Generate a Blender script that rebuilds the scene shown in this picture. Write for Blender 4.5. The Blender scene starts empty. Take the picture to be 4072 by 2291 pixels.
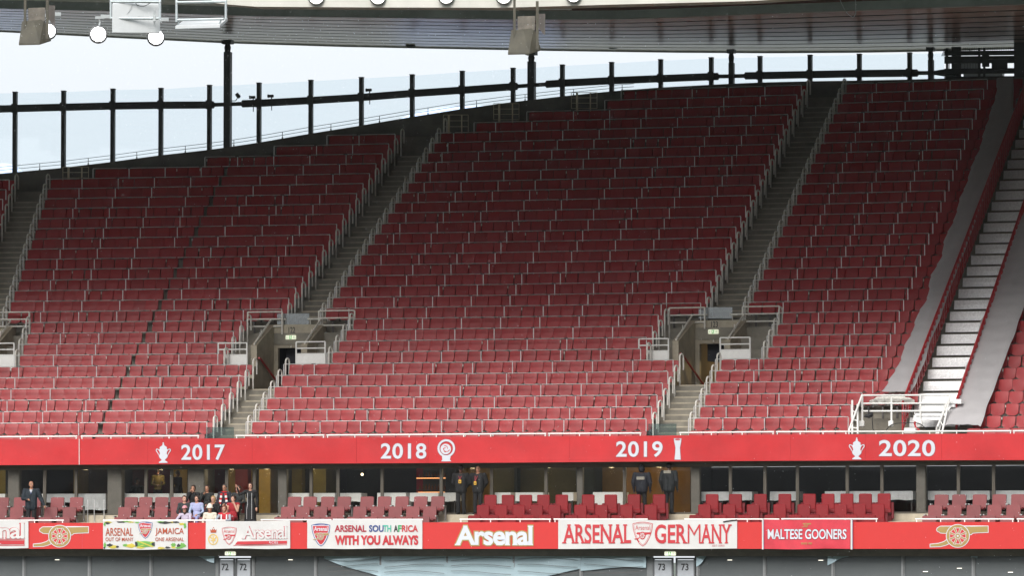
import bpy, bmesh, math, random
from mathutils import Vector, Matrix, noise

random.seed(7)
scene = bpy.context.scene
COL = scene.collection

# ------------------------------------------------------------------ camera, world, sun, exposure
ZC = 9.0                                   # eye height above the pitch
PITCH = 0.05188
FPX = 19707.0                              # focal length in photo pixels (photo 4072 wide)
cam_data = bpy.data.cameras.new("camera")
cam_data.sensor_width = 36.0
cam_data.lens = FPX / 4072.0 * 36.0
cam_data.clip_start = 0.5
cam_data.clip_end = 6000.0
camera = bpy.data.objects.new("camera", cam_data)
COL.objects.link(camera)
camera.location = (0, 0, ZC)
camera.rotation_euler = (math.pi / 2 + PITCH, 0, 0)
scene.camera = camera

SUN_EL, SUN_AZ = math.radians(34), math.radians(197)    # azimuth measured from +Y towards +X
world = bpy.data.worlds.new("World")
scene.world = world
world.use_nodes = True
wn = world.node_tree.nodes
wl = world.node_tree.links
bg = wn["Background"]
sky = wn.new("ShaderNodeTexSky")
sky.sky_type = 'NISHITA'
sky.sun_disc = False
sky.sun_elevation = SUN_EL
sky.sun_rotation = SUN_AZ
sky.dust_density = 6.0
sky.air_density = 1.0
tc = wn.new("ShaderNodeTexCoord")
cl = wn.new("ShaderNodeTexNoise")
cl.inputs["Scale"].default_value = 2.2
cl.inputs["Detail"].default_value = 5.0
wl.new(tc.outputs["Generated"], cl.inputs["Vector"])
ramp = wn.new("ShaderNodeValToRGB")        # an even sheet of rain cloud, barely blue
ramp.color_ramp.elements[0].position = 0.3
ramp.color_ramp.elements[0].color = (9.0, 9.6, 10.2, 1)
ramp.color_ramp.elements[1].position = 0.7
ramp.color_ramp.elements[1].color = (9.9, 10.2, 10.5, 1)
wl.new(cl.outputs["Fac"], ramp.inputs["Fac"])
mx = wn.new("ShaderNodeMix")
mx.data_type = 'RGBA'
mx.inputs["Factor"].default_value = 0.9
wl.new(sky.outputs["Color"], mx.inputs["A"])
wl.new(ramp.outputs["Color"], mx.inputs["B"])
sep = wn.new("ShaderNodeSeparateXYZ")      # overcast: three times as bright overhead as at the horizon
wl.new(tc.outputs["Generated"], sep.inputs[0])
grad = wn.new("ShaderNodeMapRange")
grad.inputs["From Min"].default_value = 0.09; grad.inputs["From Max"].default_value = 1.0
grad.inputs["To Min"].default_value = 1.0; grad.inputs["To Max"].default_value = 3.0
wl.new(sep.outputs["Z"], grad.inputs["Value"])
mul = wn.new("ShaderNodeMix"); mul.data_type = 'RGBA'; mul.blend_type = 'MULTIPLY'
mul.inputs["Factor"].default_value = 1.0
wl.new(mx.outputs["Result"], mul.inputs["A"]); wl.new(grad.outputs[0], mul.inputs["B"])
wl.new(mul.outputs["Result"], bg.inputs["Color"])
bg.inputs["Strength"].default_value = 0.0485

sun_data = bpy.data.lights.new("sun", 'SUN')
sun_data.energy = 1.5
sun_data.angle = math.radians(30)
sun_data.color = (1.0, 0.97, 0.93)
sun = bpy.data.objects.new("sun", sun_data)
COL.objects.link(sun)
sd = Vector((math.sin(SUN_AZ) * math.cos(SUN_EL), math.cos(SUN_AZ) * math.cos(SUN_EL), math.sin(SUN_EL)))
sun.rotation_euler = sd.to_track_quat('Z', 'Y').to_euler()
sun.location = sd * 300

scene.view_settings.view_transform = 'Standard'
scene.view_settings.look = 'None'
scene.view_settings.gamma = 1.0
scene.view_settings.exposure = 1.12

# ------------------------------------------------------------------ the bowl: rows are concentric arcs
CX, CY, R0, DR = -66.64622, -37.06793, 220.16567, 0.8
def rail_z(r): return 3.94592 + 0.43679 * r + 0.00032 * r * r + ZC
def row_R(r): return R0 + DR * r
RAILH = 0.90
def tread_z(r): return rail_z(r) - RAILH
CP, SP = math.cos(PITCH), math.sin(PITCH)
def ray(u, v):
    x = (u - 2036.0) / FPX
    z = -(v - 1145.5) / FPX
    return Vector((x, CP - z * SP, SP + z * CP))
def project(p):
    y = p.y * CP + (p.z - ZC) * SP
    z = -p.y * SP + (p.z - ZC) * CP
    return 2036.0 + FPX * p.x / y, 1145.5 - FPX * z / y
def on_R(u, v, R):
    """point of the vertical cylinder of radius R round the bowl's centre that the survey ray meets"""
    d = ray(u, v)
    A = d.x * d.x + d.y * d.y
    B = -2 * (d.x * CX + d.y * CY)
    C = CX * CX + CY * CY - R * R
    t = (-B + math.sqrt(B * B - 4 * A * C)) / (2 * A)
    return Vector((d.x * t, d.y * t, d.z * t + ZC))
def angle_of(p): return math.atan2(p.x - CX, p.y - CY)
def pol(a, R, z): return Vector((CX + R * math.sin(a), CY + R * math.cos(a), z))
def ang_uz(u, R, z):
    v = 1500.0
    for _ in range(6):
        p = on_R(u, v, R)
        q = pol(angle_of(p), R, z)
        v = project(q)[1]
    return angle_of(on_R(u, v, R))
def ang_line(l, R, z):
    """angle at which the arc (R, z) crosses a surveyed straight line l = (u0, v0, u1, v1)"""
    u0, v0, u1, v1 = l
    v = v0
    for _ in range(8):
        u = u0 + (u1 - u0) * (v - v0) / (v1 - v0)
        a = ang_uz(u, R, z)
        v = project(pol(a, R, z))[1]
    return a
def z_at(u, v, R): return on_R(u, v, R).z
def lerp_table(t, x):
    if x <= t[0][0]: return t[0][1]
    for (x0, y0), (x1, y1) in zip(t, t[1:]):
        if x <= x1: return y0 + (y1 - y0) * (x - x0) / (x1 - x0)
    return t[-1][1]
def frame(a, R, z):
    """matrix: local x along the row, y outward / up the stand, z up"""
    return Matrix.Translation(pol(a, R, z)) @ Matrix.Rotation(-a, 4, 'Z')

# ------------------------------------------------------------------ materials
MATS = {}
def mat(name, col, rough=0.6, metal=0.0, noise_amt=0.12, noise_scale=3.0, spec=0.5, emit=None, bump=0.0, bump_scale=40.0, rnd=0.0, col2=None, coat=0.0):
    if name in MATS: return MATS[name]
    m = bpy.data.materials.new(name)
    m.use_nodes = True
    n, l = m.node_tree.nodes, m.node_tree.links
    b = n["Principled BSDF"]
    b.inputs["Roughness"].default_value = rough
    b.inputs["Metallic"].default_value = metal
    b.inputs["Specular IOR Level"].default_value = spec
    if coat:
        b.inputs["Coat Weight"].default_value = coat
        b.inputs["Coat Roughness"].default_value = 0.25
    t = n.new("ShaderNodeTexCoord")
    nz = n.new("ShaderNodeTexNoise")
    nz.inputs["Scale"].default_value = noise_scale
    nz.inputs["Detail"].default_value = 6.0
    nz.inputs["Roughness"].default_value = 0.65
    l.new(t.outputs["Object"], nz.inputs["Vector"])
    r = n.new("ShaderNodeValToRGB")
    c2 = col2 or tuple(min(1, c * (1 + noise_amt)) for c in col)
    c1 = tuple(c * (1 - noise_amt) for c in col)
    r.color_ramp.elements[0].position = 0.32
    r.color_ramp.elements[0].color = (*c1, 1)
    r.color_ramp.elements[1].position = 0.68
    r.color_ramp.elements[1].color = (*c2, 1)
    l.new(nz.outputs["Fac"], r.inputs["Fac"])
    out = r.outputs["Color"]
    if rnd:                                 # every copy and every loose island fades a little differently
        oi = n.new("ShaderNodeObjectInfo")
        ge = n.new("ShaderNodeNewGeometry")
        ad = n.new("ShaderNodeMath"); ad.operation = 'ADD'
        l.new(oi.outputs["Random"], ad.inputs[0]); l.new(ge.outputs["Random Per Island"], ad.inputs[1])
        fr = n.new("ShaderNodeMath"); fr.operation = 'FRACT'
        l.new(ad.outputs[0], fr.inputs[0])
        mr = n.new("ShaderNodeMapRange")
        mr.inputs["To Min"].default_value = 1 - rnd
        mr.inputs["To Max"].default_value = 1 + rnd
        l.new(fr.outputs[0], mr.inputs["Value"])
        hs = n.new("ShaderNodeHueSaturation")
        l.new(mr.outputs[0], hs.inputs["Value"])
        l.new(out, hs.inputs["Color"])
        out = hs.outputs["Color"]
    l.new(out, b.inputs["Base Color"])
    if bump:
        bz = n.new("ShaderNodeTexNoise")
        bz.inputs["Scale"].default_value = bump_scale
        bz.inputs["Detail"].default_value = 4.0
        l.new(t.outputs["Object"], bz.inputs["Vector"])
        bp = n.new("ShaderNodeBump")
        bp.inputs["Strength"].default_value = bump
        bp.inputs["Distance"].default_value = 0.02
        l.new(bz.outputs["Fac"], bp.inputs["Height"])
        l.new(bp.outputs["Normal"], b.inputs["Normal"])
    if emit:
        b.inputs["Emission Color"].default_value = (*emit[0], 1)
        b.inputs["Emission Strength"].default_value = emit[1]
    MATS[name] = m
    return m
def glass_mat(name, tint, refl=0.08, rough=0.02):
    if name in MATS: return MATS[name]
    m = bpy.data.materials.new(name)
    m.use_nodes = True
    n, l = m.node_tree.nodes, m.node_tree.links
    n.remove(n["Principled BSDF"])
    tr = n.new("ShaderNodeBsdfTransparent"); tr.inputs["Color"].default_value = (*tint, 1)
    gl = n.new("ShaderNodeBsdfGlossy"); gl.inputs["Roughness"].default_value = rough
    mi = n.new("ShaderNodeMixShader"); mi.inputs[0].default_value = refl
    l.new(tr.outputs[0], mi.inputs[1]); l.new(gl.outputs[0], mi.inputs[2])
    l.new(mi.outputs[0], n["Material Output"].inputs["Surface"])
    MATS[name] = m
    return m

M_CONC = mat('wet_concrete', (0.215, 0.195, 0.155), 0.55, noise_amt=0.3, noise_scale=1.3, bump=0.25, bump_scale=9)
M_CONC_L = mat('pale_concrete', (0.40, 0.35, 0.265), 0.6, noise_amt=0.25, noise_scale=1.6, bump=0.2, bump_scale=8)
M_SEAT = mat('seat_red_plastic', (0.325, 0.021, 0.025), 0.43, spec=0.36, noise_amt=0.07, noise_scale=5, rnd=0.10)
M_SEATB = mat('seat_back_plastic', (0.22, 0.022, 0.03), 0.45, noise_amt=0.07, rnd=0.08)
M_BRACK = mat('bracket_grey', (0.11, 0.10, 0.095), 0.5)
M_STEEL = mat('galvanised_steel', (0.86, 0.86, 0.85), 0.42, metal=0.75, noise_amt=0.12, noise_scale=7)
M_SLEEVE = mat('dark_sleeve', (0.16, 0.17, 0.17), 0.5)
M_WHITE = mat('white_paint', (0.84, 0.83, 0.80), 0.4, noise_amt=0.07)
M_CREAM = mat('cream_paint', (0.74, 0.71, 0.65), 0.5, noise_amt=0.14, noise_scale=5)
M_BLACK = mat('black_steel', (0.026, 0.029, 0.027), 0.5, noise_amt=0.25)
M_DARKBOX = mat('dark_housing', (0.03, 0.03, 0.032), 0.6)
M_REDBAN = mat('banner_red', (0.50, 0.030, 0.034), 0.30, noise_amt=0.14, noise_scale=0.55, bump=0.5, bump_scale=1.5)  # broad colour noise stands in for soft reflections on the fabric
M_REDBOARD = mat('board_red', (0.52, 0.024, 0.022), 0.45, noise_amt=0.03)
M_LETTER = mat('letter_white', (0.56, 0.58, 0.63), 0.5, noise_amt=0.02)
M_EDGE = mat('letter_edge', (0.28, 0.10, 0.13), 0.5, noise_amt=0.02)
M_GOLD = mat('emblem_gold', (0.33, 0.225, 0.07), 0.5, noise_amt=0.05)
M_CLOTHW = mat('banner_white', (0.55, 0.54, 0.53), 0.7, noise_amt=0.05, noise_scale=2)
M_INKR = mat('ink_red', (0.46, 0.025, 0.035), 0.6, noise_amt=0.04)
M_INKDR = mat('ink_dark_red', (0.34, 0.015, 0.035), 0.6, noise_amt=0.04)
M_INKO = mat('ink_rust', (0.36, 0.06, 0.02), 0.6, noise_amt=0.04)
M_INKB = mat('ink_black', (0.02, 0.02, 0.022), 0.6)
M_INKN = mat('ink_navy', (0.02, 0.05, 0.20), 0.6)
M_INKG = mat('ink_green', (0.03, 0.30, 0.10), 0.6)
M_INKLG = mat('ink_light_green', (0.13, 0.33, 0.06), 0.6)
M_INKY = mat('ink_yellow', (0.52, 0.42, 0.05), 0.6)
M_INKT = mat('ink_teal', (0.05, 0.36, 0.26), 0.6)
M_PALER = mat('ink_pale_red', (0.44, 0.07, 0.09), 0.6)

# ------------------------------------------------------------------ mesh building
class MB:
    def __init__(s): s.v, s.f, s.m = [], [], []
    def add(s, vs, fs, mi=0):
        o = len(s.v)
        s.v += [Vector(p) for p in vs]
        for f in fs:
            s.f.append([i + o for i in f]); s.m.append(mi)
    def box(s, c, size, M=None, mi=0, bev=0.0):
        x, y, z = size[0] / 2, size[1] / 2, size[2] / 2
        c = Vector(c)
        if bev > 0:
            b = min(bev, x * .9, y * .9, z * .9)
            vs, idx = [], {}
            for sx in (-1, 1):
                for sy in (-1, 1):
                    for sz in (-1, 1):
                        for k, p in enumerate(((x, y - b, z - b), (x - b, y, z - b), (x - b, y - b, z))):
                            idx[(sx, sy, sz, k)] = len(vs)
                            vs.append(Vector((p[0] * sx, p[1] * sy, p[2] * sz)))
            fs = []
            S = (-1, 1)
            for a in S:
                fs.append([idx[(a, -1, -1, 0)], idx[(a, 1, -1, 0)], idx[(a, 1, 1, 0)], idx[(a, -1, 1, 0)]])
                fs.append([idx[(-1, a, -1, 1)], idx[(1, a, -1, 1)], idx[(1, a, 1, 1)], idx[(-1, a, 1, 1)]])
                fs.append([idx[(-1, -1, a, 2)], idx[(1, -1, a, 2)], idx[(1, 1, a, 2)], idx[(-1, 1, a, 2)]])
            for a in S:
                for c_ in S:
                    fs.append([idx[(a, c_, -1, 0)], idx[(a, c_, 1, 0)], idx[(a, c_, 1, 1)], idx[(a, c_, -1, 1)]])
                    fs.append([idx[(a, -1, c_, 0)], idx[(a, 1, c_, 0)], idx[(a, 1, c_, 2)], idx[(a, -1, c_, 2)]])
                    fs.append([idx[(-1, a, c_, 1)], idx[(1, a, c_, 1)], idx[(1, a, c_, 2)], idx[(-1, a, c_, 2)]])
                    for d in S:
                        fs.append([idx[(a, c_, d, 0)], idx[(a, c_, d, 1)], idx[(a, c_, d, 2)]])
            vs = [v + c for v in vs]
        else:
            vs = [c + Vector((sx * x, sy * y, sz * z)) for sx in (-1, 1) for sy in (-1, 1) for sz in (-1, 1)]
            fs = [(0, 1, 3, 2), (4, 6, 7, 5), (0, 4, 5, 1), (2, 3, 7, 6), (0, 2, 6, 4), (1, 5, 7, 3)]
        if M is not None: vs = [M @ v for v in vs]
        s.add(vs, fs, mi)
    def tube(s, pts, r, n=8, mi=0, cap=True, M=None):
        pts = [Vector(p) for p in pts]
        if M is not None: pts = [M @ p for p in pts]
        rs = r if isinstance(r, (list, tuple)) else [r] * len(pts)
        vs, fs = [], []
        up = None
        for i, p in enumerate(pts):
            d = (pts[min(i + 1, len(pts) - 1)] - pts[max(i - 1, 0)]).normalized()
            if up is None:
                up = d.cross(Vector((0, 0, 1)))
                if up.length < 1e-3: up = d.cross(Vector((1, 0, 0)))
                up.normalize()
            up = (up - d * up.dot(d)).normalized()
            w = d.cross(up)
            for k in range(n):
                t = 2 * math.pi * k / n
                vs.append(p + (up * math.cos(t) + w * math.sin(t)) * rs[i])
        for i in range(len(pts) - 1):
            for k in range(n):
                a, b = i * n + k, i * n + (k + 1) % n
                fs.append((a, b, b + n, a + n))
        if cap:
            fs.append(list(range(n - 1, -1, -1)))
            fs.append([(len(pts) - 1) * n + k for k in range(n)])
        s.add(vs, fs, mi)
    def prism(s, poly, y0, y1, M=None, mi=0):
        """poly in local x,z extruded along local y"""
        n = len(poly)
        vs = [Vector((x, y0, z)) for x, z in poly] + [Vector((x, y1, z)) for x, z in poly]
        fs = [list(range(n)), list(range(2 * n - 1, n - 1, -1))]
        fs += [(i, i + n, (i + 1) % n + n, (i + 1) % n) for i in range(n)]
        if M is not None: vs = [M @ v for v in vs]
        s.add(vs, fs, mi)
    def ring(s, pa, pb, mi=0):
        """a strip of quads between two polylines"""
        n = len(pa)
        s.add(list(pa) + list(pb), [(i, i + 1, i + 1 + n, i + n) for i in range(n - 1)], mi)
    def build(s, name, mats, parent=None, origin=None, M=None, smooth=False, loc=None, rot=None):
        me = bpy.data.meshes.new(name)
        o0 = Vector(origin) if origin is not None else Vector((0, 0, 0))
        vs = s.v if M is None else [M @ p for p in s.v]
        me.from_pydata([p - o0 for p in vs], [], s.f)
        for m in (mats if isinstance(mats, (list, tuple)) else [mats]): me.materials.append(m)
        me.polygons.foreach_set("material_index", s.m)
        bm = bmesh.new(); bm.from_mesh(me)
        bmesh.ops.recalc_face_normals(bm, faces=bm.faces)
        bm.to_mesh(me); bm.free()
        if smooth:
            me.polygons.foreach_set("use_smooth", [True] * len(me.polygons))
            me.set_sharp_from_angle(angle=math.radians(50))
        me.update()
        ob = bpy.data.objects.new(name, me)
        COL.objects.link(ob)
        if parent is not None: ob.parent = parent
        if loc is not None: ob.location = loc
        elif origin is not None and parent is None: ob.location = o0
        if rot is not None: ob.rotation_euler = rot
        return ob
def tag(o, label, cat, group=None):
    o['label'] = label; o['category'] = cat
    if group: o['group'] = group
    return o
def structure(o): o['kind'] = 'structure'; return o
def empty(name, loc, rz=0.0):
    o = bpy.data.objects.new(name, None)
    COL.objects.link(o); o.location = loc; o.rotation_euler = (0, 0, rz)
    o.empty_display_size = 0.2
    return o
def dup(o, parent=None):
    c = o.copy(); COL.objects.link(c); c.parent = parent
    return c
def dup_tree(o, parent=None):
    c = dup(o, parent)
    for ch in list(o.children): dup_tree(ch, c)
    return c
_ones = "zeroth first second third fourth fifth sixth seventh eighth ninth tenth eleventh twelfth thirteenth fourteenth fifteenth sixteenth seventeenth eighteenth nineteenth".split()
_tens = {2: "twent", 3: "thirt", 4: "fort", 5: "fift", 6: "sixt"}
def ordw(n):
    if n < 20: return _ones[n]
    t, o = divmod(n, 10)
    return _tens[t] + "ieth" if o == 0 else _tens[t] + "y-" + _ones[o]
def arc_pts(a0, a1, R, z, step=0.9):
    n = max(1, int(abs(a1 - a0) * R / step))
    return [pol(a0 + (a1 - a0) * i / n, R, z) for i in range(n + 1)]

# flat artwork (letters, emblems) drawn in photo pixels and laid on a curved fascia
def flat_shape(loops, offset=0.0):
    cu = bpy.data.curves.new("art", 'CURVE'); cu.dimensions = '2D'; cu.fill_mode = 'BOTH'; cu.offset = offset
    for lp in loops:
        sp = cu.splines.new('POLY'); sp.points.add(len(lp) - 1)
        for p, q in zip(sp.points, lp): p.co = (q[0], q[1], 0, 1)
        sp.use_cyclic_u = True
    return curve_to_flat(cu)
def curve_to_flat(cu):
    ob = bpy.data.objects.new("art", cu); COL.objects.link(ob)
    me = bpy.data.meshes.new_from_object(ob.evaluated_get(bpy.context.evaluated_depsgraph_get()))
    vs = [(v.co.x, v.co.y) for v in me.vertices]; fs = [list(p.vertices) for p in me.polygons]
    bpy.data.objects.remove(ob); bpy.data.curves.remove(cu); bpy.data.meshes.remove(me)
    return vs, fs
def flat_text(body, bold=0.0, spacing=1.0, shear=0.0):
    cu = bpy.data.curves.new("art", 'FONT'); cu.body = body; cu.offset = bold; cu.space_character = spacing; cu.shear = shear
    cu.resolution_u = 4
    return curve_to_flat(cu)
def fit(vf, box, ref=None):
    """scale a flat shape (y up) into a pixel box (u0, v0, u1, v1)"""
    vs, fs = vf
    rv = (ref or vf)[0]
    x0, x1 = min(p[0] for p in rv), max(p[0] for p in rv)
    y0, y1 = min(p[1] for p in rv), max(p[1] for p in rv)
    u0, v0, u1, v1 = box
    return [(u0 + (p[0] - x0) / (x1 - x0) * (u1 - u0), v1 - (p[1] - y0) / (y1 - y0) * (v1 - v0)) for p in vs], fs
def lay(mb, vf, R, mi=0, lift=0.0, disp=None):
    vs, fs = vf
    out = []
    for u, v in vs:
        p = on_R(u, v, R)
        d = lift + (disp(p) if disp else 0.0)
        out.append(pol(angle_of(p), R - d, p.z))
    mb.add(out, fs, mi)
def ellipse(cx, cy, rx, ry=None, n=28, a0=0, a1=2 * math.pi):
    ry = rx if ry is None else ry
    return [(cx + rx * math.cos(a0 + (a1 - a0) * i / n), cy + ry * math.sin(a0 + (a1 - a0) * i / n)) for i in range(n)]
# ================================================================== SETTING: pitch and terraces
ground = MB()
ground.add([(-2500, -2500, 0), (2500, -2500, 0), (2500, 2500, 0), (-2500, 2500, 0)], [(0, 1, 2, 3)])
structure(ground.build('pitch', mat('pitch_grass', (0.036, 0.046, 0.030), 0.9, noise_amt=0.3, noise_scale=0.3)))

NROW = 32
N_OF_U = [(-60, 24.6), (163, 24.6), (377, 25.4), (822, 26.4), (1099, 27.4), (1307, 28.3), (1895, 29.4), (2105, 30.4), (2414, 31.5), (2600, 33.0), (4100, 33.0)]
UMIN = {25: 370, 26: 815, 27: 1090, 28: 1300, 29: 1885, 30: 2095, 31: 2405, 32: 2470}
WALLTOP = [(-1500, 705), (0, 690), (42, 686), (237, 668), (437, 644), (627, 618), (814, 597), (891, 587), (1036, 565), (1231, 531), (1431, 499), (1637, 464), (1837, 432), (2027, 406), (2124, 395), (2235, 382), (2430, 362), (2625, 347), (2825, 336), (2905, 332), (3020, 327), (3218, 322), (3419, 319), (3614, 315), (3761, 311), (4100, 305), (5600, 290)]
def wall_R(u): return R0 + DR * (lerp_table(N_OF_U, u) + 1.15)
A_LO, A_HI = ang_uz(-6500, R0, rail_z(0)), ang_uz(9500, R0, rail_z(0))
def a_row(u, r): return ang_uz(u, row_R(r), rail_z(r))

# surveyed ends of each block of seats (straight lines in the photo, per range of rows)
def edge_tables():
    E = {}
    def fill(key, lo, hi, line):
        for r in range(lo, hi + 1): E[(key, r)] = ang_line(line, row_R(r), rail_z(r))
    fill('FL1', 7, 32, (28, 740, -5, 840))
    fill('L0', 11, 32, (13, 1233, 160, 782)); fill('L0', 7, 10, (60, 1410, 104, 1277)); fill('L0', 0, 6, (-231, 1453, -317, 1682))
    fill('L1', 11, 32, (1120, 1230, 1542, 577)); fill('L1', 7, 10, (864, 1410, 957, 1277)); fill('L1', 0, 6, (978, 1454, 821.5, 1681))
    fill('M0', 11, 32, (1275, 1228, 1705, 572)); fill('M0', 7, 10, (1301, 1402, 1385, 1269)); fill('M0', 0, 6, (1128, 1450, 977, 1681))
    fill('M1', 11, 32, (2786, 1206, 3184, 343)); fill('M1', 7, 10, (2547, 1388, 2618, 1251)); fill('M1', 0, 6, (2676, 1433, 2569, 1667))
    fill('R0', 11, 32, (2956, 1202, 3345, 337)); fill('R0', 7, 10, (3030, 1381, 3091, 1244)); fill('R0', 0, 6, (2845, 1429, 2738, 1664))
    fill('R1', 4, 32, (3470, 1516, 3925, 316))
    for r, u in ((0, 3367), (1, 3373), (2, 3384), (3, 3428)): E[('R1', r)] = a_row(u, r)
    for r in range(0, 33):                     # the stairway is surveyed at its steps, not at rail height
        E[('ST0', r)] = ang_line((3668, 1545, 3922, 875), row_R(r), tread_z(r))
        E[('ST1', r)] = ang_line((3862, 1545, 4084, 880), row_R(r), tread_z(r))
    fill('FR0', 0, 32, (3850, 1660, 4020, 1190))
    return E
ED = edge_tables()
def e(key, r): return ED[(key, r)]
def a_min(r):
    if r in UMIN: return a_row(UMIN[r], r)
    return -9

# doorways through the terrace: (survey for 121, 122, 123); u/v in photo pixels
PORTALS = [
    dict(no='121', du=-1237, dv=6, sc=1.0),
    dict(no='122', du=0, dv=0, sc=1.0),
    dict(no='123', du=1680, dv=-17, sc=1.0),
]
def portal_geometry(du, dv):
    g = {}
    R8, R11 = row_R(8) + 0.25, row_R(11) - 0.02
    g['Rf'], g['Rb'] = R8, R11
    g['floor'] = tread_z(6)
    k = 1.03 if du > 0 else 1.0
    def U(u): return 1110 + (u - 1110) * k + du
    g['aL'] = angle_of(on_R(U(1009), 1440 + dv, R8)); g['aR'] = angle_of(on_R(U(1209), 1440 + dv, R8))
    g['U'] = U
    return g
for p in PORTALS: p.update(portal_geometry(p['du'], p['dv']))

# ---- terrace: one stepped sheet, with the doorways left out of rows 7 to 10
ter = MB()
ZBAN = on_R(2036, 1838, R0 - 0.45).z
def row_start(r):
    us = [u for u in range(-6500, 2700, 30) if lerp_table(N_OF_U, u) + 1.3 >= r]
    return a_row(us[0], r) if us else 9
holes = []
for p in PORTALS:
    w = 0.115 / row_R(9)
    holes.append((p['aL'] - w, p['aR'] + w))
for r in range(0, NROW + 2):
    a0 = max(A_LO, row_start(r)) if r > 20 else A_LO
    spans = [(a0, A_HI)]
    if 7 <= r <= 10:
        spans, s = [], a0
        for h0, h1 in holes:
            if h0 > s: spans.append((s, h0))
            s = h1
        spans.append((s, A_HI))
    for s0, s1 in spans:
        Rr, Rn = row_R(r) - 0.06, row_R(r + 1) - 0.06
        zt, zb = tread_z(r), tread_z(r - 1) if r > 0 else ZBAN
        zn = zt
        ter.ring(arc_pts(s0, s1, Rr, zb), arc_pts(s0, s1, Rr, zt))
        ter.ring(arc_pts(s0, s1, Rr, zt), arc_pts(s0, s1, Rn, zn))
structure(ter.build('terrace', M_CONC))

# ---- stairs in the aisles: a half step in front of every row
def aisle_edges(key0, key1, r):
    return e(key0, r), e(key1, r)
def steps(name, k0, k1, rows, pad0, pad1):
    mb = MB()
    for r in rows:
        a0, a1 = e(k0, r) + pad0 / row_R(r), e(k1, r) + pad1 / row_R(r)
        Ra, Rb = row_R(r) - 0.47, row_R(r) - 0.064
        z0, z1 = tread_z(r - 1), (tread_z(r - 1) + tread_z(r)) / 2
        A, B = arc_pts(a0, a1, Ra, z0 + 0.002), arc_pts(a0, a1, Ra, z1)
        C, D = arc_pts(a0, a1, Rb, z1), arc_pts(a0, a1, Rb, z0 + 0.002)
        mb.ring(A, B); mb.ring(B, C)
        mb.add([A[0], B[0], C[0], D[0]], [(0, 1, 2, 3)]); mb.add([A[-1], B[-1], C[-1], D[-1]], [(0, 1, 2, 3)])
        # worn pale nosing
        mb.ring(arc_pts(a0, a1, Ra - 0.003, z1 - 0.05), arc_pts(a0, a1, Ra - 0.003, z1 + 0.002), 1)
        mb.ring(arc_pts(a0, a1, row_R(r) - 0.064, tread_z(r) - 0.05), arc_pts(a0, a1, row_R(r) - 0.064, tread_z(r) + 0.002), 1)
    return structure(mb.build(name, [M_CONC, M_CONC_L]))
up = range(12, NROW + 1)
lo = range(1, 7)
steps('aisle_steps', 'FL1', 'L0', range(12, 25), 0.25, -0.05)
steps('aisle_steps', 'L1', 'M0', range(12, 29), 0.25, -0.05)
steps('aisle_steps', 'M1', 'R0', up, 0.25, -0.05)
steps('aisle_steps', 'L1', 'M0', lo, 0.25, -0.05)
steps('aisle_steps', 'M1', 'R0', lo, 0.25, -0.05)

# ---- doorways (vomitories)
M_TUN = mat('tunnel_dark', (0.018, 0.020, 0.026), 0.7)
M_TUNW = mat('tunnel_plaster', (0.30, 0.22, 0.10), 0.8)
M_EXITG = mat('exit_green', (0.10, 0.40, 0.12), 0.4, emit=((0.25, 0.8, 0.35), 0.12))
M_EXITW = mat('exit_white', (0.8, 0.82, 0.70), 0.4, emit=((0.95, 1.0, 0.72), 0.25))
M_GLASS = glass_mat('clear_glass', (0.86, 0.93, 0.94), 0.10)
M_GUARDGLASS = mat('frosted_guard', (0.62, 0.70, 0.74), 0.25, noise_amt=0.04)
M_REDRAIL = mat('red_rail', (0.44, 0.022, 0.028), 0.4)
def exit_sign(cx_box, R, label, group='lit exit signs'):
    u0, v0, u1, v1 = cx_box
    c = on_R((u0 + u1) / 2, (v0 + v1) / 2, R)
    a = angle_of(c)
    w = (on_R(u1, v0, R) - on_R(u0, v0, R)).length; h = abs(on_R(u0, v0, R).z - on_R(u0, v1, R).z)
    Mf = frame(a, R, c.z)
    mb = MB(); mb.box((0, -0.05, 0), (w, 0.10, h), bev=0.02)
    ob = mb.build('exit_sign', M_EXITW); ob.location = pol(a, R, c.z); ob.rotation_euler = (0, 0, -a)
    tag(ob, label, 'exit sign', group)
    g = MB()
    g.box((0.0, -0.106, 0), (w * 0.24, 0.012, h * 0.8))
    gp = g.build('green_field', M_EXITG, ob)
    for bx in (-0.34, 0.27, 0.36):               # doorway and arrow bars
        pm = MB(); pm.box((w * bx, -0.106, 0), (w * 0.02, 0.01, h * 0.52)); pm.build('bar', M_INKG, ob)
    fig = MB()
    fig.box((-0.01, -0.115, 0.00), (0.03, 0.008, h * 0.36)); fig.box((0.02, -0.115, -h * 0.2), (0.07, 0.008, 0.014)); fig.box((0.0, -0.115, h * 0.27), (0.03, 0.008, 0.03))
    fig.box((0.05, -0.115, 0.0), (0.06, 0.008, 0.014))
    fig.build('running_figure', M_EXITW, gp)
    return ob
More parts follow.
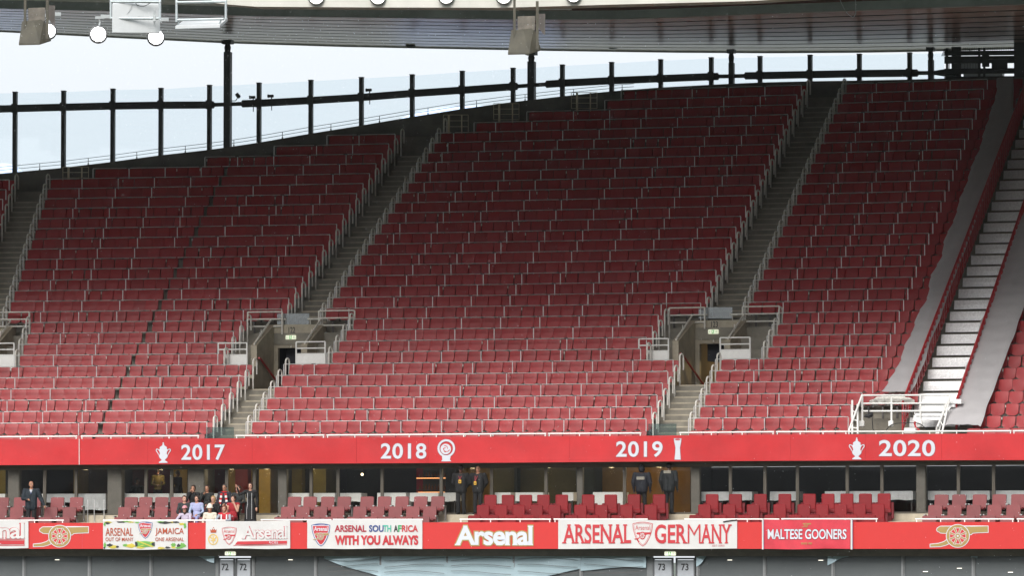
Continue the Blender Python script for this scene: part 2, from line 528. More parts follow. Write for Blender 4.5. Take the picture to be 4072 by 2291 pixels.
def portal(p):
    no, dv, U = p['no'], p['dv'], p['U']
    Rf, Rb, zf = p['Rf'], p['Rb'], p['floor']
    aL, aR = p['aL'], p['aR']
    am = (aL + aR) / 2
    root = empty('doorway', pol(am, Rf, zf))
    nm = {'121': 'concrete doorway cut off by the left edge of the photo', '122': 'concrete stand doorway numbered 122', '123': 'concrete stand doorway numbered 123 with yellow lit passage'}[no]
    tag(root, nm, 'doorway')
    O = root.location
    # side walls: vertical front end, top sloping up with the rake, low cheek in front
    ztop_f = z_at(U(1009), 1374 + dv, Rf)
    ztop_b = z_at(U(1150), 1291 + dv, Rb)
    for a, nmz in ((aL, 'side_wall'), (aR, 'side_wall')):
        mb = MB()
        Mx = frame(a, Rf, zf)
        L = Rb - Rf
        poly = [(0, -0.3), (0, ztop_f - zf), (L, ztop_b - zf), (L + 0.25, ztop_b - zf), (L + 0.25, -0.3)]
        vs = []
        for x in (-0.115, 0.115):
            for y, z in poly: vs.append(Mx @ Vector((x, y, z)))
        n = len(poly)
        mb.add(vs, [list(range(n)), list(range(2 * n - 1, n - 1, -1))] + [(i, (i + 1) % n, (i + 1) % n + n, i + n) for i in range(n)])
        y0 = row_R(7) - 0.06 - Rf
        y1 = row_R(8) - 0.06 - Rf
        mb.box((0, (y0 + y1) / 2, (tread_z(7) - zf) / 2 - 0.1), (0.228, y1 - y0, tread_z(7) - zf + 0.2), Mx)
        mb.box((0, (y1 - 0.002) / 2, (tread_z(8) - zf) / 2 - 0.1), (0.228, -y1 - 0.004, tread_z(8) - zf + 0.2), Mx)
        mb.build(nmz, M_CONC_L, root, O)
    # landing and tunnel floor
    w = 0.112 / Rf
    fl = MB()
    fl.ring(arc_pts(aL + w, aR - w, row_R(7) - 0.058, zf + 0.004), arc_pts(aL + w, aR - w, Rb + 4.5, zf + 0.004))
    fl.build('landing', M_CONC, root, O)
    # back wall with the opening
    zo = z_at(U(1150), 1384 + dv, Rb)
    bw = MB()
    for s0, s1, za, zb in ((aL + w, aR - w, zo, ztop_b),):
        pa, pb = arc_pts(s0, s1, Rb, za), arc_pts(s0, s1, Rb, zb)
        bw.ring(pa, pb); pc = arc_pts(s0, s1, Rb + 0.2, zb); bw.ring(pb, pc)
        pd = arc_pts(s0, s1, Rb + 0.2, za); bw.ring(pd, pa)
    # left jamb
    aj = aL + w + 0.16 / Rb
    bw.ring(arc_pts(aL + w, aj, Rb + 0.002, zf), arc_pts(aL + w, aj, Rb + 0.002, zo))
    bw.ring([pol(aj, Rb + 0.002, zf), pol(aj, Rb + 0.2, zf)], [pol(aj, Rb + 0.002, zo), pol(aj, Rb + 0.2, zo)])
    bw.build('head_wall', M_CONC_L, root, O)
    # passage beyond
    tn = MB()
    Re = Rb + 4.5
    mid = zo - 0.62
    tn.ring(arc_pts(aL, aR, Re, zf), arc_pts(aL, aR, Re, mid), 1 if no == '123' else 0)
    tn.ring(arc_pts(aL, aR, Re, mid), arc_pts(aL, aR, Re, zo + 0.3), 0)
    tn.ring(arc_pts(aL, aR, Rb + 0.21, zo + 0.25), arc_pts(aL, aR, Re, zo + 0.25), 0)
    for a in (aL + w * 0.5, aR - w * 0.5):
        tn.ring([pol(a, Rb + 0.21, zf), pol(a, Re, zf)], [pol(a, Rb + 0.21, zo + 0.25), pol(a, Re, zo + 0.25)], 2 if no == '123' else 0)
    tn.build('passage', [M_TUN, M_TUNW, mat('passage_side', (0.14, 0.11, 0.07), 0.8)], root, O)
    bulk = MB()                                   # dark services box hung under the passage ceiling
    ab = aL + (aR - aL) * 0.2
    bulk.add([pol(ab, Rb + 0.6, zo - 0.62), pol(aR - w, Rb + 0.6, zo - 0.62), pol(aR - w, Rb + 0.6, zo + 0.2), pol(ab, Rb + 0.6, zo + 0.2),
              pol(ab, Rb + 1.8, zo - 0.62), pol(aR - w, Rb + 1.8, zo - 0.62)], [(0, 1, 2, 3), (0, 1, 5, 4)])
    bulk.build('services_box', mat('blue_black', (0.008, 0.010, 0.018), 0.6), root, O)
    if no == '123':
        ld = bpy.data.lights.new('passage_lamp', 'POINT'); ld.energy = 26; ld.color = (1.0, 0.72, 0.32); ld.shadow_soft_size = 0.15
        lo_ = bpy.data.objects.new('passage_lamp', ld); COL.objects.link(lo_)
        lo_.parent = root; lo_.location = pol(aL + (aR - aL) * 0.72, Re - 0.9, zf + 1.0) - O
    # handrails on the sloping tops, drawn back over the rear wall
    for a, sgn in ((aL, 1), (aR, -1)):
        hr = MB()
        pts = [pol(a, Rf + 0.06, ztop_f + 0.05), pol(a, Rb - 0.05, ztop_b + 0.17), pol(a + sgn * 0.02 / Rb, Rb + 0.02, ztop_b + 0.2), pol(a + sgn * 0.55 / Rb, Rb + 0.06, ztop_b + 0.2)]
        hr.tube(pts, 0.035, 8)
        hr.tube([pol(a + sgn * 0.45 / Rb, Rb + 0.06, ztop_b), pol(a + sgn * 0.45 / Rb, Rb + 0.06, ztop_b + 0.2)], 0.018, 6)
        hr.tube([pol(a, Rf + 0.9, ztop_f + 0.3), pol(a, Rf + 0.9, ztop_f + 0.62)], 0.018, 6)
        hr.build('wall_handrail', M_CREAM, root, O, smooth=True)
    # red handrail down the left wall of the passage
    rr = MB()
    pa = on_R(U(1018), 1428 + dv, Rf + 0.15); pb = on_R(U(1066), 1512 + dv, Rb - 0.2)
    rr.tube([pol(aL + 0.17 / Rf, Rf + 0.1, pa.z + 0.03), pol(aL + 0.17 / Rf, Rf + 0.3, pa.z), pol(aL + 0.17 / Rb + 0.001, Rb + 0.2, zf + 0.1)], 0.04, 8)
    rr.build('red_handrail', M_REDRAIL, root, O, smooth=True)
    if no != '121':
        tx = MB()
        v0 = 1301 + dv if no == '122' else 1279
        v1 = 1325 + dv if no == '122' else 1302
        u0, u1 = (1147.5, 1174) if no == '122' else (2828, 2855)
        lay(tx, fit(flat_text(no, 0.012, 1.0), (u0, v0, u1, v1)), Rb, lift=0.006)
        tx.build('number', M_INKB, root, O)
        box = (1138, 1334, 1179, 1351) if no == '122' else (2818, 1311, 2859, 1329)
        exit_sign(box, Rb - 0.004, 'small lit exit sign on the wall under the number ' + no)
        sp = MB(); c = on_R((box[0] + box[2]) / 2, box[3] + 30, Rb)
        a = angle_of(c)
        sp.tube([pol(a, Rb - 0.03, c.z), pol(a, Rb - 0.03, c.z + 0.26)], 0.008, 6)
        sp.box((0, -0.04, 0), (0.06, 0.07, 0.06), frame(a, Rb, c.z), bev=0.02)
        tag(sp.build('camera_dome', M_CREAM, origin=pol(a, Rb, c.z)), 'tiny white ceiling camera below the exit sign in the %s doorway' % ('left hand' if no == '122' else 'yellow lit'), 'camera')
    # gates on both sides (white framed with a solid lower panel)
    for side, (ga, gb) in (('left', (868, 982)), ('right', (1178, 1293))):
        if no == '121' and side == 'left': continue
        off = 0 if no != '123' else (0 if side == 'left' else 4)
        g0, g1 = U(ga) + off, U(gb) + off
        Rg = row_R(8) - 0.12
        tv = (1365 if side == 'left' else 1360) + dv
        a0, a1 = angle_of(on_R(g0, tv, Rg)), angle_of(on_R(g1, tv, Rg))
        zt = z_at((g0 + g1) / 2, tv, Rg); zb = tread_z(7) + 0.02
        gr = empty('gate', pol((a0 + a1) / 2, Rg, zb))
        tag(gr, 'white barrier with solid lower panel, %s of doorway %s' % (side, no), 'barrier', 'white barriers beside the doorways')
        fr = MB()
        for a in (a0, a1): fr.tube([pol(a, Rg, zb), pol(a, Rg, zt)], 0.03, 8)
        for k in (0.0, 0.235, 0.44): fr.tube([pol(a0, Rg, zt - k * 1.0), pol(a1, Rg, zt - k * 1.0)], 0.026, 8)
        fr.build('frame', M_WHITE, gr, gr.location, smooth=True)
        pn = MB(); pn.box(((0), 0, (zb + zt - 0.44) / 2 - zb), ((a1 - a0) * Rg - 0.05, 0.02, zt - 0.44 - zb), frame((a0 + a1) / 2, Rg, zb))
        pn.build('panel', M_WHITE, gr, gr.location)
    # open guard rails above, at the foot of row 11
    Rg = row_R(11) - 0.1
    for side, (ga, gb) in (('left', (985, 1122)), ('right', (1268, 1410))):
        if no == '121' and side == 'left': continue
        tv = (1241 if side == 'left' else 1236) + dv
        g0, g1 = (U(ga), U(gb)) if no != '121' else (U(ga) - 56, U(gb) - 56)
        a0, a1 = angle_of(on_R(g0, tv, Rg)), angle_of(on_R(g1, tv, Rg))
        zt = z_at((g0 + g1) / 2, tv, Rg); zl = tread_z(11) - 0.05
        mb = MB()
        mb.tube([pol(a0, Rg, zl - (0.85 if side == 'left' else 0)), pol(a0, Rg, zt)], 0.032, 8)
        mb.tube([pol(a1, Rg, zl - (0 if side == 'left' else 0.4)), pol(a1, Rg, zt)], 0.032, 8)
        for k in (0.0, 0.27, 0.54): mb.tube([pol(a0, Rg, zt - k), pol(a1, Rg, zt - k)], 0.028, 8)
        tag(mb.build('guard_rail', M_CREAM, origin=pol((a0 + a1) / 2, Rg, zl), smooth=True), 'cream open guard rail over the %s side of doorway %s' % (side, no), 'railing', 'guard rails over the doorways')
    # frosted guard glass on top of the head wall
    if no != '121':
        u0, v0, u1, v1 = (1102, 1247, 1229, 1292) if no == '122' else (2778, 1222, 2912, 1267)
        Rg = Rb + 0.1
        mb = MB()
        A = [on_R(u0, v0, Rg), on_R(u1, v0, Rg), on_R(u1, v1, Rg), on_R(u0, v1, Rg)]
        B = [pol(angle_of(q), Rg + 0.02, q.z) for q in A]
        mb.add(A + B, [(0, 1, 2, 3), (7, 6, 5, 4), (0, 4, 5, 1), (2, 6, 7, 3), (1, 5, 6, 2), (0, 3, 7, 4)])
        m = glass_mat('guard_pane', (0.55, 0.62, 0.64), 0.30, 0.25)
        tag(mb.build('guard_glass', m, origin=A[3]), 'pale blue glass guard panel above the number ' + no, 'glass panel', 'glass guard panels')
for p in PORTALS: portal(p)

# ================================================================== SEATS of the upper tier
def seat_panel(mb, w, h, y_bot, y_top, z0, bulge, thick, mi=0, corner=0.07, nx=6, nz=5, botdrop=0.018):
    def pt(i, k, back):
        s, t = i / nx * 2 - 1, k / nz
        x = s * w / 2
        z = z0 + t * h
        # rounded lower corners and gently bowed lower edge
        ex = abs(s)
        if t < 0.5: z += (1 - t * 2) * (corner * max(0, ex - 0.55) / 0.45 * 0.55 - botdrop * (1 - ex * ex))
        if t > 0.6: z -= (t - 0.6) / 0.4 * 0.02 * max(0, ex - 0.7) / 0.3
        y = y_bot + (y_top - y_bot) * t - bulge * (1 - s * s) * (0.4 + 0.6 * math.sin(math.pi * t))
        return Vector((x, y + (thick if back else 0), z))
    idx = {}
    vs, fs = [], []
    for b in (0, 1):
        for i in range(nx + 1):
            for k in range(nz + 1):
                idx[(b, i, k)] = len(vs); vs.append(pt(i, k, b))
    for i in range(nx):
        for k in range(nz):
            fs.append((idx[0, i, k], idx[0, i + 1, k], idx[0, i + 1, k + 1], idx[0, i, k + 1]))
            fs.append((idx[1, i, k], idx[1, i, k + 1], idx[1, i + 1, k + 1], idx[1, i + 1, k]))
    for i in range(nx):
        for k in (0, nz): fs.append((idx[0, i, k], idx[0, i + 1, k], idx[1, i + 1, k], idx[1, i, k]))
    for k in range(nz):
        for i in (0, nx): fs.append((idx[0, i, k], idx[1, i, k], idx[1, i, k + 1], idx[0, i, k + 1]))
    mb.add(vs, fs, mi)
SEAT_W = 0.5
def seat_meshes():
    pan = MB(); seat_panel(pan, 0.488, 0.39, 0.27, 0.355, 0.505, 0.012, 0.045, corner=0.10, botdrop=0.028, nx=8)
    back = MB(); seat_panel(back, 0.47, 0.36, 0.37, 0.46, 0.52, 0.012, 0.03, corner=0.05)
    br = MB(); br.box((0, 0.40, 0.24), (0.06, 0.06, 0.48)); br.box((0, 0.36, 0.46), (0.44, 0.05, 0.04)); br.box((-0.236, 0.36, 0.49), (0.018, 0.09, 0.09)); br.box((0.236, 0.36, 0.49), (0.018, 0.09, 0.09))
    return pan, back, br
pan, back, br = seat_meshes()
proto_seat = empty('folding_chair', (0, 0, 0))
pan.build('seat_pan', M_SEAT, proto_seat, smooth=True)
back.build('backrest', M_SEATB, proto_seat, smooth=True)
br.build('bracket', M_BRACK, proto_seat)
seat_used = [False]
_h = MB(); _h.box((-0.234, 0.31, 0.80), (0.03, 0.04, 0.09), bev=0.01)
HINGE = _h.build('hinge', M_CREAM)
def simple_seat():
    mb = MB()
    seat_panel(mb, 0.488, 0.39, 0.27, 0.355, 0.505, 0.012, 0.05, 0, corner=0.10, botdrop=0.028, nx=6, nz=4)
    mb.box((0, 0.42, 0.70), (0.47, 0.03, 0.34), mi=1)
    mb.box((0, 0.40, 0.24), (0.06, 0.06, 0.46), mi=2)
    return mb
SIMPLE = simple_seat()
far_seats = MB()
# list all seat positions: (block, row, angle, index from left)
SEATS = []
rs = random.Random(3)
def fill_row(block, r, a0, a1, from_right=False):
    R = row_R(r)
    n = int((a1 - a0) * R / SEAT_W + 0.25)
    if n <= 0: return
    pitch = SEAT_W if (a1 - a0) * R - n * SEAT_W > 0.6 else (a1 - a0) * R / n
    for i in range(n):
        a = a0 + (i + 0.5) * pitch / R if not from_right else a1 - (n - i - 0.5) * pitch / R
        SEATS.append((block, r, a, i + 1, n))
def seam_angle(r): return ang_line((362, 1720, 814, 800), row_R(r), rail_z(r))
for r in range(0, NROW + 1):
    R = row_R(r)
    lo_a = a_min(r)
    if r <= 24 and r >= 7: fill_row('far left block', r, a_row(-620, r), e('FL1', r) + 0.12 / R, True)
    l0, l1 = max(e('L0', r) + (0.10 / R), lo_a), e('L1', r) + 0.12 / R
    if r <= 28 and l1 - l0 > 0.6 / R:
        s = seam_angle(r)
        if l0 < s < l1:
            s0, s1 = s - 0.03 / R, s + (0.09 + 0.06 * math.sin(r * 2.1)) / R
            for b0, b1 in ((l0, s0), (s1, l1)):
                n2 = max(1, round((b1 - b0) * R / SEAT_W))
                for i in range(n2): SEATS.append(('left block', r, b0 + (i + 0.5) * (b1 - b0) / n2, i + 1, n2))
        else: fill_row('left block', r, l0, l1, True)
    m0, m1 = max(e('M0', r) + 0.10 / R, lo_a), e('M1', r) + 0.12 / R
    if m1 - m0 > 0.6 / R: fill_row('middle block', r, m0, m1)
    r0 = max(e('R0', r) + 0.10 / R, lo_a)
    r1 = e('R1', r) + (1.35 / R if r >= 5 else 0.62 / R if r >= 4 else 0.02 / R)
    if r == 3: r1 = a_row(3640, 3)
    fill_row('right block', r, r0, r1)
    f0 = e('FR0', r)
    f1 = a_row(4750, r)
    if f1 - f0 > 0.6 / R: fill_row('far right block', r, f0, f1)
# renumber across each row of a block
from collections import defaultdict
by = defaultdict(list)
for s in SEATS: by[(s[0], s[1])].append(s[2])
near = []
for (blk, r), angs in by.items():
    angs.sort()
    for i, a in enumerate(angs):
        u, v = project(pol(a, row_R(r) + 0.3, tread_z(r) + 0.65))
        near.append((blk, r, a, i + 1, len(angs), u))
cand = sorted([s for s in near if 1 <= s[1] <= 5 and -20 < s[5] < 4090], key=lambda s: (s[1], s[5]))
cand = [s for s in cand if s[1] <= 4] [:297]
chosen = set((s[0], s[1], s[3]) for s in cand)
for blk, r, a, i, n, u in near:
    M = frame(a, row_R(r), tread_z(r))
    if (blk, r, i) in chosen:
        o = proto_seat if not seat_used[0] else dup_tree(proto_seat)
        seat_used[0] = True
        o.location = M.translation; o.rotation_euler = (0, 0, -a)
        end = 'left' if i <= (n + 1) // 2 else 'right'
        k = i if end == 'left' else n - i + 1
        place = {'left block': 'block left of doorway 122', 'middle block': 'block between the doorways', 'right block': 'block right of doorway 123', 'far right block': 'block at far right'}[blk]
        for ch in o.children:                     # no two seats hang quite alike
            if ch.name.startswith('seat_pan'):
                ch.rotation_euler = (rs.gauss(0, 0.012), 0, rs.gauss(0, 0.010))
                if rs.random() < 0.12:
                    ch.scale = (0.91, 1, 0.985)
                    hg = HINGE.copy(); COL.objects.link(hg); hg.parent = o
        tag(o, 'red folding seat, %s from %s end, %s full row up, %s' % (ordw(k), end, ordw(r), place), 'seat', 'red folding seats of the upper tier')
    else:
        jit = Matrix.Rotation(rs.gauss(0, 0.010), 4, 'Z') @ Matrix.Rotation(rs.gauss(0, 0.012), 4, 'X')
        if rs.random() < 0.10:
            jit = jit @ Matrix.Diagonal((0.91, 1, 0.985, 1))
            HM = MB(); HM.box((-0.234, 0.31, 0.80), (0.03, 0.04, 0.09)); far_seats.add([M @ v for v in HM.v], HM.f, 3)
        far_seats.add([M @ (jit @ v) for v in SIMPLE.v], SIMPLE.f)
        far_seats.m[-len(SIMPLE.f):] = SIMPLE.m
fs_ob = far_seats.build('folding_chairs', [M_SEAT, M_SEATB, M_BRACK, M_CREAM])
bpy.data.objects.remove(HINGE)
fs_ob['kind'] = 'stuff'
fs_ob['label'] = 'mass of red folding seats filling the rising upper rows'
fs_ob['category'] = 'seats'

# ================================================================== RAILS in front of the rows
post_mb = MB(); post_mb.tube([(0, 0, 0), (0, 0, RAILH - 0.015)], 0.0155, 6)
post_proto = None
def add_posts(rail, L, angs, r):
    global post_proto
    for a in angs:
        if post_proto is None:
            post_proto = post_mb.build('post', M_STEEL, smooth=True); o = post_proto
        else: o = dup(post_proto)
        o.parent = rail
        o.location = pol(a, row_R(r), tread_z(r)) - L
        o.rotation_euler = (0, 0, -a)
BLK = {'far left block': 'far left block', 'left block': 'block left of doorway 122', 'middle block': 'block between doorways 122 and 123', 'right block': 'block right of doorway 123'}
def rail(block, r, a0, a1, phase, open_end=None):
    R = row_R(r); z = rail_z(r)
    if (a1 - a0) * R < 0.5: return
    pts = arc_pts(a0, a1, R, z, 1.2)
    L = pol((a0 + a1) / 2, R, tread_z(r))
    mb = MB(); mb.tube(pts, 0.0155, 6)
    angs = [a0]
    x = a0 + phase / R
    while x < a1 - 0.45 / R:
        if x - a0 > 0.45 / R: angs.append(x)
        x += 3 * SEAT_W / R
    angs.append(a1)
    for a in angs[1:-1]:
        if (r * 7 + int(a * 1000)) % 9: mb.tube([pol(a - 0.10 / R, R, z), pol(a + 0.05 / R, R, z)], 0.021, 6, 1)
    ob = mb.build('safety_rail', [M_STEEL, M_SLEEVE], origin=L, smooth=True)
    tag(ob, 'slim steel seat rail in the %s full row up, %s' % (ordw(r), BLK[block]), 'railing', 'steel rails along the upper tier rows')
    if open_end == 'right': angs = angs[:-1]
    if open_end == 'left': angs = angs[1:]
    add_posts(ob, L, angs, r)
for r in range(1, NROW + 1):
    R = row_R(r); lo_a = a_min(r)
    if 7 <= r <= 24: rail('far left block', r, a_row(-560, r), e('FL1', r), 1.5)
    if r <= 28:
        l0, l1 = max(e('L0', r), lo_a), e('L1', r)
        if l1 - l0 > 1.0 / R:
            s = seam_angle(r)
            if l0 + 1 / R < s < l1 - 1 / R:
                rail('left block', r, l0, s - 0.04 / R, 1.5, 'right')
                n = (l1 - s) * R
                rail('left block', r, s + 0.02 / R, l1, (n - 0.02) % 1.5, 'left')
            else: rail('left block', r, l0, l1, ((l1 - l0) * R) % 1.5)
    m0, m1 = max(e('M0', r), lo_a), e('M1', r)
    rail('middle block', r, m0, m1, ((m1 - m0) * R) % 1.5)
    r0, r1 = max(e('R0', r), lo_a), e('R1', r)
    rail('right block', r, r0, r1, ((r1 - r0) * R) % 1.5)

# ================================================================== HOOPS at the aisle ends of the rows
hp = MB()
pts = [(0, -0.16, -0.25)]
pts += [(0, -0.16, 0.9)]
for i in range(9):
    t = math.pi * i / 8
    pts.append((0, -0.13 * math.cos(t) - 0.03, 0.99 + 0.13 * math.sin(t)))
pts += [(0, 0.10, 0.55)]
hp.tube(pts, 0.031, 8)
hoop_proto = hp.build('aisle_hoop', M_CREAM, smooth=True)
first_hoop = [True]
def hoop(r, a, where):
    o = hoop_proto if first_hoop[0] else dup(hoop_proto)
    first_hoop[0] = False
    o.location = pol(a, row_R(r) + 0.42, tread_z(r)); o.rotation_euler = (0, 0, -a - 0.22)
    tag(o, 'cream hoop handrail, %s row up, %s' % (ordw(r), where), 'handrail', 'cream hoops beside the aisle steps')
for r in range(1, NROW + 1):
    R = row_R(r)
    lft = 'left of' ; rgt = 'right of'
    w122 = 'the steps %s doorway 122' % ('below' if r <= 6 else 'above' if r > 10 else 'beside')
    w123 = 'the steps %s doorway 123' % ('below' if r <= 6 else 'above' if r > 10 else 'beside')
    if r <= 28: hoop(r, e('L1', r) + 0.20 / R, lft + ' ' + w122)
    if r <= 29: hoop(r, e('M0', r) + 0.02 / R, rgt + ' ' + w122)
    hoop(r, e('M1', r) + 0.20 / R, lft + ' ' + w123)
    hoop(r, e('R0', r) + 0.02 / R, rgt + ' ' + w123)
    if 7 <= r <= 24:
        hoop(r, e('L0', r) - 0.02 / R, 'right of the far left aisle steps')
    if 12 <= r <= 24: hoop(r, e('FL1', r) + 0.2 / R, 'left of the far left aisle steps')
# ================================================================== FRONT BALUSTRADE AND YEAR BANNER
RB = R0 - 0.45
BTOP = [(-300, 1749), (0, 1749), (315, 1746.5), (1020, 1744), (1500, 1741), (2040, 1737), (2560, 1734), (3060, 1729), (3600, 1727), (4072, 1725), (4400, 1724)]
BBOT = [(-300, 1852), (0, 1851), (315, 1849), (1020, 1846), (2040, 1841), (2560, 1837), (3060, 1834), (3600, 1832), (4072, 1831), (4400, 1831)]
def wav(p, amp=0.026, s=0.7):
    return amp * noise.noise(Vector((p.x * s, p.z * s * 0.8, 3.3))) + amp * 0.5 * noise.noise(Vector((p.x * s * 3, p.z * s * 2, 9.1)))
def banner_sheet(mb, us, vtop, vbot, R, disp, thick=0.02, mi=0, nv=6):
    """cloth or board following the curved front; returns nothing, adds front + returns at the edges"""
    cols = []
    for u in us:
        vt, vb = vtop(u), vbot(u)
        col = []
        for k in range(nv + 1):
            p = on_R(u, vt + (vb - vt) * k / nv, R)
            col.append(pol(angle_of(p), R - disp(p), p.z))
        cols.append(col)
    n = nv + 1
    vs = [p for c in cols for p in c]
    fs = [(i * n + k, (i + 1) * n + k, (i + 1) * n + k + 1, i * n + k + 1) for i in range(len(cols) - 1) for k in range(nv)]
    o = len(vs)
    vs += [pol(angle_of(p), math.hypot(p.x - CX, p.y - CY) + thick, p.z) for p in vs]
    fs += [tuple(o + q for q in reversed(f)) for f in list(fs)]
    m = len(cols)
    for i in range(m - 1):
        for k in (0, nv): fs.append((i * n + k, (i + 1) * n + k, o + (i + 1) * n + k, o + i * n + k))
    for k in range(nv):
        for i in (0, m - 1): fs.append((i * n + k, i * n + k + 1, o + i * n + k + 1, o + i * n + k))
    mb.add(vs, fs, mi)
bt = lambda u: lerp_table(BTOP, u)
bb = lambda u: lerp_table(BBOT, u)
front = MB()
pa = [pol(angle_of(on_R(u, bt(u), RB + 0.06)), RB + 0.06, z_at(u, bt(u) + 2, RB)) for u in range(-1500, 5600, 60)]
pb = [pol(angle_of(p), RB + 0.06, z_at(u, bb(u) - 2, RB)) for u, p in zip(range(-1500, 5600, 60), pa)]
pc = [pol(angle_of(p), RB + 0.26, p.z) for p in pa]
pd = [pol(angle_of(p), RB + 0.26, p.z) for p in pb]
front.ring(pa, pb); front.ring(pa, pc); front.ring(pb, pd); front.ring(pc, pd)
tag(front.build('parapet', M_CONC, origin=pb[30]), 'low concrete parapet carrying the year banners under the upper seats', 'wall')
# banner lengths: seams at u = 315 and beyond
YB = [(-300, 313, None, None), (316, 4350, None, None)]
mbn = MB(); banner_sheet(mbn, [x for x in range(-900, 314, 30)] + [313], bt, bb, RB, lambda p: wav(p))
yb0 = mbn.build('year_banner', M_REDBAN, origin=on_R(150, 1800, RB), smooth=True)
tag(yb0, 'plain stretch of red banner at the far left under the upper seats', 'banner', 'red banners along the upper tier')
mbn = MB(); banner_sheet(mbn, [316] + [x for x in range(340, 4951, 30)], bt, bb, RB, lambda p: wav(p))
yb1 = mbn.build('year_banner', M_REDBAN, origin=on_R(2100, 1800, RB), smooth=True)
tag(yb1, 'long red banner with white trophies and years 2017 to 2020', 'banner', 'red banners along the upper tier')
mb = MB(); mb.tube([on_R(315, bt(315), RB - 0.03), on_R(315, bb(315), RB - 0.03)], 0.012, 6)
mb.build('seam', M_WHITE, yb0, yb0.location)
M_SEAM = mat('banner_seam', (0.36, 0.016, 0.02), 0.5)
for u in (587, 1003, 1418, 1704, 2266, 2700, 3144, 3442, 3745):   # welded joints between the printed lengths
    mb = MB(); vs_ = [on_R(u, bt(u) + 1 + (bb(u) - bt(u) - 2) * k / 8, RB) for k in range(9)]
    mb.tube([pol(angle_of(p), RB - wav(p) - 0.001, p.z) for p in vs_], 0.006, 5)
    mb.build('seam', M_SEAM, yb1, yb1.location)
mb = MB()
for k in range(40):                            # fixings along the upper hem
    u = 330 + k * 96 + 9 * math.sin(k * 2.3); p = on_R(u, bt(u) + 6, RB)
    if k % 3 == 0: mb.box((0, 0, 0), (0.07, 0.02, 0.025), frame(angle_of(p), RB - wav(p) - 0.004, p.z))
mb.build('hem_fixings', M_PALER, yb1, yb1.location)
def on_banner(name, shapes, parent, m_front, m_edge=None, R=None, disp=None, lift=0.018, edge_lift=0.012):
    """shapes: list of (flat, box, bold_flat or None)"""
    mb = MB()
    for front_s, edge_s in shapes:
        if edge_s is not None: lay(mb, edge_s, R, 1, edge_lift, disp)
        lay(mb, front_s, R, 0, lift, disp)
    return mb.build(name, [m_front, m_edge or m_front], parent, parent.location)
def text_shape(s, box, bold, edge=0.0, spacing=1.0, serif=False):
    ref = flat_text(s, bold, spacing)
    f = fit(ref, box)
    ed = None
    if edge: ed = fit(flat_text(s, bold + edge, spacing), box, ref)
    return f, ed
for s, box in (('2017', (722, 1769, 895, 1831)), ('2018', (1515, 1764, 1696, 1826)), ('2019', (2451, 1756, 2635, 1819)), ('2020', (3496, 1751, 3719, 1816))):
    on_banner('year', [text_shape(s, box, 0.018, 0.016, 1.06)], yb1, M_LETTER, M_EDGE, RB, wav)
def cup(box):
    """two-handled covered cup, drawn on a 100 x 140 grid (y down)"""
    body = [(50, 0), (55, 4), (53, 10), (57, 14), (55, 20), (60, 24), (74, 34), (74, 40), (72, 44), (78, 50), (76, 62), (72, 78), (80, 92), (76, 104), (64, 116), (60, 122), (72, 130), (78, 134), (78, 140),
            (22, 140), (22, 134), (28, 130), (40, 122), (36, 116), (24, 104), (20, 92), (28, 78), (24, 62), (22, 50), (28, 44), (26, 40), (26, 34), (40, 24), (45, 20), (43, 14), (47, 10), (45, 4)]
    def handle(sg):
        c = [(74, 56), (84, 46), (95, 44), (100, 52), (98, 62), (90, 72), (84, 84), (76, 92)]
        inn = [(78, 88), (81, 80), (86, 69), (93, 60), (95, 53), (92, 49), (85, 51), (76, 62)]
        pts = c + inn
        return pts if sg > 0 else [(100 - x, y) for x, y in pts]
    fr = [body, handle(1), handle(-1)]
    u0, v0, u1, v1 = box
    out_f, out_e = [], []
    for lp in fr:
        px = [(u0 + x / 100 * (u1 - u0), v0 + y / 140 * (v1 - v0)) for x, y in lp]
        out_f.append(flat_shape([px]))
        cx_ = sum(p[0] for p in px) / len(px); cy_ = sum(p[1] for p in px) / len(px)
        gx = 1 + 3.0 / (max(p[0] for p in px) - min(p[0] for p in px)); gy = 1 + 3.0 / (max(p[1] for p in px) - min(p[1] for p in px))
        out_e.append(flat_shape([[(cx_ + (x - cx_) * gx, cy_ + (y - cy_) * gy) for x, y in px]]))
    return list(zip(out_f, out_e))
for box in ((620, 1760, 680, 1842), (3376, 1741, 3439, 1828)):
    on_banner('trophy', cup(box), yb1, M_LETTER, M_EDGE, RB, wav)
# round trophy on a foot, with swirling figure
cx_, cy_ = 1775.5, 1784
ring_s = flat_shape([ellipse(cx_, cy_, 35, 36), ellipse(cx_, cy_, 27, 28)])
disc = flat_shape([ellipse(cx_ - 2, cy_ + 3, 21, 21)])
foot = flat_shape([[(1758, 1817), (1793, 1817), (1790, 1829), (1796, 1836), (1754, 1836), (1760, 1829)]])
tr = on_banner('trophy', [(ring_s, flat_shape([ellipse(cx_, cy_, 36.5, 37.5), ellipse(cx_, cy_, 25.5, 26.5)])), (disc, None), (foot, None)], yb1, M_LETTER, M_EDGE, RB, wav)
sw = MB()
for a0, rr in ((0.2, 17), (1.6, 14), (3.0, 11), (4.3, 16)):
    arc = [(cx_ - 2 + rr * math.cos(a0 + t * 0.22) * (1 - t * 0.06), cy_ + 3 + rr * math.sin(a0 + t * 0.22) * (1 - t * 0.06)) for t in range(10)]
    arc2 = [(cx_ - 2 + (rr - 3.6) * math.cos(a0 + t * 0.22) * (1 - t * 0.06), cy_ + 3 + (rr - 3.6) * math.sin(a0 + t * 0.22) * (1 - t * 0.06)) for t in range(9, -1, -1)]
    lay(sw, flat_shape([arc + arc2]), RB, 0, 0.02, wav)
sw.build('swirl', M_REDBAN, tr, yb1.location)
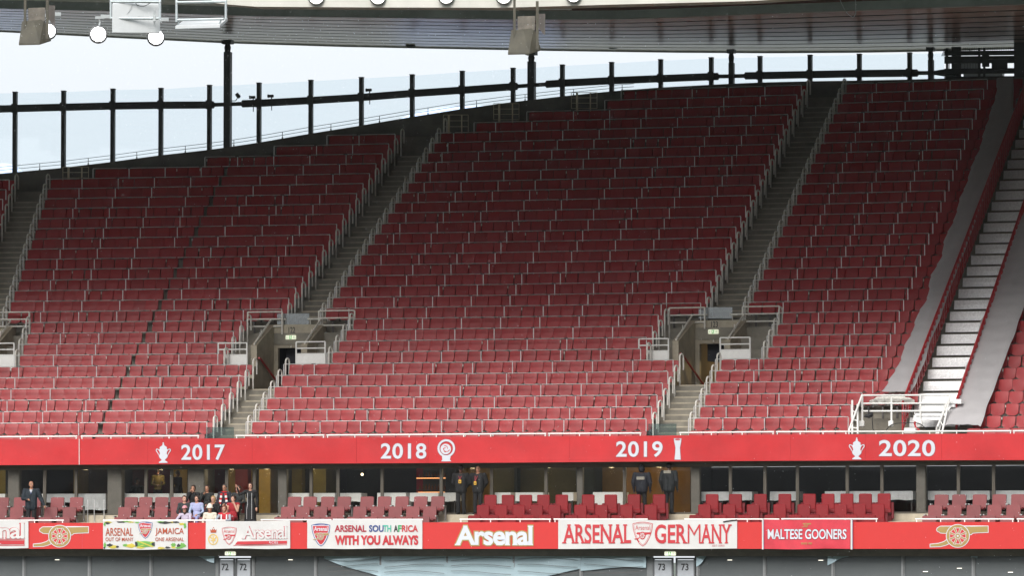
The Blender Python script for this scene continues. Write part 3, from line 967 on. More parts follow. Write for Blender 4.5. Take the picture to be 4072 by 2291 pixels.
# tall waisted trophy
tt = [(2681, 1745), (2710, 1745), (2709, 1757), (2704, 1782), (2705, 1800), (2707, 1829), (2683, 1829), (2686, 1800), (2687, 1782), (2682, 1757)]
on_banner('trophy', [(flat_shape([tt]), flat_shape([[(2679.5, 1743.5), (2711.5, 1743.5), (2710.5, 1757), (2705.5, 1782), (2706.5, 1800), (2708.5, 1830.5), (2681.5, 1830.5), (2684.5, 1800), (2685.5, 1782), (2680.5, 1757)]]))], yb1, M_LETTER, M_EDGE, RB, wav)
mb = MB(); lay(mb, flat_shape([ellipse(2695.5, 1749, 11, 3.6)]), RB, 0, 0.02, wav); mb.build('trophy_rim', M_PALER, yb1, yb1.location)

# balustrade rails over the banner
def balustrade(u0, u1, label):
    Rr = R0 - 0.3
    def vr(u): return bt(u) - 10.5
    n = max(2, int((u1 - u0) / 60))
    pts = [on_R(u0 + (u1 - u0) * i / n, vr(u0 + (u1 - u0) * i / n), Rr) for i in range(n + 1)]
    mb = MB(); mb.tube(pts, 0.028, 8)
    ob = mb.build('balustrade_rail', M_WHITE, origin=pts[len(pts) // 2] - Vector((0, 0, 0.1)), smooth=True)
    tag(ob, label, 'railing', 'white rails over the year banner')
    k = max(1, round((u1 - u0) / 108))
    for i in range(k + 1):
        u = u0 + 4 + (u1 - u0 - 8) * i / k
        p = on_R(u, vr(u), Rr)
        pm = MB(); pm.tube([p, p - Vector((0, 0, 0.16))], 0.02, 6)
        pm.build('post', M_WHITE, ob, ob.location, smooth=True)
for u0, u1, lb in ((-700, 307, 'white rail above the far left red banner'), (322, 792, 'white rail above the trophy and 2017'), (937, 1290, 'white rail just right of the lower steps at doorway 122'), (1299, 2172, 'white rail above 2018 and the round trophy'),
                   (2180, 2550, 'white rail above the start of 2019'), (2702, 3078, 'white rail just right of the lower steps at doorway 123'), (3087, 3368, 'white rail between 2019 and 2020 below right block'), (3372, 4022, 'white rail in front of the camera platform above 2020'), (4028, 4900, 'white rail at the far right edge above the banner')):
    balustrade(u0, u1, lb)
M_PANE = glass_mat('greenish_pane', (0.70, 0.80, 0.78), 0.22, 0.05)
for i, (u0, u1, u2, v0, v1) in enumerate(((820, 838, 930, 1700, 1746), (2578, 2596, 2690, 1686, 1736))):
    Rg = R0 - 0.1
    for (a, b, ds) in ((u0, u1, 'narrow'), (u1 + 2, u2, 'wide')):
        mb = MB()
        A = [on_R(a, v0, Rg), on_R(b, v0, Rg), on_R(b, v1, Rg), on_R(a, v1, Rg)]
        B = [pol(angle_of(q), Rg + 0.015, q.z) for q in A]
        mb.add(A + B, [(0, 1, 2, 3), (7, 6, 5, 4), (0, 4, 5, 1), (2, 6, 7, 3), (1, 5, 6, 2), (0, 3, 7, 4)])
        tag(mb.build('glass_screen', M_PANE, origin=A[3]), '%s clear glass screen at the foot of the steps under doorway %d' % (ds, 122 + i), 'glass panel', 'glass screens at the foot of the steps')

# ================================================================== RIGHT: metal stairway, its railings, dust sheets, camera platform
M_PLATE = mat('checker_plate', (0.90, 0.90, 0.90), 0.34, metal=0.3, noise_amt=0.15, noise_scale=14, bump=0.5, bump_scale=30)
stair = empty('metal_stairway', pol(e('ST0', 8), row_R(8), tread_z(8)))
tag(stair, 'shiny metal plate stairway between red railings', 'stairs')
SO = stair.location
for r in range(3, NROW + 1):
    mb = MB()
    R = row_R(r)
    def P(k, y, z): return pol(e(k, r) + (0.0), R + y, tread_z(r) + z)
    w0, w1 = e('ST0', r), e('ST1', r)
    y0, y1, z0, z1 = -0.20, -0.14, -0.31, 0.02
    A = arc_pts(w0, w1, R + y0, tread_z(r) + z0); Bm = arc_pts(w0, w1, R + (y0 + y1) / 2 - 0.01, tread_z(r) + (z0 + z1) / 2)
    B = arc_pts(w0, w1, R + y1, tread_z(r) + z1)
    C = arc_pts(w0, w1, R + 0.35, tread_z(r) + z1)
    mb.ring(A, Bm); mb.ring(Bm, B); mb.ring(B, C)
    mb.build('step_plate', M_PLATE, stair, SO)
for (u0, v0, u1, v1) in ((3639, 1638, 3800, 1655), (3633, 1653, 3740, 1671), (3660, 1588, 3822, 1606), (3660, 1606, 3796, 1620)):
    R = R0 + 1.2
    mb = MB()
    A = [on_R(u0, v0, R), on_R(u1, v0, R), on_R(u1, v1, R - 0.08), on_R(u0, v1, R - 0.08)]
    Bk = [pol(angle_of(q), R + 0.25, q.z) for q in A]
    mb.add(A + Bk, [(0, 1, 2, 3), (0, 4, 5, 1), (2, 6, 7, 3), (1, 5, 6, 2), (0, 3, 7, 4)])
    mb.build('step_plate', M_PLATE, stair, SO)
for k, side in (('ST0', 'left'), ('ST1', 'right')):
    sg = -1 if k == 'ST0' else 1
    def pt(r, z):
        rr = max(0, min(32, r)); r0 = int(math.floor(rr)); f = rr - r0
        a = e(k, r0) * (1 - f) + e(k, min(32, r0 + 1)) * f
        R = row_R(rr)
        return pol(a + sg * 0.05 / R, R - 0.25, tread_z(rr) + z)
    mb = MB()
    path = [pt(r, 0.98) for r in range(2, 33)]
    mb.tube(path, 0.045, 6)
    mb.tube([pt(r, 0.12) for r in range(2, 33)], 0.05, 6)
    ob = mb.build('stair_railing', M_REDRAIL, origin=pt(10, 0), smooth=True)
    tag(ob, 'dark red sloping railing on the %s side of the metal stairway' % side, 'railing', 'red railings of the metal stairway')
    for r2 in range(4, 64):
        r = r2 / 2
        p0, p1 = pt(r, 0.0), pt(r, 0.98)
        pm = MB(); a = angle_of(p0)
        pm.box((0, 0, 0.49), (0.05, 0.10, 0.98), Matrix.Translation(p0) @ Matrix.Rotation(-a, 4, 'Z'))
        pm.build('baluster', M_REDRAIL, ob, ob.location)
# dust sheets draped over the seats either side of the stairway
M_SHEET = mat('dust_sheet', (0.56, 0.54, 0.55), 0.75, noise_amt=0.05, noise_scale=2, bump=0.12, bump_scale=25)
M_SHEET.node_tree.nodes['Principled BSDF'].inputs['Alpha'].default_value = 0.90
def ang_poly(pts, R, z):
    v = 1400.0
    tab = sorted((q[1], q[0]) for q in pts)
    for _ in range(8):
        a = ang_uz(lerp_table(tab, v), R, z)
        v = project(pol(a, R, z))[1]
    return a
def sheet(left, right, r_lo, r_hi, label, sd):
    mb = MB()
    nx = 14
    rows_ = []
    rr = r_lo
    while rr <= r_hi + 1e-6:
        R = row_R(rr) + 0.02; fr = rr - math.floor(rr)
        # the cloth lies on the seat tops and dips between the rows
        z = rail_z(rr) + 0.04 - 0.02 * math.sin(math.pi * fr) ** 2
        a0, a1 = ang_poly(left, R, z), ang_poly(right, R, z)
        a0 += (0.16 * noise.noise(Vector((rr * 0.5, 2.2 + sd, 7))) + 0.05 * (fr - 0.5)) / R
        a1 += 0.05 * noise.noise(Vector((rr * 0.6, 5.2 + sd, 7))) / R
        row = []
        for i in range(nx + 1):
            t = i / nx
            p = pol(a0 + (a1 - a0) * t, R, z)
            dz = 0.04 * noise.noise(Vector((t * 2.4, rr * 0.5, 1.7 + sd))) + 0.015 * noise.noise(Vector((t * 7, rr * 1.1, 4)))
            if i in (0, nx): dz -= 0.05
            row.append(p + Vector((0, 0, dz)))
        rows_.append(row)
        rr += 0.2
    n = nx + 1
    vs = [p for r_ in rows_ for p in r_]
    fs = [(i * n + j, i * n + j + 1, (i + 1) * n + j + 1, (i + 1) * n + j) for i in range(len(rows_) - 1) for j in range(nx)]
    o = len(vs)
    vs += [p - Vector((0, 0, 0.012)) for p in vs]
    fs += [tuple(o + q for q in reversed(f)) for f in list(fs)]
    mb.add(vs, fs)
    ob = mb.build('dust_sheet', M_SHEET, origin=rows_[0][0], smooth=True)
    return tag(ob, label, 'sheet', 'grey sheets laid over the seats')
sheet([(3466, 1572), (3500, 1549), (3523, 1522), (3549, 1480), (3590, 1400), (3632, 1300), (3700, 1120), (3789, 865), (3957, 400)], [(3602, 1572), (3624, 1550), (3643, 1522), (3657, 1480), (3730, 1275), (3882, 865), (4030, 455)], 3.0, 32, 'pale grey sheet over the seats left of the metal stairway', 0.0)
sheet([(3750, 1716), (3775, 1620), (3812, 1568), (3838, 1480), (3884, 1343), (4042, 900), (4140, 640)], [(3878, 1718), (3897, 1690), (3925, 1608), (3961, 1522), (4026, 1343), (4120, 1080), (4260, 700)], 0.2, 24, 'pale grey sheet over the seats right of the metal stairway', 3.0)
# bunched end of the left sheet
mb = MB()
cp = on_R(3545, 1590, R0 + 1.5)
for i in range(16):
    t = i / 15
    c = on_R(3478 + 138 * t, 1597 - 10 * math.sin(t * 3.0) + 5 * math.sin(i * 2.1), R0 + 1.5 + 0.06 * math.sin(i * 1.7))
    rr = 0.08 + 0.07 * math.sin(math.pi * t) + 0.02 * math.sin(i * 3)
    bmm = bmesh.new(); bmesh.ops.create_icosphere(bmm, subdivisions=2, radius=1)
    vs = []
    for v in bmm.verts:
        q = v.co
        k = 1 + 0.35 * noise.noise(Vector((q.x * 1.6 + i, q.y * 1.6, q.z * 1.6)))
        vs.append(c + Vector((q.x * 0.19 * k, q.y * 0.10 * k, q.z * rr * k)))
    mb.add(vs, [[v.index for v in f.verts] for f in bmm.faces]); bmm.free()
bun = mb.build('bunched_sheet', mat('bunched_cloth', (0.74, 0.72, 0.67), 0.8, noise_amt=0.1), origin=cp)
rm = bun.modifiers.new('remesh', 'REMESH'); rm.mode = 'VOXEL'; rm.voxel_size = 0.025
sm = bun.modifiers.new('smooth', 'SMOOTH'); sm.iterations = 3
for pl in bun.data.polygons: pl.use_smooth = True
tag(bun, 'crumpled off-white cloth bundle hanging on the white platform railing', 'cloth')
# platform railing
plat = empty('platform_railing', on_R(3580, 1727, R0 + 0.3))
tag(plat, 'white railing round the empty camera platform above 2020', 'railing')
PO = plat.location
R = R0 + 1.1
mb = MB()
for v in (1573, 1605.5, 1636): mb.tube([on_R(3425, v, R), on_R(3779, v - 1, R)], 0.032, 8)
mb.build('rails', M_WHITE, plat, PO, smooth=True)
for u, vt, vb in ((3429, 1573, 1700), (3545, 1581, 1700), (3660, 1573, 1700)):
    mb = MB(); p0 = on_R(u, vt, R); p1 = on_R(u, vb, R)
    mb.tube([p0, p1], 0.036, 8)
    mb.box((0, -0.06, 0.12), (0.18, 0.1, 0.2), frame(angle_of(p1), R, p1.z), bev=0.02)
    mb.build('post', M_WHITE, plat, PO)
for side, quad in (('side_frame', [((3389, 1594), (3389, 1728)), ((3410, 1610), (3411, 1728)), ((3427, 1575), (3372, 1722))]), ('side_frame', [((3778, 1572), (3727, 1700)), ((3778, 1572), (3745, 1728)), ((3760, 1610), (3730, 1728)), ((3725, 1700), (3724, 1728))])):
    mb = MB()
    for (a, b) in quad: mb.tube([on_R(*a, R - 0.2), on_R(*b, R0 - 0.02)], 0.036, 8)
    for t in (0.3, 0.55, 0.8):
        a, b = quad[0], quad[-1 if side == 'x' else 1]
        pa_ = on_R(*a[0], R - 0.2).lerp(on_R(*a[1], R0 - 0.02), t); pb_ = on_R(*b[0], R - 0.2).lerp(on_R(*b[1], R0 - 0.02), t)
        mb.tube([pa_, pb_], 0.025, 6)
    mb.build('side_frame', M_WHITE, plat, PO, smooth=True)
# things standing on the platform: cables, box, red hose
def cable(pts_px, R, r, m, name, label, cat, group=None):
    P = [on_R(u, v, R) for u, v in pts_px]
    out = []
    for i in range(len(P) - 1):
        p0, p1, p2, p3 = P[max(0, i - 1)], P[i], P[i + 1], P[min(len(P) - 1, i + 2)]
        for k in range(6):
            t = k / 6
            out.append(0.5 * ((2 * p1) + (p2 - p0) * t + (2 * p0 - 5 * p1 + 4 * p2 - p3) * t * t + (3 * p1 - p0 - 3 * p2 + p3) * t ** 3))
    out.append(P[-1])
    mb = MB(); mb.tube(out, r, 6)
    return tag(mb.build(name, m, origin=out[len(out) // 2], smooth=True), label, cat, group)
cable([(3468, 1640), (3470, 1690), (3476, 1713), (3515, 1722)], R0 + 0.95, 0.014, M_INKB, 'cable', 'thin black cable dropping left on the camera platform wall', 'cable')
cable([(3522, 1715), (3538, 1695), (3560, 1686), (3600, 1683), (3650, 1684), (3670, 1695), (3690, 1712)], R0 + 0.95, 0.014, M_INKB, 'cable', 'black cable looping along the camera platform wall', 'cable')
cable([(3640, 1678), (3638, 1688), (3645, 1705), (3658, 1712)], R0 + 0.9, 0.035, M_REDRAIL, 'hose', 'short curved red hose on the camera platform', 'hose')
mb = MB(); c = on_R(3621, 1714, R0 + 0.8); mb.box((0, 0, 0.0), (0.42, 0.25, 0.2), bev=0.03)
o = mb.build('equipment_box', M_WHITE); o.location = c; o.rotation_euler = (0, 0, -angle_of(c)); tag(o, 'white equipment box on the floor of the camera platform', 'box')
mb = MB(); c = on_R(3452, 1655, R0 + 1.0)
mb.box((0, 0, 0), (0.2, 0.16, 0.12), bev=0.03); mb.tube([(0.02, 0, 0), (0.02, 0, 0.28)], 0.02, 8); mb.box((0.12, 0, 0.04), (0.10, 0.12, 0.16), bev=0.03); mb.tube([(-0.12, -0.05, -0.02), (0.14, -0.08, 0.03)], 0.03, 8)
o = mb.build('camera_mount', M_DARKBOX); o.location = c; o.rotation_euler = (0, 0, -angle_of(c)); tag(o, 'small black camera mount clamped at left of the white platform', 'camera')

# ================================================================== BACK WALL, GLASS SCREEN, POSTS
def wall_poly(lo_u, hi_u, step=30):
    out = []
    for u in range(lo_u, hi_u + 1, step):
        R = wall_R(u); p = on_R(u, lerp_table(WALLTOP, u), R)
        out.append((u, R, p))
    return out
M_WALL = mat('dark_concrete', (0.13, 0.122, 0.10), 0.6, noise_amt=0.3, noise_scale=1.1, bump=0.2)
mb = MB()
W = wall_poly(-6990, 9990, 30)
topf = [p for _, _, p in W]
botf = [Vector((p.x, p.y, p.z - 4.5)) for p in topf]
topb = [pol(angle_of(p), R + 0.35, p.z) for _, R, p in W]
botb = [Vector((p.x, p.y, p.z - 4.5)) for p in topb]
mb.ring(botf, topf); mb.ring(topf, topb); mb.ring(topb, botb)
tag(mb.build('back_wall', M_WALL, origin=botf[240]), 'dark concrete wall climbing behind the top rows of seats', 'wall')
BEAM = [(-400, 437), (0, 432), (60, 430), (253, 425), (449, 420), (640, 417), (833, 416), (1030, 409), (1236, 398), (1437, 386), (1639, 370), (1838, 357), (2040, 343), (2236, 329), (2432, 319), (2627, 311), (2828, 303), (3022, 299), (3221, 295), (3417, 291), (3617, 289), (3760, 288)]
POSTS = [(60, 366), (253, 362), (449, 354), (640, 351), (833, 339), (1030, 330), (1236, 319), (1437, 308), (1639, 297), (1838, 283), (2040, 271), (2236, 258), (2432, 248), (2627, 237), (2828, 229), (3022, 224), (3221, 219), (3417, 215), (3617, 210)]
def RW(u): return wall_R(u) + 0.45
screen = empty('glass_screen', W[240][2])
tag(screen, 'tall glass screen with black posts and beam along the back wall', 'screen')
SCO = screen.location
for i, (u, vt) in enumerate(POSTS):
    R = RW(u); pt_ = on_R(u, vt, R); zb = z_at(u, lerp_table(WALLTOP, u), R) - 0.4
    a = angle_of(pt_)
    mb = MB(); h = pt_.z - zb
    mb.box((0, 0.02, h / 2), (0.155, 0.22, h)); mb.box((0, 0.02, h + 0.012), (0.19, 0.25, 0.024))
    zc = z_at(u, lerp_table(BEAM, u), R) - zb
    mb.box((0.07, -0.12, zc - 0.2), (0.10, 0.06, 0.16)); mb.box((-0.0, -0.11, zc), (0.24, 0.05, 0.36))
    o = mb.build('post', M_BLACK, screen); o.location = pol(a, R, zb) - SCO; o.rotation_euler = (0, 0, -a)
MASTS = [(905, 26, 205, 596, 168, 'tall black mast left of the middle, behind the top rows'), (2113, 27, 243, 398, 212, 'black mast between doorways, under the hanging beige loudspeaker'), (2908, 20, 248, 333, 205, 'slim black mast behind the top of the right block'), (3701, 20, 236, 313, 197, 'slim black mast at far right beside the dark plant frame')]
# horizontal beam, interrupted at the masts where it tapers
def beam_piece(u0, u1, taper0, taper1):
    mb = MB()
    us = [u0 + (u1 - u0) * i / max(2, int((u1 - u0) / 40)) for i in range(max(2, int((u1 - u0) / 40)) + 1)]
    if taper0: us = sorted(us + [u0 + 45])
    if taper1: us = sorted(us + [u1 - 45])
    rings = []
    for u in us:
        R = RW(u) - 0.06
        h = 0.145
        if taper0 and u < u0 + 44: h = 0.075
        if taper1 and u > u1 - 44: h = 0.075
        p = on_R(u, lerp_table(BEAM, u), R); a = angle_of(p)
        rings.append([pol(a, R, p.z - h), pol(a, R, p.z + h), pol(a, R + 0.12, p.z + h), pol(a, R + 0.12, p.z - h)])
    for k in range(4): mb.ring([r_[k] for r_ in rings], [r_[(k + 1) % 4] for r_ in rings])
    ends = [rings[0], rings[-1]]
    for r_ in ends: mb.add(r_, [(0, 1, 2, 3)])
    return mb, rings[len(rings) // 2][0]
ends = [-400, 892, 918, 2099, 2127, 2898, 2918, 3691, 3711, 3800]
for i in range(0, len(ends), 2):
    mb, o0 = beam_piece(ends[i], ends[i + 1], i > 0, i < len(ends) - 2)
    mb.build('beam', M_BLACK, screen, SCO)
for (u, w, vt, vb, vh, lb) in MASTS:
    R = RW(u) - 0.1
    pt_, ph = on_R(u, vt, R), on_R(u, vh, R)
    a = angle_of(pt_); zb = z_at(u, vb, R) - 0.6
    rt = empty('roof_mast', pol(a, R, zb), -a)
    tag(rt, lb, 'mast', 'black masts carrying the roof')
    k = w / FPX * pt_.length
    h = pt_.z - zb; hh = ph.z - zb
    mb = MB(); mb.box((0, 0.05, h / 2), (k, k * 1.3, h), bev=0.015); mb.build('shaft', M_BLACK, rt)
    mb = MB(); hw = k * 0.30
    for s in (-1, 1): mb.tube([(s * hw * 0.9, 0, h - 0.05), (s * hw * 1.15, 0, h + (hh - h) * 0.45), (s * hw * 0.55, 0, hh)], [0.035, 0.05, 0.04], 8)
    mb.box((0, 0, (h + hh) / 2), (hw * 1.2, 0.06, (hh - h) * 0.75))
    mb.tube([(0, -0.09, h + 0.03), (0, 0.09, h + 0.03)], 0.04, 8)
    mb.build('hinge', M_BLACK, rt)
    mb = MB(); mb.box((0, 0, hh + 0.02), (k * 1.5, k * 1.5, 0.16)); mb.build('bearing_plate', M_BLACK, rt)
# glass panes between posts
M_SKYGLASS = glass_mat('tinted_screen', (0.94, 0.975, 0.992), 0.03, 0.02)
allp = [(-140, 371)] + POSTS + [(3760, 208)]
for i in range(len(allp) - 1):
    (ua, va), (ub, vb_) = allp[i], allp[i + 1]
    mb = MB()
    A = []
    n = 4
    topp, bott = [], []
    for k in range(n + 1):
        u = ua + 6 + (ub - ua - 12) * k / n; v = va + (vb_ - va) * k / n + 3
        R = RW(u) + 0.16
        p = on_R(u, v, R)
        topp.append(p); bott.append(Vector((p.x, p.y, z_at(u, lerp_table(WALLTOP, u), R) - 0.1)))
    back_t = [pol(angle_of(p), math.hypot(p.x - CX, p.y - CY) + 0.02, p.z) for p in topp]
    back_b = [pol(angle_of(p), math.hypot(p.x - CX, p.y - CY) + 0.02, p.z) for p in bott]
    mb.ring(bott, topp); mb.ring(topp, back_t); mb.ring(back_t, back_b)
    mb.build('pane', M_SKYGLASS, screen, SCO)
# maintenance handrail outside
mb = MB()
us = list(range(-200, 2541, 40))
off = lambda u: 26 if u < 1800 else 26 - (u - 1800) * 0.004
for k in (1.0, 0.5):
    mb.tube([on_R(u, lerp_table(WALLTOP, u) - off(u) * k, wall_R(u) + 1.0) for u in us], 0.012, 6)
for u in range(-130, 2540, 193):
    uu = u + 95
    p = on_R(uu, lerp_table(WALLTOP, uu) - off(uu), wall_R(uu) + 1.0); q = on_R(uu, lerp_table(WALLTOP, uu) + 8, wall_R(uu) + 1.0)
    mb.tube([p, q], 0.014, 6); mb.tube([p.lerp(q, 0.6), q], 0.03, 6)
tag(mb.build('outer_handrail', M_BLACK, origin=q, smooth=True), 'thin two-bar black handrail outside the glass screen', 'railing')
# distant blue domed roofs seen low through the glass
def dome(u0, u1, v_top, v_bot, D, label):
    c = on_R((u0 + u1) / 2, v_bot, D)
    w = (u1 - u0) / 2 / FPX * c.length; h = abs(v_top - v_bot) / FPX * c.length
    mb = MB()
    nx, ny = 20, 6
    rows_ = []
    for j in range(ny + 1):
        t = j / ny
        rows_.append([c + Vector((w * math.cos(math.pi * (1 - i / nx)), 3 * t, h * math.sin(math.pi * i / nx) * (0.25 + 0.75 * math.sin(math.pi / 2 * t)))) for i in range(nx + 1)])
    for j in range(ny): mb.ring(rows_[j], rows_[j + 1])
    base = [Vector((p.x, p.y, p.z - 30)) for p in rows_[0]]
    mb.ring(rows_[0], base)
    tag(mb.build('vaulted_roof', mat('blue_roof', (0.46, 0.54, 0.74), 0.5, noise_amt=0.15, noise_scale=0.2), origin=c, smooth=True), label, 'building')
dome(1560, 2200, 408, 502, 520, 'distant blue vaulted roof behind the glass screen near the middle')
dome(-90, 92, 640, 712, 520, 'distant blue vaulted roof behind the glass at far left')
# small cameras on the beam
for i, (u, v, lb) in enumerate(((945, 380, 'dark round camera on a curved arm right of the tall mast'), (1005, 386, 'small black camera on the beam left of the sixth post'), (1078, 381, 'small black camera on the beam just right of the sixth post'), (1468, 357, 'small black camera on the beam right of the eighth post'))):
    R = RW(u) - 0.1
    c = on_R(u, v, R); a = angle_of(c)
    mb = MB()
    Mf = frame(a, R, c.z)
    if i == 0:
        mb.tube([Mf @ Vector(p) for p in ((-0.28, 0, -0.20), (-0.08, 0, -0.20), (0.0, 0, -0.08))], 0.018, 6)
        mb.tube([Mf @ Vector(p) for p in ((-0.05, -0.03, 0.09), (0.03, 0, -0.02), (0.09, 0.02, -0.07))], [0.07, 0.085, 0.06], 10)
    else:
        mb.box((0, 0, 0), (0.21, 0.12, 0.11), Mf, bev=0.02); mb.box((-0.115, 0, 0), (0.05, 0.14, 0.13), Mf, bev=0.01)
        mb.tube([Mf @ Vector((0.02, 0, -0.03)), Mf @ Vector((0.02, 0, -0.2))], 0.025, 6); mb.box((0.02, 0, -0.14), (0.10, 0.06, 0.03), Mf)
        mb.tube([Mf @ Vector((0.02, 0.02, -0.2)), Mf @ Vector((0.02, 0.02, -0.58))], 0.02, 6)
    tag(mb.build('camera', M_BLACK, origin=c), lb, 'camera', 'cameras on the glass screen')
# mesh gates leaning at the back wall
for i, (u0, v0, u1, v1) in enumerate(((250, 664, 352, 728), (1763, 456, 1862, 526), (1963, 411, 2064, 475), (2272, 367, 2374, 430))):
    R = wall_R((u0 + u1) / 2) - 0.25
    mb = MB()
    for k in range(4):
        v = v0 + (v1 - v0) * k / 3
        mb.tube([on_R(u0, v, R), on_R(u1, v, R)], 0.013, 6)
    for t in (0, 0.22, 0.74, 1.0):
        u = u0 + (u1 - u0) * t
        mb.tube([on_R(u, v0, R), on_R(u, v1 + (12 if 0 < t < 1 else 0), R)], 0.05 if 0 < t < 0.5 else 0.03 if t < 1 and t > 0 else 0.014, 6)
    o = mb.build('mesh_barrier', mat('drab_frame', (0.72, 0.64, 0.48), 0.6), origin=on_R((u0 + u1) / 2, v1, R))
    tag(o, 'drab metal grid barrier against the back wall, ' + ('at far left', 'lowest of the middle three', 'middle one right of centre', 'highest and furthest right')[i], 'barrier', 'grid barriers at the back wall')

# ================================================================== ROOF
VO = [(-1500, 85), (0, 119), (450, 142), (905, 164), (1360, 178), (1820, 187), (2250, 195), (2690, 201), (3060, 203), (3400, 201), (3650, 197), (3800, 193), (4072, 186), (5600, 140)]
VG = [(-1500, -5), (0, 31), (440, 42), (1020, 62), (1500, 68), (2100, 76), (2500, 74), (3060, 53), (3500, 37), (4072, 16), (5600, -30)]
ROUT, RGUT = R0 + 33.5, R0 - 7.0
M_SOFFIT = mat('soffit_panels', (0.43, 0.31, 0.26), 0.25, metal=0.0, noise_amt=0.2, noise_scale=0.9, bump=0.05, bump_scale=3, spec=0.36)
M_GROOVE = mat('groove', (0.01, 0.01, 0.01), 0.9)
M_GUTTER = mat('gutter_grey', (0.20, 0.225, 0.215), 0.5, noise_amt=0.25, noise_scale=0.7)
us = list(range(-7000, -1500, 300)) + list(range(-1500, 5601, 70)) + list(range(5700, 10500, 300))
O_ = [on_R(u, lerp_table(VO, u), ROUT) for u in us]
G_ = [on_R(u, lerp_table(VG, u), RGUT) for u in us]
def roof_line(t, dz=0.0):
    out = []
    for po, pg in zip(O_, G_):
        ao, ag = angle_of(po), angle_of(pg)
        out.append(pol(ao + (ag - ao) * t, ROUT + (RGUT - ROUT) * t, po.z + (pg.z - po.z) * t + dz))
    return out
roof = empty('roof', roof_line(0.5)[60])
tag(roof, 'great stadium roof with ribbed grey underside over the upper tier', 'roof')
RO = roof.location
NP = 9
mb = MB(); gv = MB()
for k in range(NP):
    t0, t1 = k / NP, (k + 1) / NP
    g = 0.009 if k else 0
    A, B = roof_line(t0 + g), roof_line(t1 - 0.009)
    mb.ring(A, B)
    gv.ring(B, roof_line(t1 - 0.009, 0.25)); gv.ring(A, roof_line(t0 + g, 0.25))
mb.build('soffit', M_SOFFIT, roof, RO)
gv.build('soffit_grooves', M_GROOVE, roof, RO)
mb = MB(); mb.ring(roof_line(-0.02, 0.26), roof_line(1.0, 0.26)); mb.ring(roof_line(-0.02, 0.9), roof_line(1.0, 0.9)); mb.ring(roof_line(-0.02, 0.26), roof_line(-0.02, 0.9)); mb.ring(roof_line(1.0, 0.26), roof_line(1.0, 0.9))
mb.build('roof_deck', M_GROOVE, roof, RO)
mb = MB(); mb.tube([p + Vector((0, 0, 0.02)) for p in roof_line(-0.008)], 0.10, 6); mb.build('edge_trim', mat('edge_trim', (0.42, 0.40, 0.38), 0.5), roof, RO)
# gutter beam at the inner edge of the soffit
mb = MB()
gz = lambda t, dz: roof_line(t, dz)
mb.ring(gz(1.0, -0.02), gz(1.02, -0.02)); mb.ring(gz(1.02, -0.02), gz(1.02, 0.26)); mb.ring(gz(1.0, -0.02), gz(1.0, 0.3))
mb.tube([p for p in gz(1.02, 0.27)], 0.035, 6)
mb.build('gutter_beam', M_GUTTER, roof, RO)
# inner field: corrugated pale sheets on the left, dark lining with its red glow painted in to the right
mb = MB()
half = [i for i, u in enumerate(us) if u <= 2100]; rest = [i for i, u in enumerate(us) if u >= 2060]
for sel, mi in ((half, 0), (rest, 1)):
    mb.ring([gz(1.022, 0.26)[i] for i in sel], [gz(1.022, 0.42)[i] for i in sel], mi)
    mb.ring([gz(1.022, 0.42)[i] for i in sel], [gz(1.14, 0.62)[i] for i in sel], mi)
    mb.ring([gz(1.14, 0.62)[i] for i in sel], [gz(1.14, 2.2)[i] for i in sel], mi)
mb.build('inner_lining', [mat('pale_sheets', (0.50, 0.47, 0.46), 0.35, noise_amt=0.3, noise_scale=4), mat('red_lit_lining', (0.10, 0.04, 0.035), 0.6, noise_amt=0.3)], roof, RO)
mb = MB()
for j in range(5):
    L_ = gz(1.028 + 0.012 * j, 0.30 + 0.035 * j)
    sel = [p for p, u in zip(L_, us) if u < 2300]
    mb.tube(sel, 0.03, 6)
mb.build('service_pipes', mat('pale_pipe', (0.62, 0.60, 0.60), 0.4, noise_amt=0.2), roof, RO)
# white inner ring beam carrying the lamps
VT = [(-1500, -160), (600, -25), (880, 14), (1020, 25), (1500, 28), (2000, 29), (2500, 15), (2980, 3), (3300, -18), (5600, -200)]
RT = R0 - 13.0
mb = MB()
us2 = list(range(840, 3400, 60))
A = [on_R(u, lerp_table(VT, u), RT) for u in us2]
B = [p + Vector((0, 0, 1.6)) for p in A]
C = [pol(angle_of(p), RT + 0.8, p.z) for p in A]
D_ = [pol(angle_of(p), RT + 0.8, p.z + 1.6) for p in A]
mb.ring(A, B); mb.ring(A, C); mb.ring(B, D_); mb.ring(C, D_)
mb.add([A[0], B[0], D_[0], C[0]], [(0, 1, 2, 3)])
tag(mb.build('ring_beam', mat('beam_offwhite', (0.46, 0.445, 0.40), 0.5, noise_amt=0.12, noise_scale=0.6), origin=A[10]), 'off-white box beam with floodlights along the inner roof edge', 'beam')
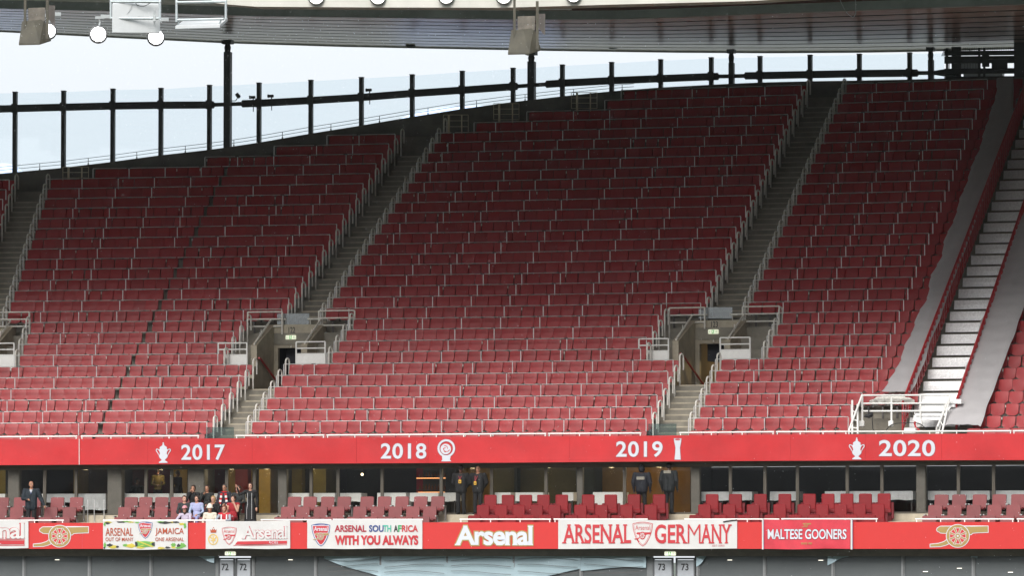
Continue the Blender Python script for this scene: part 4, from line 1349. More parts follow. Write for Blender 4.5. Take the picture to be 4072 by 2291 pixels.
# outer lamps
M_LAMP = mat('lamp_lit', (0.9, 0.9, 0.9), 0.3, emit=((1.0, 1.0, 1.0), 2.6), noise_amt=0.0)
M_RIM = mat('lamp_rim', (0.10, 0.10, 0.10), 0.4, metal=0.4)
M_BRKT = mat('lamp_bracket', (0.36, 0.38, 0.38), 0.45, metal=0.4)
def lamp(u, v, rpx, R, label, bracket=True):
    c = on_R(u, v, R); a = angle_of(c)
    k = c.length / FPX; rad = rpx * k
    rt = empty('floodlight', c, math.atan2(-c.x, c.y) + 0.05)
    tag(rt, label, 'lamp', 'round floodlights under the roof edge')
    tilt = Matrix.Rotation(math.radians(-6), 4, 'X')
    mb = MB()
    prof = [(rad * 1.0, -0.02), (rad * 0.90, -0.035), (rad * 0.88, 0.02)]
    n = 36
    def rev(prof, closed_last=False):
        vs, fs = [], []
        for r_, y in prof:
            for i in range(n):
                t = 2 * math.pi * i / n
                vs.append(tilt @ Vector((r_ * math.cos(t), y, r_ * math.sin(t))))
        for j in range(len(prof) - 1):
            for i in range(n):
                fs.append((j * n + i, j * n + (i + 1) % n, (j + 1) * n + (i + 1) % n, (j + 1) * n + i))
        if closed_last: fs.append([(len(prof) - 1) * n + i for i in range(n)])
        return vs, fs
    mb.add(*rev([(rad * 0.88, 0.02), (rad * 0.90, -0.035), (rad, -0.02), (rad * 1.0, 0.08), (rad * 0.7, 0.26), (rad * 0.3, 0.34)], True))
    mb.build('housing', M_RIM, rt, smooth=False)
    mb = MB()
    vs = [tilt @ Vector((rad * (0.80 + 0.035 * ((i * 7) % 5) / 4) * math.cos(2 * math.pi * i / n), -0.012, rad * (0.80 + 0.035 * ((i * 3) % 4) / 3) * math.sin(2 * math.pi * i / n))) for i in range(n)]
    mb.add(vs, [list(range(n))])
    mb.build('lens', M_LAMP, rt)
    if bracket:
        mb = MB()
        mb.tube([(0.03, 0.1, rad * 0.95), (0.06, 0.12, rad * 1.35), (0.02, 0.12, rad * 1.75)], 0.035, 6)
        mb.box((0.05, 0.12, rad * 1.85), (0.30, 0.10, 0.09)); mb.box((0.25, 0.12, rad * 2.0), (0.34, 0.12, 0.12))
        mb.build('bracket', M_BRKT, rt)
    return rt
RL = R0 - 14.0
lamp(391, 135, 36, RL, 'round lit floodlight left of the white panel')
lamp(620, 146, 35.5, RL + 0.6, 'round lit floodlight half behind the white panel')
lamp(192, 122, 34, RL + 0.8, 'round lit floodlight mostly hidden by the left beige loudspeaker')
for i, (u, v) in enumerate(((1257, -14), (1502, -14), (1774, -16), (2003, -16), (2280, -22))):
    lamp(u, v, 33, RT - 0.15, 'round lit floodlight cut by the top edge, %s along the off-white beam' % ordw(i + 1), False)
# white panels in frames
M_PANEL = mat('panel_white', (0.44, 0.455, 0.46), 0.35, noise_amt=0.05)
M_TUBE = mat('frame_tube', (0.40, 0.44, 0.45), 0.3, metal=0.4)
def px_box(mb, u0, v0, u1, v1, R, depth, mi=0, bev=0.01):
    a0, a1 = on_R(u0, v0, R), on_R(u1, v1, R)
    c = (a0 + a1) / 2
    w = (Vector((a1.x, a1.y, 0)) - Vector((a0.x, a0.y, 0))).length; h = abs(a0.z - a1.z)
    mb.box((0, depth / 2, 0), (w, depth, h), Matrix.Translation(c) @ Matrix.Rotation(math.atan2(-c.x, c.y) , 4, 'Z'), mi, bev)
    return c
RP = RL - 0.8
c0 = on_R(543, 70, RP)
pnl = empty('framed_board', c0); tag(pnl, 'square white panel upright in a pipe frame under the roof', 'panel', 'white panels in pipe frames')
mb = MB(); px_box(mb, 452, 14, 631, 129, RP, 0.10, bev=0.03); mb.build('panel', M_PANEL, pnl, c0)
mb = MB()
for (a, b) in (((441, 4), (441, 72)), ((636, 4), (636, 76)), ((441, 5), (640, 5)), ((438, 71), (632, 72))): mb.tube([on_R(*a, RP - 0.15), on_R(*b, RP - 0.15)], 0.045, 8)
mb.tube([on_R(441, 4, RP - 0.15), on_R(441, -60, RP + 0.4)], 0.04, 6); mb.tube([on_R(636, 4, RP - 0.15), on_R(636, -60, RP + 0.4)], 0.04, 6)
mb.build('pipe_frame', M_TUBE, pnl, c0, smooth=True)
mb = MB()
for u in (460, 614): mb.tube([on_R(u, 40, RP - 0.05), on_R(u, 104, RP - 0.05)], 0.03, 6); px_box(mb, u - 5, 58, u + 5, 84, RP - 0.22, 0.05)
mb.build('clamps', M_BRKT, pnl, c0)
mb = MB()
tri = flat_shape([[(520, 62), (535, 62), (527.5, 49)], [(523, 60), (532, 60), (527.5, 52.5)]])
lay(mb, tri, RP, 0, 0.004); lay(mb, flat_shape([[(548, 62), (572, 62), (572, 64), (548, 64)]]), RP, 0, 0.004)
mb.build('warning_mark', M_BRKT, pnl, c0)
cable([(526, 0), (523, 25), (505, 55), (485, 63), (468, 60)], RP - 0.1, 0.008, M_BRKT, 'cable', 'thin cable looping over the face of the upright white panel', 'cable')
cable([(537, 2), (545, 18), (570, 24), (598, 10), (612, 3)], RP - 0.12, 0.012, M_DARKBOX, 'cable', 'dark cable sagging across the top of the upright white panel', 'cable')
c1 = on_R(800, 80, RP)
pn2 = empty('framed_board', c1); tag(pn2, 'white panel tipped nearly flat in a pipe frame under the roof', 'panel', 'white panels in pipe frames')
A = [on_R(697, 102, RP - 0.25), on_R(874, 98, RP - 0.25), on_R(905, 70, RP + 0.9), on_R(728, 82, RP + 0.9)]
A2 = [on_R(697, 113, RP - 0.25), on_R(874, 108, RP - 0.25), on_R(905, 82, RP + 0.9), on_R(728, 92, RP + 0.9)]
mb = MB(); mb.add(A + A2, [(0, 1, 2, 3), (7, 6, 5, 4), (0, 4, 5, 1), (1, 5, 6, 2), (2, 6, 7, 3), (3, 7, 4, 0)]); mb.build('panel', M_PANEL, pn2, c1)
mb = MB()
for (a, b) in (((702, 6), (702, 86)), ((898, 4), (898, 76)), ((700, 8), (900, 4)), ((706, 78), (890, 74))): mb.tube([on_R(*a, RP - 0.1), on_R(*b, RP - 0.1)], 0.042, 8)
mb.tube([on_R(702, 6, RP - 0.1), on_R(702, -60, RP + 0.4)], 0.04, 6); mb.tube([on_R(898, 4, RP - 0.1), on_R(898, -60, RP + 0.4)], 0.04, 6)
for u in (715, 880): mb.tube([on_R(u, 74, RP - 0.1), on_R(u - 8, 96, RP)], 0.03, 6)
mb.build('pipe_frame', M_TUBE, pn2, c1, smooth=True)
# big beige horn loudspeakers on hangers
M_BEIGE = mat('horn_beige', (0.052, 0.046, 0.030), 0.65, noise_amt=0.28, noise_scale=2.2)
M_BEIGE2 = mat('box_beige', (0.095, 0.080, 0.070), 0.65, noise_amt=0.2, noise_scale=2)
def horn(u0, v0, s, label):
    """u0, v0: lower left corner of the mouth in photo pixels; s: scale against the left one"""
    R = RL - 0.5
    def P(u, v, d=0.0): return on_R(u0 + (u - 75) * s, v0 + (v - 178) * s, R + d)
    c = P(130, 120)
    rt = empty('horn_loudspeaker', c); tag(rt, label, 'loudspeaker', 'beige horn loudspeakers')
    mb = MB()                                    # flared horn body: wide front edge low, narrower throat at top
    low = [P(75, 170, -0.25), P(157, 172, -0.35), P(203, 158, 0.25), P(120, 160, 0.7)]
    low2 = [P(75, 179, -0.25), P(157, 177, -0.35), P(203, 162, 0.25), P(120, 166, 0.7)]
    upq = [P(88, 84, -0.05), P(134, 84, -0.12), P(175, 74, 0.2), P(125, 78, 0.5)]
    mb.add(low + upq, [(0, 1, 5, 4), (1, 2, 6, 5), (2, 3, 7, 6), (3, 0, 4, 7), (4, 5, 6, 7)])
    mb.add(low + low2, [(0, 4, 5, 1), (1, 5, 6, 2), (2, 6, 7, 3), (3, 7, 4, 0)])
    mb.add([low2[0], low2[1], low2[2], low2[3]], [(0, 1, 2, 3)])
    mb.build('horn', M_BEIGE, rt, c)
    mb = MB()
    px = [(P(118, 34, 0.1), P(176, 74, 0.1)), ]
    q = [P(112, 30, 0.0), P(180, 28, 0.15), P(178, 84, 0.15), P(112, 84, 0.0)]
    qb = [P(112, 30, 0.6), P(180, 28, 0.75), P(178, 84, 0.75), P(112, 84, 0.6)]
    mb.add(q + qb, [(0, 1, 2, 3), (7, 6, 5, 4), (0, 4, 5, 1), (1, 5, 6, 2), (2, 6, 7, 3), (3, 7, 4, 0)])
    mb.build('driver_box', mat('driver_dark', (0.12, 0.105, 0.085), 0.7, noise_amt=0.4), rt, c)
    mb = MB()
    q = [P(190, 20, 0.3), P(219, 20, 0.35), P(218, 105, 0.35), P(192, 74, 0.3)]
    qb = [P(190, 20, 0.8), P(219, 20, 0.85), P(218, 105, 0.85), P(192, 74, 0.8)]
    mb.add(q + qb, [(0, 1, 2, 3), (7, 6, 5, 4), (0, 4, 5, 1), (1, 5, 6, 2), (2, 6, 7, 3), (3, 7, 4, 0)])
    mb.build('side_cabinet', M_BEIGE2, rt, c)
    mb = MB()
    for u, w in ((100, 0.04), (188, 0.045)):
        mb.box((0, 0, 0), (w * 2, 0.08, 1.5 * s), Matrix.Translation(P(u, 45 if u < 150 else 65, -0.1)) )
    mb.build('hanger', M_BEIGE, rt, c)
horn(75, 178, 1.0, 'big beige horn loudspeaker hanging at far left under the roof')
horn(2020, 216, 1.03, 'big beige horn loudspeaker hanging right of centre over the second mast')
# dark boxes under the outer edge of the roof
for i, (u, v) in enumerate(((1633, 172), (2436, 176), (3197, 170))):
    R = ROUT - 3
    c = on_R(u, v, R); a = angle_of(c)
    mb = MB(); mb.box((0, 0, 0), (0.36, 0.3, 0.30), bev=0.03); mb.box((0, 0.05, 0.3), (0.10, 0.1, 0.36)); mb.box((0, -0.16, 0), (0.28, 0.03, 0.22), bev=0.01)
    o = mb.build('roof_loudspeaker', M_DARKBOX); o.location = c; o.rotation_euler = (math.radians(-12), 0, -a)
    tag(o, 'small dark box loudspeaker under the roof edge, %s' % ('left one', 'middle one', 'right one')[i], 'loudspeaker', 'dark boxes under the roof edge')
cable([(3338, -10), (3350, 20), (3368, 50), (3392, 66), (3402, 50), (3402, 10), (3400, -10)], RGUT - 1.5, 0.009, M_TUBE, 'cable', 'loose pale cable loop hanging from the gutter at upper right', 'cable')

# ================================================================== dark plant frame and core wall at the upper right
core = empty('plant_frame', on_R(3900, 311, R0 + 28.5))
tag(core, 'dark steel frame with bars, mesh and ducts at the upper right corner', 'structure')
CO = core.location
RC = R0 + 27.8
mb = MB()
for u in (3766, 3800, 3894, 3914): px_box(mb, u - 5, 190, u + 5, 315, RC, 0.2)
px_box(mb, 3784, 185, 3822, 315, RC, 0.4)
px_box(mb, 3944, 236, 4006, 272, RC, 0.5); px_box(mb, 4033, 150, 4120, 320, RC, 0.6); px_box(mb, 3905, 208, 3934, 262, RC, 0.3)
mb.build('uprights', M_BLACK, core, CO)
mb = MB()
for v, h in ((209, 4), (229, 3), (243, 2), (281, 6), (312, 5)): px_box(mb, 3760, v - h, 4040, v + h, RC + 0.05, 0.15)
px_box(mb, 3930, 205, 4030, 214, RC - 0.05, 0.1); px_box(mb, 3930, 222, 4010, 232, RC - 0.05, 0.1)
mb.build('crossbars', M_BLACK, core, CO)
mb = MB()
for u in range(3830, 4030, 9): mb.tube([on_R(u, 186, RC + 0.3), on_R(u, 206, RC + 0.3)], 0.006, 4)
for v in (191, 197): mb.tube([on_R(3828, v, RC + 0.3), on_R(4022, v - 3, RC + 0.3)], 0.006, 4)
for u in range(3836, 3890, 11): mb.tube([on_R(u, 246, RC + 0.3), on_R(u, 272, RC + 0.3)], 0.008, 4)
for i in range(7): mb.tube([on_R(3758 + i * 4, 190, RC + 0.2), on_R(3758 + i * 4 - 14, 222, RC + 0.2)], 0.012, 4)
mb.build('mesh', M_BLACK, core, CO)
mb = MB(); mb.tube([on_R(3850, 196, RC + 0.1), on_R(3856, 194, RC + 0.1), on_R(3853, 206, RC + 0.1)], 0.02, 6); mb.tube([on_R(3872, 196, RC + 0.1), on_R(3862, 194, RC + 0.1), on_R(3860, 206, RC + 0.1)], 0.02, 6)
mb.tube([on_R(3768, 232, RC - 0.1), on_R(3774, 240, RC - 0.1), on_R(3774, 280, RC - 0.1)], 0.02, 6)
mb.build('ducts', M_BLACK, core, CO)
mb = MB(); mb.tube([on_R(3835, 292, RC + 2), on_R(3990, 290, RC + 2)], 0.2, 6)
mb.add([on_R(3822, 236, RC + 3), on_R(3900, 236, RC + 3), on_R(3900, 276, RC + 3), on_R(3822, 280, RC + 3)], [(0, 1, 2, 3)])
mb.build('louvre_panel', mat('louvre_grey', (0.40, 0.42, 0.46), 0.5), core, CO)
# ================================================================== CLUB LEVEL
RF = R0 - 3.2                                 # face of the lower red boards
RGL = R0 + 0.25                               # glass line
ZG = z_at(2036, 2048, RGL - 0.3)              # floor in front of the glass
DC = 172.0
def zpx(v, R=None): return z_at(2036, v, R or RF)
ZB_, ZA_, ZCc = ZG - 0.26, ZG - 0.62, ZG - 0.98  # floors of the three seat rows
RBk, RAk, RCk = R0 - 0.95, R0 - 1.75, R0 - 2.5
U0, U1 = -900, 5000
def ring_px(mb, R, v0, v1, u0=U0, u1=U1, mi=0, step=60):
    us = [u0 + (u1 - u0) * i / max(1, int((u1 - u0) / step)) for i in range(max(1, int((u1 - u0) / step)) + 1)]
    mb.ring([on_R(u, v1, R) for u in us], [on_R(u, v0, R) for u in us], mi)
aA, aB = ang_uz(U0, R0, ZG), ang_uz(U1, R0, ZG)
mb = MB()                                     # stepped balcony floor
def flat(mb, ra, rb, z, mi=0): mb.ring(arc_pts(aA, aB, ra, z), arc_pts(aA, aB, rb, z), mi)
def riser(mb, r, z0, z1, mi=0): mb.ring(arc_pts(aA, aB, r, z0), arc_pts(aA, aB, r, z1), mi)
flat(mb, RF + 0.1, RCk + 0.42, ZCc); riser(mb, RCk + 0.42, ZCc, ZA_); flat(mb, RCk + 0.42, RAk + 0.42, ZA_); riser(mb, RAk + 0.42, ZA_, ZB_)
flat(mb, RAk + 0.42, RBk + 0.42, ZB_); riser(mb, RBk + 0.42, ZB_, ZG); flat(mb, RBk + 0.42, RGL + 7.5, ZG)
structure(mb.build('balcony_floor', M_CONC_L))
M_SOFF = mat('club_soffit', (0.13, 0.115, 0.09), 0.7, noise_amt=0.15)
mb = MB()
zs = z_at(2036, 1852, RB) + 0.0
us = list(range(U0, U1, 60))
fr_ = [on_R(u, bb(u) + 4, RB + 0.3) for u in us]
bk_ = [pol(angle_of(p), RGL + 7.5, p.z - 0.0) for p in fr_]
mb.ring(fr_, bk_)
mb.ring(fr_, [p + Vector((0, 0, 0.45)) for p in fr_])
bm_ = [pol(angle_of(p), RGL - 0.12, p.z) for p in fr_]; bm2 = [pol(angle_of(p), RGL - 0.12, p.z - 0.13) for p in fr_]
mb.ring(bm_, bm2); mb.ring(bm2, [pol(angle_of(p), RGL + 0.1, p.z) for p in bm2])
structure(mb.build('balcony_ceiling', M_SOFF))
# ---- rooms behind the glass: back walls in the colours seen through each window
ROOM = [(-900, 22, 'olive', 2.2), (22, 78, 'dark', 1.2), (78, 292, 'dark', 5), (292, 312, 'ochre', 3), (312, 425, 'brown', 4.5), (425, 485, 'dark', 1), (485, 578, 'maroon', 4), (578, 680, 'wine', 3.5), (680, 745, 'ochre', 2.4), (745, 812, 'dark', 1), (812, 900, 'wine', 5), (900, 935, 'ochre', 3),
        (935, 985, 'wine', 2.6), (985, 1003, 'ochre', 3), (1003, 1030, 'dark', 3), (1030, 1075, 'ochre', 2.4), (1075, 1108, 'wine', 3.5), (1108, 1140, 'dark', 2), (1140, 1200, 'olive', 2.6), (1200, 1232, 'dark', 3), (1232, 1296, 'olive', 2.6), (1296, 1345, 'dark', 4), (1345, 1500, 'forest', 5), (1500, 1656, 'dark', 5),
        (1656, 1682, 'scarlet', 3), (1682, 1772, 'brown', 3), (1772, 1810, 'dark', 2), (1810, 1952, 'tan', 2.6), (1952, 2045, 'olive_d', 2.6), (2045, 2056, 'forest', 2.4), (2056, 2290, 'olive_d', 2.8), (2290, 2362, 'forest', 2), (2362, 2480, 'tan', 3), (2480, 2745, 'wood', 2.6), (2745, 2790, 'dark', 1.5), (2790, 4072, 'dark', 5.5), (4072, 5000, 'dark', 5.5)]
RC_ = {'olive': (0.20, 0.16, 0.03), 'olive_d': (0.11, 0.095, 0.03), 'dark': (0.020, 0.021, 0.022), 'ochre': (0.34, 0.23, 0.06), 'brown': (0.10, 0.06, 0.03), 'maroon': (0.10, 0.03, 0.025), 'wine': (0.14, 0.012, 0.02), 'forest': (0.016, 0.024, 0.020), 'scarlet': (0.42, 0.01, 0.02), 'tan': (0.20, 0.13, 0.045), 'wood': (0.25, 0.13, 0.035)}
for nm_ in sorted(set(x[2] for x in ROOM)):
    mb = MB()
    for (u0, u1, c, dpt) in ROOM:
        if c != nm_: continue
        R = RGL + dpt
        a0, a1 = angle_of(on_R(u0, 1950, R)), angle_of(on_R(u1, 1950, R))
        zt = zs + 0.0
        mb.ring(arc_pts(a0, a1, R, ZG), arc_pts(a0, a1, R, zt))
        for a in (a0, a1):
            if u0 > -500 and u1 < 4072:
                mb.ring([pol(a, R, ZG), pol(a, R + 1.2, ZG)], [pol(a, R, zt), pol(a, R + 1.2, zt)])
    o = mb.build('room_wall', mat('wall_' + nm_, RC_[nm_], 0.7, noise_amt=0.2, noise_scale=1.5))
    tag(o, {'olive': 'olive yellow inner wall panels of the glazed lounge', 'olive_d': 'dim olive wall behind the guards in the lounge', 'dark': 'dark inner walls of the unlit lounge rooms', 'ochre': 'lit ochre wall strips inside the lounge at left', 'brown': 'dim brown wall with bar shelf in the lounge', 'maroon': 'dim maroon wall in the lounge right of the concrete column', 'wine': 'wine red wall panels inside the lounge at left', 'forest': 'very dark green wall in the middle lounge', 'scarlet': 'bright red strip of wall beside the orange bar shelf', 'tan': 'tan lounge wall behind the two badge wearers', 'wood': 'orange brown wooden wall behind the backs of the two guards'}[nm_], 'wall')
# ceiling fittings that light the furnished rooms
M_DOWN = mat('downlight_lit', (0.9, 0.8, 0.6), 0.4, emit=((1.0, 0.78, 0.42), 6.0), noise_amt=0)
for i, (u, pw, lb) in enumerate(((-60, 10, 'far left edge'), (340, 6, 'left of the concrete column'), (640, 6, 'behind the man in yellow'), (920, 16, 'above the scarf wearer'), (1060, 14, 'right of the standing woman in black'), (1240, 12, 'over the small white table'), (1880, 9, 'between the badge wearers'), (2180, 7, 'in the olive room'), (2430, 14, 'left of the guards seen from behind'), (2620, 14, 'behind the guards seen from behind'))):
    R = RGL + 1.3; a = angle_of(on_R(u, 1870, R)); p = pol(a, R, zs - 0.03)
    mb = MB(); mb.tube([p - Vector((0, 0, 0.03)), p + Vector((0, 0, 0.02))], 0.09, 14)
    o = mb.build('downlight', M_DOWN, origin=p)
    tag(o, 'small round warm ceiling light in the lounge, ' + lb, 'lamp', 'ceiling lights in the lounge')
    ld = bpy.data.lights.new('downlight_lamp', 'POINT'); ld.energy = pw * 0.55; ld.color = (1.0, 0.80, 0.48); ld.shadow_soft_size = 0.12
    l = bpy.data.objects.new('downlight_lamp', ld); COL.objects.link(l); l.parent = o; l.location = (0, 0, -0.18)
# bar shelf with warm strip light and bottles
c = on_R(1715, 1903, RGL + 2.6); a = angle_of(c)
sh = empty('bar_shelf', c, -a); tag(sh, 'bar shelf with glowing orange strips and bottles beside the red wall', 'shelf')
mb = MB(); mb.box((0, 0.12, 0.0), (1.1, 0.22, 0.03)); mb.box((0, 0.12, -0.42), (1.1, 0.22, 0.03)); mb.build('boards', mat('shelf_wood', (0.16, 0.07, 0.03), 0.5), sh)
mb = MB(); mb.box((0, 0.0, 0.0), (1.12, 0.012, 0.022)); mb.box((0, 0.02, -0.50), (1.0, 0.012, 0.018)); mb.build('light_strip', mat('strip_orange', (0.9, 0.5, 0.2), 0.4, emit=((1.0, 0.40, 0.14), 1.3), noise_amt=0), sh)
for zz in (0.015, -0.405):
    for k in range(9):
        mb = MB(); x = -0.46 + k * 0.115; h = 0.16 + 0.05 * ((k * 5) % 4) / 3
        mb.tube([(x, 0.12, zz), (x, 0.12, zz + h * 0.6), (x, 0.12, zz + h * 0.75), (x, 0.12, zz + h)], [0.034, 0.034, 0.014, 0.014], 8)
        mb.build('bottle', mat('bottle_glass', (0.30, 0.10, 0.03), 0.15), sh)
p = on_R(1440, 1888, RGL + 2.0)
mb = MB(); bmm = bmesh.new(); bmesh.ops.create_uvsphere(bmm, u_segments=12, v_segments=8, radius=0.05); mb.add([v.co + p for v in bmm.verts], [[v.index for v in f.verts] for f in bmm.faces]); bmm.free()
mb2 = MB(); mb2.tube([p + Vector((0, 0, 0.05)), p + Vector((0, 0, 0.6))], 0.008, 6)
o = mb.build('pendant_lamp', mat('bulb_lit', (1, .9, .7), 0.4, emit=((1.0, 0.82, 0.5), 2.0), noise_amt=0), origin=p, smooth=True); mb2.build('cord', M_INKB, o, p)
tag(o, 'single glowing pendant bulb in the dark middle lounge', 'lamp')
# ---- columns, mullions and glass
COLS = [(30, 76, 'grey concrete column at far left of the lounge front'), (426, 484, 'wide grey concrete column left of the seated crowd'), (746, 812, 'dark grey column behind the seated crowd'), (1104, 1140, 'grey column right of the standing woman in black'), (2746, 2782, 'grey column right of the guards seen from behind'), (3642, 3680, 'brown grey column near the right end of the lounge front'), (2292, 2318, 'dark column in the middle of the lounge front')]
for u0, u1, lb in COLS:
    R = RGL - 0.05; a0, a1 = angle_of(on_R(u0, 1950, R)), angle_of(on_R(u1, 1950, R))
    mb = MB(); am = (a0 + a1) / 2; w = (a1 - a0) * R
    mb.box((0, w * 0.35, (zs + 0.1 - ZG) / 2), (w, w * 0.7, zs + 0.1 - ZG), bev=0.03)
    o = mb.build('column', mat('column_grey', (0.085, 0.078, 0.064), 0.7, noise_amt=0.2)); o.location = pol(am, R, ZG); o.rotation_euler = (0, 0, -am)
    tag(o, lb, 'column', 'columns of the lounge front')
MULL = [-330, -120, 66, 178, 303, 581, 683, 902, 1012, 1238, 1345, 1520, 1755, 1955, 2172, 2484, 2905, 3043, 3172, 3370, 3508, 3812, 3952, 4130, 4330]
bounds = sorted(MULL)
M_LGLASS = glass_mat('lounge_glass', (0.92, 0.92, 0.90), 0.05, 0.01)
M_MULL = mat('mullion', (0.075, 0.064, 0.048), 0.55, noise_amt=0.15)
for i in range(len(bounds) - 1):
    u0, u1 = bounds[i], bounds[i + 1]
    R = RGL; a0, a1 = angle_of(on_R(u0, 1950, R)), angle_of(on_R(u1, 1950, R)); am = (a0 + a1) / 2
    w = (a1 - a0) * R; h = zs - ZG
    rt = empty('lounge_window', pol(am, R, ZG), -am)
    if u1 < 0 or u0 > 4072: lbl = 'lounge window outside the photo'
    else: lbl = 'tall lounge window, %s from the left above the club seats' % ordw(i - 1)
    tag(rt, lbl, 'window', 'tall windows of the lounge front')
    mb = MB(); mb.box((0, 0, h / 2), (w - 0.10, 0.012, h - 0.05)); mb.build('pane', M_LGLASS, rt)
    mb = MB()
    for s in (-1, 1): mb.box((s * (w / 2 - 0.028), 0, h / 2), (0.05, 0.09, h))
    mb.box((0, 0, 0.035), (w - 0.1, 0.08, 0.07)); mb.box((0, 0, h - 0.05), (w - 0.1, 0.08, 0.06)); mb.build('frame', M_MULL, rt)
# ---- tables with white cloths behind the glass
M_LINEN = mat('table_linen', (0.78, 0.78, 0.80), 0.8, noise_amt=0.04)
M_LINENG = mat('table_linen_grey', (0.50, 0.51, 0.55), 0.8, noise_amt=0.14, noise_scale=3)
TAB = [(-100, 20, 0), (72, 172, 0), (186, 300, 1), (312, 420, 1), (488, 575, 0), (586, 672, 0), (690, 740, 0), (850, 890, 0), (905, 960, 0), (1140, 1228, 0), (1248, 1332, 0), (1348, 1436, 0), (1500, 1614, 0), (1630, 1742, 0), (1756, 1812, 0), (1968, 2030, 0), (2050, 2160, 0), (2236, 2280, 0), (2358, 2476, 0), (2784, 2990, 1), (3062, 3170, 1), (3280, 3500, 1), (3515, 3630, 1), (3690, 3935, 1), (3950, 4200, 1)]
for i, (u0, u1, g) in enumerate(TAB):
    R = RGL + 0.45 + (i % 3) * 0.1
    a0, a1 = angle_of(on_R(u0, 1990, R)), angle_of(on_R(u1, 1990, R)); am = (a0 + a1) / 2; w = (a1 - a0) * R
    rt = empty('dining_table', pol(am, R + 0.35, ZG), -am)
    tag(rt, '%s-clothed dining table behind the lounge glass, %s from the left' % ('grey' if g else 'white', ordw(i + 1)), 'table', 'dining tables behind the lounge glass')
    mb = MB(); H = 0.78; dpt = 0.7
    n = max(6, int(w / 0.08))
    top, hang = [], []
    per = []
    for k in range(n + 1): per.append((-w / 2 + w * k / n, -dpt / 2, 0))
    for k in range(1, 8): per.append((w / 2, -dpt / 2 + dpt * k / 8, 1))
    for k in range(n + 1): per.append((w / 2 - w * k / n, dpt / 2, 2))
    for k in range(1, 8): per.append((-w / 2, dpt / 2 - dpt * k / 8, 3))
    drop = 0.30 if i % 3 else 0.58
    T = [Vector((x, y, H)) for x, y, _ in per]
    Hh = []
    for k, (x, y, sd) in enumerate(per):
        f = 0.018 * math.sin(k * 1.9) + 0.012
        Hh.append(Vector((x * (1 + f / max(w, .3)), y * (1 + f * 2), H - drop - 0.015 * math.sin(k * 0.8))))
    mb.add(T, [list(range(len(T)))]); mb.ring(T + [T[0]], Hh + [Hh[0]])
    mb.build('tablecloth', M_LINENG if g else M_LINEN, rt)
    mb = MB()
    for sx in (-1, 1):
        for sy in (-1, 1): mb.box((sx * (w / 2 - 0.06), sy * 0.28, H / 2 - 0.01), (0.05, 0.05, H - 0.03))
    mb.build('legs', M_DARKBOX, rt)

# ---- lower fascia boards
fv0 = lambda u: lerp_table([(-900, 2083), (0, 2081.5), (2040, 2078.5), (4072, 2077.5), (5000, 2076)], u)
fv1 = lambda u: 2184.5
zero = lambda p: 0.0
mb = MB(); banner_sheet(mb, list(range(U0, U1, 50)), fv0, fv1, RF, zero, 0.10)
fb = mb.build('red_fascia', M_REDBOARD, origin=on_R(2036, 2130, RF))
tag(fb, 'continuous red balcony front with gold cannons and white lettering', 'fascia')
seams = [(327, fb)]
for u in (327, 1890 - 1570 + 0, 3330):
    pass
mb = MB(); mb.tube([on_R(327, 2083, RF - 0.002), on_R(327, 2183, RF - 0.002)], 0.006, 5); mb.build('joint', M_PALER, fb, fb.location)
def cannon_parts(u0, v0, u1, v1, flip=False):
    """side view of a wheeled cannon, drawn on 412 x 162 units (muzzle to the right)"""
    def T(p): return (u0 + p[0] / 412.0 * (u1 - u0), v0 + p[1] / 162.0 * (v1 - v0))
    barrel = [(48, 36), (52, 26), (60, 22), (66, 16), (76, 13), (300, 14), (300, 14), (410, 12), (410, 54), (330, 57), (300, 60), (292, 70), (240, 70), (150, 62), (90, 60), (72, 58), (66, 52), (60, 50), (52, 46)]
    trail = [(135, 88), (120, 108), (98, 124), (60, 136), (2, 142), (2, 158), (74, 156), (112, 146), (140, 132), (158, 116)]
    wx, wy = 197, 81
    rim = [ellipse(wx, wy, 80), ellipse(wx, wy, 59)]
    hub = [ellipse(wx, wy, 17), ellipse(wx, wy, 7)]
    spokes = []
    for k in range(8):
        t = math.pi * k / 4 + math.pi / 8
        c_, s_ = math.cos(t), math.sin(t)
        spokes.append([(wx + c_ * 14 - s_ * 4, wy + s_ * 14 + c_ * 4), (wx + c_ * 62 - s_ * 6, wy + s_ * 62 + c_ * 6), (wx + c_ * 62 + s_ * 6, wy + s_ * 62 - c_ * 6), (wx + c_ * 14 + s_ * 4, wy + s_ * 14 - c_ * 4)])
    M2 = lambda lps: [[T(p) for p in lp] for lp in lps]
    return dict(barrel=M2([barrel]), trail=M2([trail]), rim=M2(rim), hub=M2(hub), spokes=[M2([s]) for s in spokes], fill=M2([ellipse(wx, wy, 60)]))
def grow(lp, d):
    """offset a closed outline outwards by d pixels"""
    n = len(lp); A = sum(lp[i][0] * lp[(i + 1) % n][1] - lp[(i + 1) % n][0] * lp[i][1] for i in range(n))
    sg = 1 if A > 0 else -1
    out = []
    for i in range(n):
        p0, p1, p2 = lp[i - 1], lp[i], lp[(i + 1) % n]
        d1 = (p1[0] - p0[0], p1[1] - p0[1]); d2 = (p2[0] - p1[0], p2[1] - p1[1])
        l1 = math.hypot(*d1) or 1; l2 = math.hypot(*d2) or 1
        nx_ = d1[1] / l1 + d2[1] / l2; ny_ = -d1[0] / l1 - d2[0] / l2
        l = math.hypot(nx_, ny_) or 1
        k = min(2.0, 2 / l) if l else 1
        out.append((p1[0] + sg * nx_ / l * d * min(1.6, k), p1[1] + sg * ny_ / l * d * min(1.6, k)))
    return out
